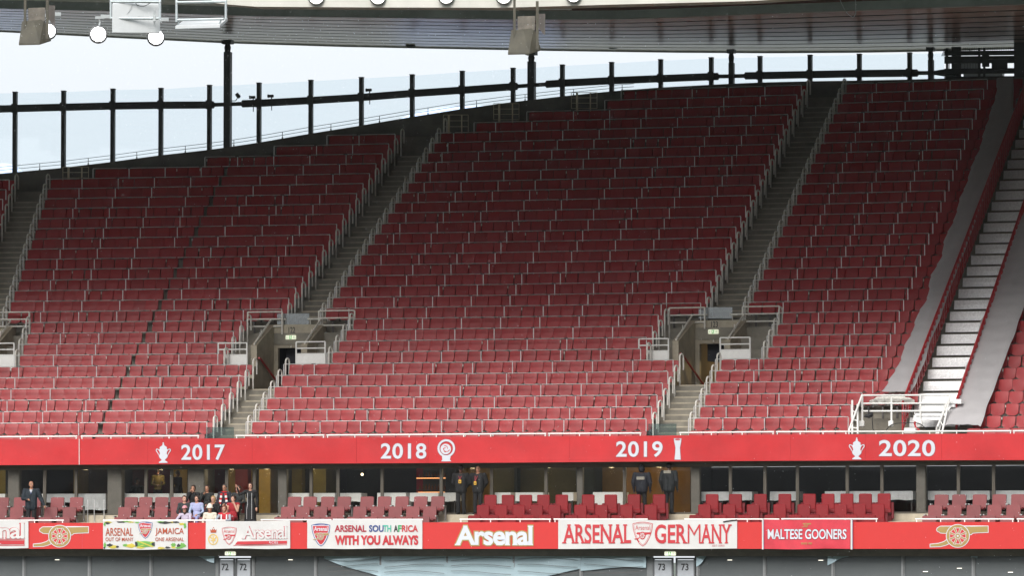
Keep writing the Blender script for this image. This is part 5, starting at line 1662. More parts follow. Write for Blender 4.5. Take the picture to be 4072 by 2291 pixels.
def cannon(u0, v0, u1, v1, parent, m_fill, m_line, m_back, R, disp=zero, line=2.6, base=0.012, name='cannon_emblem'):
    C_ = cannon_parts(u0, v0, u1, v1)
    mb = MB()
    for k in ('trail', 'barrel'):
        if line: lay(mb, flat_shape([grow(C_[k][0], line)]), R, 1, base, disp)
        lay(mb, flat_shape([C_[k][0]]), R, 0, base + 0.003, disp)
    if line: lay(mb, flat_shape([grow(C_['rim'][0], line)]), R, 1, base + 0.005, disp)
    lay(mb, flat_shape([C_['rim'][0]]), R, 0, base + 0.007, disp)
    if line: lay(mb, flat_shape([grow(C_['rim'][1], 0.0)]), R, 1, base + 0.009, disp)
    lay(mb, flat_shape([grow(C_['rim'][1], -line * 0.7)]), R, 2, base + 0.011, disp)
    for s in C_['spokes']:
        if line: lay(mb, flat_shape([grow(s[0], line * 0.55)]), R, 1, base + 0.013, disp)
        lay(mb, flat_shape([s[0]]), R, 0, base + 0.015, disp)
    if line: lay(mb, flat_shape([grow(C_['hub'][0], line * 0.6)]), R, 1, base + 0.017, disp)
    lay(mb, flat_shape(C_['hub']), R, 0, base + 0.019, disp)
    return mb.build(name, [m_fill, m_line, m_back], parent, parent.location if parent.parent is None else parent.parent.location)
cannon(133, 2091, 352, 2177, fb, M_GOLD, M_LETTER, M_REDBOARD, RF)
cannon(3699, 2088, 3930, 2178, fb, M_GOLD, M_LETTER, M_REDBOARD, RF)
# serif lettering: the built-in face with slabs and a thickened stroke
def text_art(parent, s, box, bold, m, R, disp, edge=0.0, m_edge=None, spacing=1.0, lift=0.020, name='lettering', serif=0.0):
    f, ed = text_shape(s, box, bold, edge, spacing)
    mb = MB()
    if ed: lay(mb, ed, R, 1, lift - 0.005, disp)
    lay(mb, f, R, 0, lift, disp)
    if serif:                                  # slab serifs at the feet and heads of the stems
        sl = serif_slabs(f, box, serif)
        for q in sl: lay(mb, flat_shape([q]), R, 0, lift + 0.001, disp)
    return mb.build(name, [m, m_edge or m], parent, parent.location)
def serif_slabs(f, box, k):
    """find stems touching the top and base lines and put short slabs on them"""
    vs, fs = f
    u0, v0, u1, v1 = box
    H = v1 - v0; out = []
    for line, sg in ((v1, -1), (v0, 1)):
        xs = []
        for fc in fs:
            P = [vs[i] for i in fc]
            for i in range(len(P)):
                a, b = P[i], P[(i + 1) % len(P)]
                if abs(a[1] - line) < H * 0.03 and abs(b[1] - line) < H * 0.03 and H * 0.06 < abs(a[0] - b[0]) < H * 0.34:
                    xs.append((min(a[0], b[0]), max(a[0], b[0])))
        xs.sort(); done = []
        for x in xs:
            if done and x[0] < done[-1][1] + 0.5: done[-1] = (min(done[-1][0], x[0]), max(done[-1][1], x[1]))
            else: done.append(x)
        for x0, x1 in done:
            if x1 - x0 < H * 0.36:
                e_ = H * k
                out.append([(x0 - e_, line), (x1 + e_, line), (x1 + e_, line + sg * H * 0.07), (x0 - e_, line + sg * H * 0.07)])
    return out
text_art(fb, 'Arsenal', (1812, 2092, 2118, 2170), 0.03, M_LETTER, RF, zero, 0.045, M_GOLD, 0.94, serif=0.03)
# ---- cloth banners hung over the boards
RH = RF - 0.05
def cloth(name_label, u0, u1, vt, vb, m, seed=0.0, amp=0.03, sag=0.0):
    d = lambda p: wav(p + Vector((seed, 0, 0)), amp, 1.3) + 0.0
    def top(u):
        t = (u - u0) / (u1 - u0); return vt(t) if callable(vt) else vt
    def bot(u):
        t = (u - u0) / (u1 - u0); return (vb(t) if callable(vb) else vb) + 1.2 * math.sin(t * 9 + seed)
    n = max(6, int((u1 - u0) / 12))
    mb = MB(); banner_sheet(mb, [u0 + (u1 - u0) * i / n for i in range(n + 1)], top, bot, RH, d, 0.012, 0, 10)
    o = mb.build('fan_banner', m, origin=on_R((u0 + u1) / 2, 2130, RH), smooth=True)
    tag(o, name_label, 'banner', 'cloth banners on the lower front')
    return o, d
def shield(cx, cy, w, h, d=0.0):
    pts = []
    for t in [i / 10 for i in range(11)]:       # top edge, arched
        pts.append((cx - w / 2 + w * t, cy - h / 2 + h * 0.07 * (1 - math.sin(math.pi * t))))
    for t in [i / 12 for i in range(1, 13)]:
        pts.append((cx + w / 2 * math.cos(t * math.pi / 2) ** 0.62 if t < 1 else cx, cy - h / 2 + h * 0.07 + h * 0.93 * t ** 1.05))
    for t in [i / 12 for i in range(11, 0, -1)]:
        pts.append((cx - w / 2 * math.cos(t * math.pi / 2) ** 0.62, cy - h / 2 + h * 0.07 + h * 0.93 * t ** 1.05))
    return grow(pts, d) if d else pts
def crest(parent, d, cx, cy, w, h, style):
    """style: full colour or outline"""
    mb = MB()
    full = style == 'full'
    if full:
        lay(mb, flat_shape([shield(cx, cy, w, h)]), RH, 3, 0.012, d)
        lay(mb, flat_shape([shield(cx, cy, w, h, -w * 0.035)]), RH, 1, 0.014, d)
        lay(mb, flat_shape([shield(cx, cy, w, h, -w * 0.075)]), RH, 0, 0.016, d)
    else:
        lay(mb, flat_shape([shield(cx, cy, w, h)]), RH, 0, 0.012, d)
        lay(mb, flat_shape([shield(cx, cy, w, h, -w * 0.03)]), RH, 1, 0.014, d)
        lay(mb, flat_shape([shield(cx, cy, w, h, -w * 0.06)]), RH, 0, 0.016, d)
        lay(mb, flat_shape([shield(cx, cy, w, h, -w * 0.078)]), RH, 1, 0.018, d)
    o = mb.build('crest', [M_INKR, M_LETTER if full else M_CLOTHW, M_GOLD, M_INKN], parent, parent.location)
    tx = MB(); lay(tx, fit(flat_text('Arsenal', 0.02 if full else 0.0), (cx - w * 0.36, cy - h * 0.36, cx + w * 0.36, cy - h * 0.17)), RH, 0, 0.021, d)
    tx.build('crest_word', [M_LETTER if full else M_INKR], o, parent.location)
    cannon(cx - w * 0.40, cy - h * 0.10, cx + w * 0.42, cy + h * 0.22, o, M_GOLD if full else M_INKR, M_LETTER if full else M_INKR, M_INKR if full else M_CLOTHW, RH, d, 0.9 if full else 0.0, 0.020, 'crest_cannon')
    return o
# 1 at the left edge
b, d = cloth('white cloth banner cut by the left photo edge, ending in nal', -260, 113, lambda t: 2071 + 1.5 * math.sin(t * 5), 2182, M_CLOTHW, 1.0)
text_art(b, 'Arsenal', (-190, 2081, 97, 2144), 0.045, M_INKR, RH, d, 0, None, 0.92, serif=0.03)
text_art(b, 'Arsenal', (-190, 2081, 97, 2144), 0.020, M_CLOTHW, RH, d, 0, None, 0.92, 0.026, 'lettering_inner')
mb = MB(); lay(mb, flat_shape([[(-190, 2151), (98, 2151), (98, 2167), (-190, 2167)]]), RH, 0, 0.014, d); lay(mb, flat_shape([[(-190, 2149), (98, 2149), (98, 2146.5), (-190, 2146.5)]]), RH, 0, 0.014, d); lay(mb, flat_shape([[(98, 2146.5), (98, 2172), (95.5, 2172), (95.5, 2146.5)]]), RH, 0, 0.014, d)
lay(mb, flat_shape([[(-190, 2169.5), (98, 2169.5), (98, 2172), (-190, 2172)]]), RH, 0, 0.014, d); mb.build('red_bar', M_INKR, b, b.location)
mb = MB(); lay(mb, fit(flat_text('L', 0.02), (-2, 2154, 5, 2164)), RH, 0, 0.019, d); mb.build('small_letters', M_LETTER, b, b.location)
# 2 white with yellow and green corners
b, d = cloth('white cloth banner with green and yellow splashes and rust lettering', 410, 747, lambda t: 2073 + 1.0 * math.sin(t * 7), 2187, M_CLOTHW, 4.0, 0.024)
for s, box, bold in (('ARSENAL', (420, 2101, 530, 2133), 0.012), ('OUT OF MANY', (420, 2139, 531, 2154), 0.01), ('JAMAICA', (618, 2101, 732, 2133), 0.012), ('ONE ARSENAL', (618, 2139, 732, 2154), 0.01)):
    text_art(b, s, box, bold, M_INKO, RH, d)
crest(b, d, 578, 2110, 58, 68, 'full')
def splash(cx, cy, rx, ry, sd):
    r_ = random.Random(sd)
    return [(cx + rx * math.cos(t * 2 * math.pi / 18) * (0.55 + 0.6 * r_.random()), cy + ry * math.sin(t * 2 * math.pi / 18) * (0.55 + 0.6 * r_.random())) for t in range(18)]
for nm_, m_, L in (('splash_yellow', M_INKY, [(432, 2079, 18, 4), (520, 2078, 16, 3), (688, 2079, 20, 3.5), (724, 2086, 14, 6), (450, 2177, 22, 7), (520, 2172, 26, 9), (560, 2180, 20, 4), (640, 2181, 18, 5), (690, 2178, 12, 5)]),
                   ('splash_green', M_INKLG, [(502, 2076, 24, 2.6), (545, 2080, 10, 4), (640, 2077, 16, 3), (736, 2092, 6, 12), (418, 2170, 6, 12), (500, 2170, 12, 6), (690, 2168, 10, 9), (728, 2170, 14, 12), (712, 2180, 16, 5), (417, 2086, 5, 9)]),
                   ('splash_black', M_INKB, [(428, 2082, 12, 5), (480, 2078, 20, 3.5), (660, 2080, 28, 5), (700, 2078, 14, 4), (438, 2170, 13, 7), (468, 2176, 7, 5), (415, 2180, 4, 5), (668, 2179, 12, 5), (710, 2172, 8, 8)])):
    mb = MB()
    for i, q in enumerate(L): lay(mb, flat_shape([splash(*q, i * 7 + len(nm_))]), RH, 0, 0.012 + {'splash_yellow': 0, 'splash_green': 0.002, 'splash_black': 0.004}[nm_], d)
    mb.build(nm_, m_, b, b.location)
mb = MB()
fx0, fy0, fx1, fy1 = 537, 2153, 616, 2178
lay(mb, flat_shape([[(fx0, fy0 + 3), ((fx0 + fx1) / 2, fy0), (fx1, fy0 + 5), (fx1, fy1 - 4), ((fx0 + fx1) / 2, fy1), (fx0 + 2, fy1 - 2)]]), RH, 1, 0.016, d)
lay(mb, flat_shape([[(fx0, fy0 + 3), (fx0 + 34, 2165), (fx0 + 2, fy1 - 2)]]), RH, 0, 0.018, d); lay(mb, flat_shape([[(fx1, fy0 + 5), (fx1 - 34, 2165), (fx1, fy1 - 4)]]), RH, 0, 0.018, d)
for q in ([(fx0 + 6, fy0), (fx0 + 12, fy0 - 1), (fx1 - 4, fy1 - 3), (fx1 - 10, fy1)], [(fx0 + 6, fy1), (fx0 + 12, fy1), (fx1 - 4, fy0 + 4), (fx1 - 10, fy0 + 2)]): lay(mb, flat_shape([q]), RH, 2, 0.020, d)
mb.build('flag_mark', [M_INKB, M_INKLG, M_INKY], b, b.location)
# 3 armed forces
b, d = cloth('wrinkled white cloth banner with outlined lettering and small crown badge', 818, 1154, lambda t: 2073 + 3 * math.sin(t * 3) - 3 * t, 2184, M_CLOTHW, 7.5, 0.03)
text_art(b, 'Arsenal', (964, 2094, 1142, 2145), 0.045, M_PALER, RH, d, 0, None, 0.92, serif=0.03)
text_art(b, 'Arsenal', (964, 2094, 1142, 2145), 0.022, M_CLOTHW, RH, d, 0, None, 0.92, 0.026, 'lettering_inner')
mb = MB(); lay(mb, flat_shape([[(945, 2155), (1142, 2152), (1142, 2164), (935, 2168)]]), RH, 0, 0.014, d); lay(mb, flat_shape([[(930, 2170), (1142, 2167), (1142, 2169), (928, 2172)]]), RH, 0, 0.014, d); mb.build('red_bar', M_INKR, b, b.location)
text_art(b, 'ARMED FORCES', (990, 2155, 1106, 2163.5), 0.012, M_LETTER, RH, d, 0, None, 1.3, 0.024)
crest(b, d, 912, 2133, 58, 72, 'line')
mb = MB()
lay(mb, flat_shape([ellipse(848, 2147, 20, 22), ellipse(848, 2147, 16, 18)]), RH, 0, 0.014, d)
for q in ([(846, 2132), (850, 2132), (850, 2162), (846, 2162)], [(834, 2138), (838, 2135), (849, 2147), (860, 2135), (863, 2138), (850, 2152)], [(838, 2150), (858, 2150), (858, 2153), (838, 2153)]): lay(mb, flat_shape([q]), RH, 0, 0.016, d)
mb.build('badge', mat('ink_ochre', (0.62, 0.42, 0.10), 0.6), b, b.location)
mb = MB()
lay(mb, flat_shape([[(838, 2120), (836, 2106), (842, 2111), (845, 2103), (849, 2109), (853, 2103), (856, 2111), (862, 2106), (860, 2120)]]), RH, 0, 0.014, d); lay(mb, flat_shape([ellipse(849, 2100, 2.2)]), RH, 0, 0.014, d)
mb.build('crown', M_INKO, b, b.location)
# 4 South Africa
b, d = cloth('white cloth banner with red crest and two lines of red and coloured capitals', 1222, 1679, lambda t: 2069 + 1.2 * math.sin(t * 6), lambda t: 2184, M_CLOTHW, 11.0, 0.026)
crest(b, d, 1276, 2129, 74, 92, 'full')
text_art(b, 'ARSENAL', (1331, 2090, 1457, 2117), 0.03, M_INKDR, RH, d)
for s, box, m_ in (('SOU', (1468, 2090, 1526, 2117), M_INKN), ('TH', (1524, 2090, 1556, 2117), M_INKT), ('A', (1566, 2090, 1583, 2117), M_INKB), ('F', (1583, 2090, 1598, 2117), M_INKG), ('RICA', (1599, 2090, 1662, 2117), M_INKR)):
    text_art(b, s, box, 0.03, m_, RH, d)
text_art(b, 'WITH YOU ALWAYS', (1332, 2131, 1663, 2169), 0.04, M_INKR, RH, d, 0.012, M_PALER)
# 5 Germany
gt = lambda t: 2068 + (3.5 * math.exp(-((t - 0.575) / 0.09) ** 2)) + (4 * (t - 0.9) * 10 if t > 0.9 else 0) * 0.5
b, d = cloth('widest white cloth banner with tall red serif capitals either side of a crest', 2220, 2931, gt, 2184, M_CLOTHW, 14.0, 0.026)
text_art(b, 'ARSENAL', (2240, 2087, 2511, 2163), 0.018, M_INKR, RH, d, 0, None, 1.0, serif=0.05)
for s_, bx_, bo_, sf_ in (('GER', (2604, 2087, 2730, 2163), 0.018, 0.045), ('M', (2735, 2087, 2786, 2163), -0.012, 0.0), ('ANY', (2789, 2087, 2908, 2163), 0.014, 0.04)): text_art(b, s_, bx_, bo_, M_INKR, RH, d, 0, None, 1.0, serif=sf_)
crest(b, d, 2556, 2126, 80, 98, 'line')
text_art(b, 'EST 2002', (2834, 2168, 2882, 2175), 0.0, M_PALER, RH, d)
mb = MB(); mb.tube([on_R(2876, 2077, RH - 0.03), on_R(2890, 2074, RH - 0.04), on_R(2930, 2069, RH - 0.03)], 0.018, 6); mb.build('black_tape', M_INKB, b, b.location)
# 6 Maltese
M_REDCLOTH = mat('red_cloth', (0.52, 0.03, 0.05), 0.6, noise_amt=0.12, noise_scale=3)
b, d = cloth('creased red cloth banner with bold white capitals and gold cannon', 3032, 3381, lambda t: 2067 + 3.0 * math.sin(t * 4.5) ** 2, lambda t: 2186 - 2 * t, M_REDCLOTH, 17.0, 0.03)
text_art(b, 'MALTESE GOONERS', (3054, 2106, 3367, 2146), 0.018, M_LETTER, RH, d, 0.02, M_INKB, 0.98, 0.024)
text_art(b, 'SINCE 1985', (3186, 2159, 3230, 2167), 0.03, M_GOLD, RH, d)
cannon(3188, 2081, 3226, 2099, b, M_GOLD, M_GOLD, M_REDCLOTH, RH, d, 0.0, 0.012)
for u, w in ((3033, 6), (3386, 7)):
    mb = MB(); mb.ring([on_R(u - w / 2, 2187, RH - 0.02), on_R(u + w / 2, 2187, RH - 0.02)], [on_R(u - w / 2, 2065, RH - 0.02), on_R(u + w / 2, 2065, RH - 0.02)])
    mb.build('white_edge', M_CLOTHW, b, b.location)
    mb = MB(); mb.tube([on_R(u + w / 2 + 1, 2187, RH - 0.03), on_R(u + w / 2 + 1, 2065, RH - 0.03)], 0.008, 5); mb.build('navy_piping', M_INKN, b, b.location)
# rails over the lower front
def club_rail(u0, u1, v, lb):
    R = RF + 0.08
    n = max(2, int((u1 - u0) / 60))
    pts = [on_R(u0 + (u1 - u0) * i / n, v, R) for i in range(n + 1)]
    mb = MB(); mb.tube(pts, 0.026, 8)
    ob = mb.build('balcony_rail', M_WHITE, origin=pts[n // 2], smooth=True)
    tag(ob, lb, 'railing', 'white rails over the lower red front')
    k = max(1, round((u1 - u0) / 112))
    for i in range(k + 1):
        p = on_R(u0 + 5 + (u1 - u0 - 10) * i / k, v, R)
        pm = MB(); pm.tube([p, Vector((p.x, p.y, p.z - 0.12))], 0.02, 6); pm.build('post', M_WHITE, ob, ob.location, smooth=True)
for u0, u1, v, lb in ((-200, 254, 2071, 'white rail over the left cannon, in front of the standing man'), (410, 898, 2071, 'white rail in front of the seated crowd'), (1037, 1318, 2069, 'white rail over the banner with the small crown'), (1324, 1682, 2068, 'white rail over the two-line capitals banner'),
                      (1828, 2191, 2067, 'white rail over the large white word on red'), (2202, 2576, 2066.5, 'white rail over the left half of the widest banner'), (2722, 3099, 2066.5, 'white rail over the right half of the widest banner'), (3107, 3490, 2065.5, 'white rail over the creased red banner'), (3640, 4032, 2066, 'white rail over the right cannon'), (4044, 4300, 2066, 'white rail at the far right edge over the red front')):
    club_rail(u0, u1, v, lb)

# ---- club seats
M_CLUB = mat('club_pad_faded', (0.165, 0.024, 0.026), 0.6, noise_amt=0.1, noise_scale=6, rnd=0.14)
M_CLUBD = mat('club_back_shell', (0.12, 0.016, 0.02), 0.5)
M_ARM = mat('armchair_red', (0.205, 0.005, 0.009), 0.65, noise_amt=0.1, noise_scale=6, rnd=0.10)
M_ARMD = mat('armchair_side', (0.13, 0.005, 0.009), 0.65, noise_amt=0.1)
M_CHROME = mat('bright_cap', (0.75, 0.75, 0.74), 0.25, metal=0.6)
def proto_club():
    rt = empty('club_chair', (0, 0, 0))
    mb = MB(); seat_panel(mb, 0.47, 0.50, 0.16, 0.26, 0.40, 0.01, 0.09, corner=0.09); mb.build('backrest', M_CLUB, rt, smooth=True)
    mb = MB(); mb.box((0, -0.06, 0.42), (0.47, 0.40, 0.10), bev=0.04); mb.build('seat_pad', M_CLUB, rt)
    mb = MB(); mb.box((0, 0.15, 0.2), (0.08, 0.08, 0.4)); mb.box((0, 0.30, 0.58), (0.40, 0.05, 0.34)); mb.build('shell', M_CLUBD, rt)
    for s in (-1, 1):
        mb = MB(); mb.box((s * 0.30, 0.02, 0.56), (0.06, 0.34, 0.05), bev=0.02); mb.box((s * 0.30, 0.14, 0.3), (0.05, 0.08, 0.5))
        ar = mb.build('armrest', M_BRACK, rt)
        mb = MB(); mb.box((s * 0.30, -0.165, 0.565), (0.052, 0.03, 0.052), bev=0.02); mb.build('end_cap', M_CHROME, ar)
    return rt
def proto_arm():
    rt = empty('club_armchair', (0, 0, 0))
    mb = MB(); mb.box((0, 0.22, 0.66), (0.44, 0.16, 0.56), bev=0.03); mb.build('backrest', M_ARM, rt)
    mb = MB(); mb.box((0, -0.06, 0.36), (0.44, 0.42, 0.18), bev=0.04); mb.build('seat_pad', M_ARM, rt)
    for s in (-1, 1):
        mb = MB(); mb.box((s * 0.265, 0.04, 0.36), (0.09, 0.58, 0.56), bev=0.02); mb.build('arm', M_ARMD, rt)
    mb = MB(); mb.box((0, 0.1, 0.13), (0.5, 0.4, 0.26)); mb.build('base', M_ARMD, rt)
    return rt
PC, PA = proto_club(), proto_arm()
usedp = {}
def place(proto, u, R, z, label, group, turn=0.0):
    o = proto if proto.name not in usedp else dup_tree(proto)
    usedp[proto.name] = 1
    a = ang_uz(u, R, z + 0.7)
    o.location = pol(a, R, z); o.rotation_euler = (0, 0, -a + turn)
    return tag(o, label, 'seat', group)
CB = [-70, 3, 75, 130, 222, 298, 516, 573, 637, 698, 758, 820, 880, 1165, 1227, 1297, 1363, 1454, 1523, 1593, 1667, 1735]
CA = [-60, -5, 60, 128, 196, 270, 490, 563, 635, 700, 765, 830, 895, 1138, 1199, 1268, 1337, 1425, 1496, 1566, 1636, 1703]
CCl = [-50, 42, 105, 173, 245, 474, 537, 605, 680, 740, 810, 880, 1110, 1173, 1240, 1310, 1400, 1468, 1538, 1607, 1675]
AB = [1951, 2021, 2092, 2162, 2235, 2340, 2430, 2522, 2622, 2833, 2926, 3025, 3122, 3220, 3294, 3369, 3443, 3517]
AA = [1922, 1993, 2064, 2135, 2206, 2309, 2392, 2492, 2589, 2803, 2901, 2996, 3102, 3198, 3271, 3344, 3419, 3493]
BB2 = [3739, 3809, 3891, 3969, 4044, 4116]; BA2 = [3714, 3791, 3867, 3950, 4025, 4100]; BC2 = [3690, 3765, 3845, 3925, 4000, 4075]
def sect(u): return 'left of the concrete column' if u < 400 else 'beside the seated crowd' if u < 1000 else 'under 2018'
for lst, R, z, rn in ((CB, RBk, ZB_, 'back'), (CA, RAk, ZA_, 'middle'), (CCl, RCk, ZCc, 'front')):
    cnt = {}
    for u in lst:
        s = sect(u); cnt[s] = cnt.get(s, 0) + 1
        place(PC, u, R, z, 'faded red club seat, %s from left in %s row %s' % (ordw(cnt[s]), rn, s), 'faded red club seats', 0.10)
for lst, R, z, rn in ((BB2, RBk, ZB_, 'back'), (BA2, RAk, ZA_, 'middle'), (BC2, RCk, ZCc, 'front')):
    for i, u in enumerate(lst): place(PC, u, R, z, 'faded red club seat, %s from left in %s row above the right cannon' % (ordw(i + 1), rn), 'faded red club seats', 0.12)
for lst, R, z, rn in ((AB, RBk, ZB_, 'back'), (AA, RAk, ZA_, 'middle'), ([u - 35 for u in AA], RCk, ZCc, 'front')):
    for i, u in enumerate(lst):
        s = 'left of the guards\' aisle' if i < 9 else 'right of the guards\' aisle'
        place(PA, u, R, z, 'bright red box armchair, %s from left in %s row %s' % (ordw(i % 9 + 1), rn, s), 'bright red club armchairs', 0.34)
# thin upright bars in front of the left lounge window
for i, u in enumerate((256, 349, 375, 414)):
    R = RBk + 0.35; p = on_R(u, 1988 if i else 1985, R)
    mb = MB(); mb.tube([p, Vector((p.x, p.y, ZB_))], 0.016, 6)
    tag(mb.build('upright_bar', M_STEEL, origin=(p.x, p.y, ZB_), smooth=True), 'thin pale upright bar, %s from left before the lounge window beside the standing man' % ordw(i + 1), 'post', 'thin bars before the left lounge window')

# ================================================================== LOWEST STRIP: dark soffit, glazing, numbered doors
mb = MB()
RS = RF + 0.25
us = list(range(U0, U1, 60))
A = [on_R(u, 2184, RF + 0.1) for u in us]; B = [on_R(u, 2186, RF + 0.1) for u in us]; Cc = [on_R(u, 2214, RF + 0.45) for u in us]; Dd = [on_R(u, 2214, RF + 1.2) for u in us]
mb.ring(A, Cc); mb.ring(Cc, [pol(angle_of(p), RF + 2.0, p.z) for p in Cc])
tag(mb.build('lower_soffit', mat('soffit_brown', (0.085, 0.072, 0.055), 0.7, noise_amt=0.25), origin=B[40]), 'dark brown band under the red front', 'ceiling')
RLG = RF + 0.9
MU2 = [-180, 95, 355, 600, 680 - 70 + 0, 1255, 1515, 1780, 2045, 2310, 2575, 2780, 3040, 3312, 3590, 3870, 4140]
MU2 = sorted(set([-180, 95, 355, 600, 860, 1008, 1255, 1515, 1780, 2045, 2310, 2575, 2775, 3040, 3312, 3590, 3870, 4140]))
def refl_glass(name):
    m = mat(name, (0.115, 0.125, 0.128), 0.12, noise_amt=0.06, noise_scale=1.0, spec=0.9)
    return m
M_LOWG = refl_glass('reflective_glazing')
M_GLASSREFL = mat('painted_reflection', (0.44, 0.57, 0.62), 0.12, metal=0.25, noise_amt=0.06, noise_scale=0.6, bump=0.08, bump_scale=1.4)  # pale tone of the reflections put into the colour
for i in range(len(MU2) - 1):
    u0, u1 = MU2[i], MU2[i + 1]
    if (u0, u1) in ((860, 1008), (2575, 2775)): continue
    R = RLG; vt, vb = 2205, 2360
    a0, a1 = angle_of(on_R(u0, 2250, R)), angle_of(on_R(u1, 2250, R)); am = (a0 + a1) / 2
    zt, zb = z_at(u0, vt, R), z_at(u0, vb, R); w = (a1 - a0) * R
    rt = empty('glazing', pol(am, R, zb), -am)
    tag(rt, 'grey reflective glass panel, %s from the left in the strip below the banners' % ordw(max(1, i)), 'window', 'glass panels below the lower front')
    mb = MB(); nx_, nz_ = 14, 8
    ht = zt - zb
    vs = []
    for k in range(nz_ + 1):
        for j in range(nx_ + 1):
            x = -w / 2 + 0.03 + (w - 0.06) * j / nx_; z = ht * k / nz_
            vs.append(Vector((x, 0.012 * noise.noise(Vector((x * 0.9 + i * 3.1, z * 1.2, 2.0))) + 0.02 * (k / nz_) ** 2, z)))
    mb.add(vs, [(k * (nx_ + 1) + j, k * (nx_ + 1) + j + 1, (k + 1) * (nx_ + 1) + j + 1, (k + 1) * (nx_ + 1) + j) for k in range(nz_) for j in range(nx_)])
    mb.build('pane', M_LOWG, rt, smooth=True)
    mb = MB(); mb.box((-w / 2, -0.03, ht / 2), (0.07, 0.08, ht)); mb.box((-w / 2 + 0.055, -0.015, ht / 2), (0.03, 0.05, ht)); mb.build('mullion', mat('mullion_grey', (0.20, 0.205, 0.21), 0.45), rt)
# added wavy sheets, standing in for bright reflections on the lower glass
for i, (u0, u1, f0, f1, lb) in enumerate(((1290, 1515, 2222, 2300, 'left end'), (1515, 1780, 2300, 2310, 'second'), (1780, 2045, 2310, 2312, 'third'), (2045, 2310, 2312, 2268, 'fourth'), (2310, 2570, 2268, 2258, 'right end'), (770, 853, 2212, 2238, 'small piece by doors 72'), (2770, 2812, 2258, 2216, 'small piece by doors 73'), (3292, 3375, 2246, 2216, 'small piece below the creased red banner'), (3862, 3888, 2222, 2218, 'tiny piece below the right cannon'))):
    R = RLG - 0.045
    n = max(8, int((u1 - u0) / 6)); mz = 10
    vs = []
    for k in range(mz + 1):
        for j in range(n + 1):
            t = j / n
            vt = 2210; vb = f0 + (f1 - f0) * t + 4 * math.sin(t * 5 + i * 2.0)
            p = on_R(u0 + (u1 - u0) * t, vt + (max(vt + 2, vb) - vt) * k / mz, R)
            # the sheet is shaped to lean back and forth, so it mirrors the open sky in patches
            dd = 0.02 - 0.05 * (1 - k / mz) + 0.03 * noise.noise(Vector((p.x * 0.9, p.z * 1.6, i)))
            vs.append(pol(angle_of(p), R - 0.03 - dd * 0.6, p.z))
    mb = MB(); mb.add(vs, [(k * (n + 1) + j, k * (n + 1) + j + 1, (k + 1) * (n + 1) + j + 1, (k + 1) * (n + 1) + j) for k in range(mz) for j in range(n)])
    fo = mb.build('reflection_sheet', M_GLASSREFL, origin=vs[0], smooth=True)
    if u1 - u0 > 120:
        for q in range(3):
            ts = [0.05 + 0.9 * j / 10 for j in range(11)]
            ln = MB(); ln.tube([on_R(u0 + (u1 - u0) * t_, 2226 + q * 26 + 7 * math.sin(t_ * 4 + q + i) + (f0 + (f1 - f0) * t_ - 2300) * 0.2 * q / 4, R - 0.13) for t_ in ts], 0.008, 5); ln.build('reflection_line', M_BRACK, fo, vs[0])  # dark lines of the reflection, added as thin tubes
    tag(fo, 'pale blue reflection shape added over the lower glass, ' + lb, 'film', 'reflection shapes added over the lower glass')
M_DOOR = mat('door_grey', (0.36, 0.38, 0.41), 0.45, noise_amt=0.06)
for no, (ua, ub, uc, ud), tx in (('72', (872, 931, 940, 998), ((881, 909), (953, 981))), ('73', (2599, 2674, 2690, 2762), ((2617, 2645), (2709, 2738)))):
    for k, (x0, x1) in enumerate(((ua, ub), (uc, ud))):
        R = RLG - 0.04; zt, zb = z_at(x0, 2229, R), z_at(x0, 2370, R)
        a0, a1 = angle_of(on_R(x0, 2250, R)), angle_of(on_R(x1, 2250, R)); am = (a0 + a1) / 2; w = (a1 - a0) * R
        rt = empty('door', pol(am, R, zb)); tag(rt, 'grey door leaf numbered %s, %s of the pair below the exit sign' % (no, 'left' if k == 0 else 'right'), 'door', 'numbered grey doors')
        mb = MB(); mb.box((0, 0.03, (zt - zb) / 2), (w - 0.04, 0.05, zt - zb), frame(am, R, zb), bev=0.01); mb.build('leaf', M_DOOR, rt, rt.location)
        mb = MB()
        for s in (-1, 1): mb.box((s * w / 2, 0.02, (zt - zb) / 2 + 0.03), (0.05, 0.09, zt - zb + 0.1), frame(am, R, zb))
        mb.box((0, 0.02, zt - zb + 0.05), (w, 0.09, 0.06), frame(am, R, zb)); mb.build('door_frame', mat('door_frame', (0.09, 0.095, 0.10), 0.5), rt, rt.location)
        mb = MB(); lay(mb, fit(flat_text(no, 0.022, 1.0), (tx[k][0], 2243, tx[k][1], 2271)), R, 0, 0.004); mb.build('number', M_INKB, rt, rt.location)
exit_sign((897, 2195, 939, 2211), RF + 0.30, 'lit exit sign under the red front above doors 72')
exit_sign((2645, 2195, 2689, 2212), RF + 0.30, 'lit exit sign under the red front above doors 73')
mb = MB()
for u0, u1 in ((840, 872), (998, 1010), (2560, 2599), (2762, 2778)):
    ring_px(mb, RLG + 0.02, 2205, 2370, u0, u1)
structure(mb.build('door_surround', mat('surround_grey', (0.17, 0.18, 0.185), 0.5)))
for i, (u, v) in enumerate(((227, 2228), (1155, 2228), (2902, 2229), (3264, 2230), (3680, 2275), (3815, 2262), (4018, 2278))):
    p = on_R(u, v, RLG + 1.2)
    mb = MB(); p = on_R(u, v, RLG - 0.06); mb.box((0, 0, 0), (0.17, 0.012, 0.022), frame(angle_of(p), RLG - 0.06, p.z), bev=0.005)
    tag(mb.build('strip_light', mat('strip_pale', (0.8, 0.76, 0.66), 0.4, emit=((1, 0.94, 0.8), 0.8), noise_amt=0), origin=p), 'short pale light strip seen in the lower glass, %s from left' % ordw(i + 1), 'lamp', 'pale light strips in the lower glass')
HAZE = 0.000034
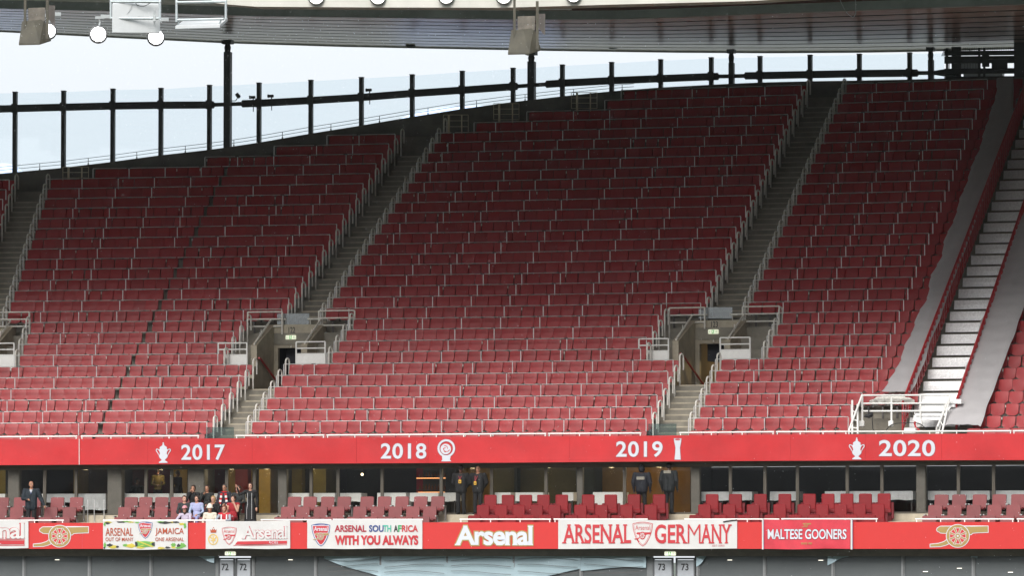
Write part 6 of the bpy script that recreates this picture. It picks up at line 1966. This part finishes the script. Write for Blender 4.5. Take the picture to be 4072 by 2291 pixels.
# ================================================================== PEOPLE
SKIN = {'fair': (0.50, 0.27, 0.19), 'tan': (0.36, 0.18, 0.11), 'dark': (0.07, 0.035, 0.022)}
def capsule(mb, a, b, ra, rb, n=10):
    a, b = Vector(a), Vector(b)
    d = b - a; L = d.length
    if L < 1e-5: return
    pts, rs_ = [], []
    dn = d / L
    for t in (-1.0, -0.8, -0.4): pts.append(a + dn * (ra * t)); rs_.append(max(0.002, ra * math.sqrt(max(0, 1 - t * t))))
    pts.append(a); rs_.append(ra); pts.append(b); rs_.append(rb)
    for t in (0.4, 0.8, 1.0): pts.append(b + dn * (rb * t)); rs_.append(max(0.002, rb * math.sqrt(max(0, 1 - t * t))))
    mb.tube(pts, rs_, n)
def blob(mb, c, r, seg=12):
    bm_ = bmesh.new(); bmesh.ops.create_uvsphere(bm_, u_segments=seg, v_segments=max(6, seg - 4), radius=1.0)
    mb.add([Vector(c) + Vector((v.co.x * r[0], v.co.y * r[1], v.co.z * r[2])) for v in bm_.verts], [[v.index for v in f.verts] for f in bm_.faces]); bm_.free()
def person(loc, face, label, pose='stand', h=1.75, top=(0.02, 0.02, 0.025), legs=(0.02, 0.02, 0.025), skin='fair', hair=(0.03, 0.02, 0.015), hair_len=0.0, arms='down', lean=0.0, headturn=0.0, bulk=1.0, extras=(), sleeves=True, bald=False, sleeve_col=None, coat=False):
    """local axes: faces -y. Joints are laid out for a 1.75 m figure, then scaled"""
    k = h / 1.75
    seat = 0.0
    hipz = 0.93
    if pose == 'sit': hipz = 0.50
    ln = lean
    def up(x, y, z): return Vector((x, y - (z - hipz) * ln, z))
    hz = hipz
    J = {}
    J['pelvis'] = up(0, 0, hz); J['waist'] = up(0, 0, hz + 0.16); J['chest'] = up(0, 0.0, hz + 0.38); J['neck'] = up(0, 0.01, hz + 0.55); J['head'] = up(0, -0.015, hz + 0.68)
    W = 0.185 * bulk
    for s, n in ((-1, 'r'), (1, 'l')):
        J['sh' + n] = up(s * W, 0.0, hz + 0.50)
        J['hip' + n] = Vector((s * 0.09, 0, hz))
        if pose == 'stand':
            J['kn' + n] = Vector((s * 0.10, -0.02, 0.49)); J['an' + n] = Vector((s * 0.11, 0.02, 0.08)); J['toe' + n] = Vector((s * 0.13, -0.16, 0.03))
        else:
            J['kn' + n] = Vector((s * 0.13, -0.42, 0.50)); J['an' + n] = Vector((s * 0.12, -0.36, 0.08)); J['toe' + n] = Vector((s * 0.13, -0.54, 0.03))
    AR = {
        'down': ((0.06, 0.03, -0.28), (0.05, -0.05, -0.54)),
        'front': ((0.05, -0.04, -0.27), (-0.10, -0.24, -0.30)),
        'face': ((0.06, -0.10, -0.26), (-0.12, -0.20, -0.02)),
        'clasp': ((0.06, 0.0, -0.28), (-0.15, -0.17, -0.42)),
        'lap': ((0.07, -0.06, -0.26), (-0.06, -0.30, -0.36)),
        'rail': ((0.08, -0.20, -0.20), (-0.12, -0.38, -0.22)),
        'raise': ((0.20, -0.06, -0.10), (0.26, -0.16, 0.14)),
        'back': ((0.07, 0.06, -0.27), (-0.08, 0.16, -0.46)),
        'chin': ((0.02, -0.16, -0.24), (-0.12, -0.16, 0.06)),
        'side': ((0.10, 0.02, -0.26), (0.22, -0.10, -0.48)),
    }
    am = arms if isinstance(arms, tuple) else (arms, arms)
    mb = MB(); bones = []
    def bone(a, b, ra, rb, zone):
        capsule(mb, a, b, ra, rb); bones.append((Vector(a), Vector(b), max(ra, rb), zone))
    bk = bulk
    # trunk from a few broad overlapping masses
    blob(mb, J['pelvis'] + Vector((0, 0, 0.02)), (0.165 * bk, 0.115 * bk, 0.13)); bones.append((J['pelvis'], J['pelvis'] + Vector((0, 0, 0.02)), 0.14, 'legs'))
    blob(mb, J['waist'], (0.150 * bk, 0.105 * bk, 0.16)); bones.append((J['waist'] - Vector((0, 0, 0.08)), J['waist'], 0.15, 'top'))
    blob(mb, J['chest'], (0.180 * bk, 0.115 * bk, 0.20)); bones.append((J['waist'], J['chest'], 0.16, 'top'))
    bone(J['shr'], J['shl'], 0.072, 0.072, 'top')
    if coat:                                    # a long padded jacket hides the hips
        for cx_ in (-0.05, 0.05): bone(up(cx_ * bk, 0, hz - 0.06), up(cx_ * 1.3 * bk, 0, hz + 0.36), 0.135 * bk ** 0.5, 0.125 * bk ** 0.5, 'top')
    sk = 1.32 if coat else 1.0
    bone(up(0, 0.01, hz + 0.47), J['neck'] + Vector((0, 0, 0.04)), 0.062, 0.052, 'neck')
    # head: skull, jaw, nose, ears, brow
    hd = J['head']
    T = Matrix.Translation(hd) @ Matrix.Rotation(headturn, 4, 'Z')
    def H(p): return T @ Vector(p)
    hb = MB()
    def hblob(c, r): blob(mb, H(c), r, 14)
    hblob((0, 0.012, 0.055), (0.075, 0.095, 0.085)); hblob((0, -0.015, -0.01), (0.062, 0.075, 0.085)); hblob((0, -0.035, -0.062), (0.045, 0.05, 0.035))
    capsule(mb, H((0, -0.088, 0.025)), H((0, -0.104, -0.012)), 0.010, 0.015, 8)
    hblob((0, -0.075, 0.045), (0.05, 0.02, 0.012))
    for s in (-1, 1): hblob((s * 0.076, 0.015, 0.005), (0.010, 0.020, 0.030))
    bones.append((H((0, 0.0, -0.07)), H((0, 0.0, 0.08)), 0.085, 'skin'))
    hands = {}
    for (s, n), ap in zip(((-1, 'r'), (1, 'l')), am):
        e_, w_ = AR[ap]
        sh = J['sh' + n]
        el = sh + Vector((s * e_[0], e_[1] - 0.1 * ln, e_[2])); wr = sh + Vector((s * w_[0], w_[1] - 0.1 * ln, w_[2]))
        bone(sh, el, 0.058 * sk * bk ** 0.5, 0.046 * sk * sk, 'sleeve'); bone(el, wr, 0.046 * sk * sk, 0.032 * sk, 'sleeve' if sleeves else 'skin')
        d = (wr - el).normalized()
        side = d.cross(Vector((0, 0, 1)));
        if side.length < 0.1: side = Vector((1, 0, 0))
        side.normalize(); pal = d.cross(side)
        palm = wr + d * 0.085
        bone(wr, palm, 0.030, 0.036, 'skin')
        for f, off in enumerate((-0.030, -0.010, 0.010, 0.030)):
            L = (0.062, 0.074, 0.070, 0.054)[f]
            b0 = palm + side * off; b1 = b0 + d * L * 0.55 + pal * 0.006; b2 = b1 + d * L * 0.35 + pal * 0.022
            bone(b0, b1, 0.0105, 0.0095, 'skin'); bone(b1, b2, 0.0095, 0.008, 'skin')
        t0 = wr + d * 0.03 + side * 0.03; t1 = t0 + (d * 0.6 + side * 0.8).normalized() * 0.045; t2 = t1 + (d + side * 0.1).normalized() * 0.03
        bone(t0, t1, 0.013, 0.011, 'skin'); bone(t1, t2, 0.011, 0.009, 'skin')
        hands[n] = palm
    for n in 'rl':
        bone(J['hip' + n], J['kn' + n], 0.088 * bk ** 0.5, 0.060 * sk, 'legs'); bone(J['kn' + n], J['an' + n], 0.060 * sk, 0.042 * sk * sk, 'legs')
        bone(J['an' + n], J['toe' + n], 0.045, 0.034, 'shoe')
    # fuse into one skin
    me = bpy.data.meshes.new('body'); me.from_pydata([v * k for v in mb.v], [], mb.f)
    tmp = bpy.data.objects.new('tmp', me); COL.objects.link(tmp)
    rm = tmp.modifiers.new('r', 'REMESH'); rm.mode = 'VOXEL'; rm.voxel_size = 0.0125
    sm = tmp.modifiers.new('s', 'SMOOTH'); sm.iterations = 2; sm.factor = 0.5
    body = bpy.data.meshes.new_from_object(tmp.evaluated_get(bpy.context.evaluated_depsgraph_get()))
    bpy.data.objects.remove(tmp)
    def cm(tag_, c): return mat('cloth_%s_%.3f_%.3f_%.3f' % (tag_, *c), c, 0.8, noise_amt=0.15, noise_scale=9)
    mats_ = [mat('skin_' + skin, SKIN[skin], 0.5, noise_amt=0.06, noise_scale=14), cm('top', top), cm('legs', legs), mat('shoe_black', (0.015, 0.015, 0.015), 0.4), cm('sleeve', sleeve_col or top), mat('eye_dark', (0.02, 0.015, 0.012), 0.3), mat('lip', (0.35, 0.12, 0.10) if skin != 'dark' else (0.09, 0.03, 0.025), 0.5)]
    body.materials.clear()
    for m_ in mats_: body.materials.append(m_)
    zi = {'skin': 0, 'neck': 0, 'top': 1, 'legs': 2, 'shoe': 3, 'sleeve': 4}
    Ti = T.inverted()
    for pl in body.polygons:
        c = pl.center / k
        best, bz = 9e9, 'top'
        for a, b_, r_, z_ in bones:
            ab = b_ - a; t = 0 if ab.length_squared < 1e-9 else max(0, min(1, (c - a).dot(ab) / ab.length_squared))
            dd = (c - (a + ab * t)).length - r_
            if dd < best: best, bz = dd, z_
        mi = zi[bz]
        if bz == 'skin':
            q = Ti @ c
            if q.y < -0.055 and abs(q.z - 0.028) < 0.012 and 0.018 < abs(q.x) < 0.048: mi = 5
            elif q.y < -0.05 and abs(q.z + 0.045) < 0.009 and abs(q.x) < 0.026: mi = 6
        pl.material_index = mi; pl.use_smooth = True
    ob = bpy.data.objects.new('person', body); COL.objects.link(ob)
    ob.location = loc; ob.rotation_euler = (0, 0, face)
    tag(ob, label, 'person')
    Tk = lambda p: (T @ Vector(p)) * k
    if not bald:
        hm = MB()
        for i in range(1):
            bm_ = bmesh.new(); bmesh.ops.create_uvsphere(bm_, u_segments=18, v_segments=12, radius=1.0)
            vs = []
            for v in bm_.verts:
                p = Vector((v.co.x * 0.086, v.co.y * 0.106 + 0.018, v.co.z * 0.092 + 0.062))
                if p.y < -0.045 and p.z < 0.09: p.y = -0.045 + (p.y + 0.045) * 0.2; p.z = max(p.z, 0.07) if abs(p.x) < 0.06 else p.z
                if hair_len and p.z < 0.03 and p.y > -0.05:
                    p.z -= hair_len * (0.03 - p.z) / 0.06; p.x *= 1.12; p.y += 0.012
                elif p.z < -0.01: p.z = -0.01 + (p.z + 0.01) * 0.6
                n_ = 0.006 * noise.noise(p * 40)
                vs.append(Tk(p * (1 + n_)))
            hm.add(vs, [[v.index for v in f.verts] for f in bm_.faces]); bm_.free()
        hm.build('hair', mat('hair_%.3f_%.3f' % (hair[0], hair[1]), hair, 0.6, noise_amt=0.3, noise_scale=30), ob, smooth=True)
    for ex in extras:
        kind = ex[0]; em = MB()
        if kind in ('cap', 'beanie'):
            bm_ = bmesh.new(); bmesh.ops.create_uvsphere(bm_, u_segments=18, v_segments=12, radius=1.0)
            vs = []
            for v in bm_.verts:
                sc_ = (0.096, 0.118, 0.105) if kind == 'cap' else (0.104, 0.125, 0.145)
                p = Vector((v.co.x * sc_[0], v.co.y * sc_[1] + 0.012, v.co.z * sc_[2] + 0.066))
                p.z = max(p.z, 0.066 if kind == 'cap' else 0.045)
                vs.append(Tk(p))
            em.add(vs, [[v.index for v in f.verts] for f in bm_.faces]); bm_.free()
            if kind == 'cap':
                q = [(-0.07, -0.07, 0.07), (-0.05, -0.16, 0.055), (0, -0.185, 0.055), (0.05, -0.16, 0.055), (0.07, -0.07, 0.07)]
                em.add([Tk(p) for p in q] + [Tk((p[0], p[1], p[2] + 0.012)) for p in q], [(0, 1, 2, 3, 4), (9, 8, 7, 6, 5), (0, 5, 6, 1), (1, 6, 7, 2), (2, 7, 8, 3), (3, 8, 9, 4)])
            else: em.tube([Tk((0.104 * math.cos(t * 0.35), 0.125 * math.sin(t * 0.35) + 0.012, 0.055)) for t in range(19)], 0.018, 8)
            em.build('cap' if kind == 'cap' else 'beanie', cm('hat', ex[1]), ob, smooth=True)
        elif kind == 'scarf':
            ny = J['neck']
            c1, c2 = ex[1], ex[2]
            pts = [ny + Vector((0.085 * math.cos(t), 0.075 * math.sin(t), 0.0)) for t in [0.3 + i * 0.35 for i in range(17)]]
            em.tube([p * k for p in pts], 0.030 * k, 8)
            for s in (-1, 1):
                for j in range(6):
                    y = -0.10 - 0.03 * math.sin(j)
                    a_ = up(s * (0.07 + 0.012 * j), -0.115, hz + 0.50 - 0.075 * j); b_ = up(s * (0.07 + 0.012 * (j + 1)), -0.125, hz + 0.50 - 0.075 * (j + 1))
                    mid = (a_ + b_) / 2
                    ax = (b_ - a_).normalized(); sx = Vector((1, 0, 0))
                    M_ = Matrix.Translation(mid * k)
                    em.box((0, 0, 0), (0.085 * k, 0.03 * k, 0.078 * k), M_, j % 2, 0.008)
            em.build('scarf', [cm('scarf', c1), cm('scarf', c2)], ob)
        elif kind == 'badge':
            p = up(ex[1], -0.150 * bk, hz + ex[2]) * k
            em.box(p, (0.095, 0.014, 0.125), None, 0, 0.004)
            em.build('badge', mat('badge_yellow', (0.62, 0.36, 0.03), 0.5), ob)
            em = MB(); em.box(p + Vector((0, -0.009, -0.01)), (0.04, 0.004, 0.05)); em.build('badge_print', M_INKB, ob)
            em = MB()
            for s in (-1, 1): em.tube([p + Vector((0, 0.0, 0.06)), up(s * 0.05, -0.12 * bk, hz + 0.46) * k], 0.008, 6)
            em.build('lanyard', mat('lanyard_red', (0.4, 0.03, 0.05), 0.6), ob)
        elif kind == 'backpatch':
            p = up(ex[1], 0.132 * bk, hz + ex[2]) * k
            for dz, hh_ in ((0.043, 0.008), (-0.043, 0.008), (0.0, 0.008)): em.box(p + Vector((0, 0, dz)), (0.26, 0.012, hh_))
            for dx in (-0.13, 0.13): em.box(p + Vector((dx, 0, 0)), (0.008, 0.012, 0.094))
            for dx in range(9): em.box(p + Vector((-0.10 + dx * 0.025, 0.0, 0.022)), (0.012, 0.012, 0.022)); em.box(p + Vector((-0.10 + dx * 0.025, 0, -0.022)), (0.014, 0.012, 0.02))
            em.build('back_label', mat('reflective_label', (0.48, 0.45, 0.37), 0.5), ob)
        elif kind == 'shirtfront':
            p = up(0, -0.116 * bk, hz + 0.47) * k
            em.add([p + Vector((-0.05, 0, 0.06)), p + Vector((0.05, 0, 0.06)), p + Vector((0, -0.015, -0.09)), p + Vector((0, 0.02, 0.06))], [(0, 2, 3), (1, 3, 2), (0, 1, 2)])
            em.build('shirt_front', cm('shirt', ex[1]), ob)
            em = MB(); em.box(p + Vector((0, -0.012, -0.02)), (0.022, 0.01, 0.13)); em.build('tie', M_INKN, ob)
        elif kind == 'hood':
            c = (J['head'] + Vector((0, 0.03, 0.02))) * k
            blob(em, c, (0.115, 0.125, 0.15), 16)
            em.build('hood', cm('top', top), ob, smooth=True)
        elif kind == 'skirt':
            n = 20; vs = []
            for j, (z_, rx, ry) in enumerate(((hz + 0.14, 0.155, 0.12), (hz - 0.05, 0.20, 0.16), (0.55, 0.20, 0.18), (0.14, 0.24, 0.22))):
                for i in range(n):
                    t = 2 * math.pi * i / n; w_ = 1 + 0.05 * math.sin(t * 6) * j / 3
                    vs.append(Vector((rx * w_ * math.cos(t), ry * w_ * math.sin(t), z_)) * k)
            em.add(vs, [(j * n + i, j * n + (i + 1) % n, (j + 1) * n + (i + 1) % n, (j + 1) * n + i) for j in range(3) for i in range(n)])
            em.build('dress', cm('dress', ex[1]), ob, smooth=True)
        elif kind == 'trim':
            for s in (-1, 1):
                em.tube([up(s * 0.075, -0.135, hz + 0.46 - 0.05 * j) * k for j in range(9)] + [Vector((s * 0.09, -0.20, hz - 0.1 - 0.12 * j)) * k for j in range(4)], 0.010, 6)
            em.build('dress_trim', mat('silver_trim', (0.55, 0.55, 0.55), 0.3, metal=0.4), ob)
        elif kind == 'stripes':
            for s in (-1, 1):
                em.box(up(s * 0.10, -0.118, hz + 0.40) * k, (0.05, 0.012, 0.20), None, 0, 0.004)
            em.build('shirt_stripes', cm('stripe', ex[1]), ob)
    return ob
def at_row(u, R, z): 
    a = ang_uz(u, R, z + 0.9); return pol(a, R, z), a
def P_(u, row, label, dz=0.0, dR=0.0, turn=0.0, **kw):
    R, z = {'B': (RBk, ZB_), 'A': (RAk, ZA_), 'C': (RCk, ZCc), 'G': (RGL - 0.35, ZG), 'I': (RGL + 1.6, ZG)}[row]
    p, a = at_row(u, R + dR, z + dz)
    return person(p, -a + turn, label, **kw)
NAVY, BLK_ = (0.018, 0.026, 0.036), (0.006, 0.006, 0.007)
P_(124, 'A', 'person standing alone at left, balding, dark blue coat, white collar, hand on chest', dR=-0.25, turn=0.25, h=1.82, top=(0.010, 0.017, 0.024), legs=BLK_, skin='tan', bald=True, arms=('front', 'side'), bulk=1.18, headturn=0.5, extras=(('shirtfront', (0.8, 0.8, 0.8)),), coat=True)
P_(996, 'A', 'person standing in a long black dress with silver trim, one hand raised', dR=-0.1, turn=0.1, h=1.74, top=BLK_, legs=BLK_, hair=(0.04, 0.025, 0.015), hair_len=0.12, arms=('raise', 'down'), extras=(('skirt', BLK_), ('trim',)), headturn=-0.2)
P_(928, 'A', 'person seated in a red one-shoulder top beside the long black dress', pose='sit', h=1.72, top=(0.30, 0.012, 0.02), legs=(0.25, 0.012, 0.02), hair=(0.03, 0.015, 0.01), hair_len=0.03, arms=('lap', 'chin'), sleeves=False, headturn=-0.5, sleeve_col=SKIN['fair'])
P_(848, 'A', 'person seated with long blond hair and black top, hand to face', pose='sit', h=1.70, top=BLK_, legs=BLK_, hair=(0.34, 0.22, 0.09), hair_len=0.14, arms=('lap', 'face'), headturn=-0.2)
P_(783, 'A', 'person seated in a lavender shirt with pink sleeves, arms in lap', pose='sit', h=1.72, top=(0.36, 0.38, 0.58), legs=(0.32, 0.32, 0.58), hair=(0.03, 0.02, 0.015), hair_len=0.05, arms='lap', headturn=-0.25, sleeve_col=(0.34, 0.40, 0.55))
P_(734, 'A', 'person seated in dark coat looking right, behind the pink cap', pose='sit', h=1.72, top=(0.025, 0.03, 0.032), legs=BLK_, hair=(0.05, 0.025, 0.015), arms='lap', headturn=0.7, dR=0.05)
P_(769, 'B', 'person in black seated in back row, hands clasped at chin', pose='sit', h=1.74, top=BLK_, legs=BLK_, hair=(0.02, 0.015, 0.012), hair_len=0.06, arms='chin', skin='tan')
P_(824, 'B', 'person in black seated in back row with curly hair, hand at cheek', pose='sit', h=1.74, top=(0.016, 0.017, 0.016), legs=BLK_, skin='tan', hair=(0.03, 0.018, 0.012), hair_len=0.05, arms=('face', 'lap'), headturn=-0.1)
P_(893, 'B', 'person seated in back row with a red and white striped scarf', pose='sit', h=1.78, top=(0.02, 0.02, 0.03), legs=BLK_, skin='tan', hair=(0.06, 0.05, 0.045), arms='lap', headturn=-0.15, extras=(('scarf', (0.45, 0.012, 0.02), (0.7, 0.68, 0.66)),))
P_(948, 'B', 'person in dark clothes seated in back row behind the red one-shoulder top', pose='sit', h=1.72, top=(0.02, 0.022, 0.022), legs=BLK_, skin='fair', hair=(0.035, 0.02, 0.015), arms='lap', headturn=-0.5)
P_(742, 'C', 'person in a pink cap and pale hooded top leaning on the white rail', pose='sit', h=1.70, top=(0.46, 0.40, 0.50), legs=BLK_, hair=(0.05, 0.025, 0.015), hair_len=0.16, arms='rail', lean=0.30, extras=(('cap', (0.62, 0.27, 0.30)),))
P_(838, 'C', 'person in a white beanie and cream coat looking down right', pose='sit', h=1.74, top=(0.62, 0.57, 0.47), legs=BLK_, skin='tan', hair=(0.04, 0.025, 0.02), arms='lap', headturn=0.6, lean=0.12, extras=(('beanie', (0.70, 0.67, 0.58)),))
P_(897, 'C', 'person in a red shirt with white stripes and grey sleeves leaning over the rail', pose='sit', h=1.72, top=(0.45, 0.02, 0.03), legs=BLK_, hair=(0.16, 0.05, 0.025), hair_len=0.04, arms='rail', lean=0.18, headturn=-0.3, sleeve_col=(0.30, 0.33, 0.38), extras=(('stripes', (0.72, 0.7, 0.7)),))
P_(1833, 'G', 'person standing in a black jacket with yellow badge and dark cap, left of two', turn=0.1, h=1.70, top=BLK_, legs=BLK_, skin='dark', hair=(0.01, 0.01, 0.01), arms='back', bulk=1.28, extras=(('badge', -0.0, 0.26), ('cap', (0.02, 0.012, 0.014))), coat=True)
P_(1901, 'G', 'person standing in a black jacket with yellow badge, bald, right of two', turn=-0.1, h=1.70, top=BLK_, legs=BLK_, skin='tan', bald=True, arms='back', bulk=1.30, extras=(('badge', -0.03, 0.20),), coat=True)
P_(2552, 'G', 'person seen from behind in a dark hooded coat with white back label, left one', turn=math.pi + 0.15, h=1.69, top=(0.006, 0.007, 0.012), legs=BLK_, skin='dark', hair=(0.012, 0.012, 0.012), arms='down', bulk=1.32, extras=(('hood',), ('backpatch', 0.02, 0.36)), coat=True)
P_(2660, 'G', 'person seen from behind in a dark cap and coat with high white label, right one', turn=math.pi - 0.2, h=1.76, top=(0.007, 0.009, 0.010), legs=BLK_, skin='dark', hair=(0.012, 0.012, 0.012), arms='down', bulk=1.30, extras=(('cap', (0.012, 0.012, 0.014)), ('backpatch', -0.03, 0.52)), coat=True)
P_(628, 'I', 'person in a yellow top standing inside the lounge behind glass', h=1.70, top=(0.10, 0.07, 0.012), legs=BLK_, skin='dark', hair=(0.012, 0.01, 0.01), arms='front', turn=0.3)
P_(706, 'I', 'dark silhouette of a person inside the lounge before the ochre wall', h=1.62, top=(0.03, 0.02, 0.015), legs=BLK_, skin='dark', hair=(0.012, 0.01, 0.01), arms='down', turn=1.2)
P_(545, 'I', 'person in black sitting inside the lounge behind the empty red seats', pose='sit', dz=0.02, h=1.74, top=BLK_, legs=BLK_, skin='dark', hair=(0.012, 0.01, 0.01), arms='lap')

# ================================================================== far side of the ground, behind the viewpoint (it shades and is mirrored in the glass)
mb = MB()
def bowl(R, z, n=40): return [Vector((CX + 20 + R * math.sin(math.pi * (0.5 + 1.0 * i / n)), CY + 110 + R * 0.9 * math.cos(math.pi * (0.5 + 1.0 * i / n)), z)) for i in range(n + 1)]
for (r0_, z0_, r1_, z1_) in ((176, 1.0, 196, 8.0), (196, 8.0, 198, 16.0), (198, 16.0, 226, 32.0), (226, 32.0, 227, 47.0)):
    mb.ring(bowl(r0_, z0_), bowl(r1_, z1_))
structure(mb.build('opposite_stand', mat('opposite_seats', (0.085, 0.085, 0.09), 0.7, noise_amt=0.3, noise_scale=0.4)))

# ================================================================== rainy air
hz = MB(); hz.box((0, 40, 29.5), (640, 520, 61))
hz_ob = hz.build('haze', bpy.data.materials.new('rainy_air'))
hm_ = hz_ob.data.materials[0]; hm_.use_nodes = True
for n_ in list(hm_.node_tree.nodes):
    if n_.type == 'BSDF_PRINCIPLED': hm_.node_tree.nodes.remove(n_)
pv = hm_.node_tree.nodes.new('ShaderNodeVolumePrincipled')
pv.inputs['Color'].default_value = (0.90, 0.94, 0.97, 1); pv.inputs['Density'].default_value = HAZE
hm_.node_tree.links.new(pv.outputs[0], hm_.node_tree.nodes['Material Output'].inputs['Volume'])
hz_ob['kind'] = 'stuff'; hz_ob['label'] = 'thin rainy haze in the air of the ground'; hz_ob['category'] = 'haze'

# ================================================================== rain hanging in the air
rnd = random.Random(11)
mb = MB()
for i in range(2600):
    d_ = rnd.uniform(60, 160)
    u, v = rnd.uniform(-50, 4120), rnd.uniform(-40, 2330)
    if rnd.random() < 0.45: u = rnd.gauss(1000, 700); v = abs(rnd.gauss(100, 350))
    r_ = ray(u, v); p = Vector((r_.x * d_, r_.y * d_, r_.z * d_ + ZC))
    s_ = d_ / FPX * rnd.choice((0.45, 0.55, 0.75, 1.0))
    mb.add([p + Vector((s_, 0, 0)), p + Vector((-s_, 0, 0)), p + Vector((0, s_, 0)), p + Vector((0, -s_, 0)), p + Vector((0, 0, s_ * 1.3)), p + Vector((0, 0, -s_ * 1.3))],
           [(0, 2, 4), (2, 1, 4), (1, 3, 4), (3, 0, 4), (2, 0, 5), (1, 2, 5), (3, 1, 5), (0, 3, 5)])
rn = mb.build('rain', mat('rain_drop', (0.85, 0.87, 0.90), 0.15, noise_amt=0))
rn['kind'] = 'stuff'; rn['label'] = 'fine pale rain drops scattered in the air'; rn['category'] = 'rain'
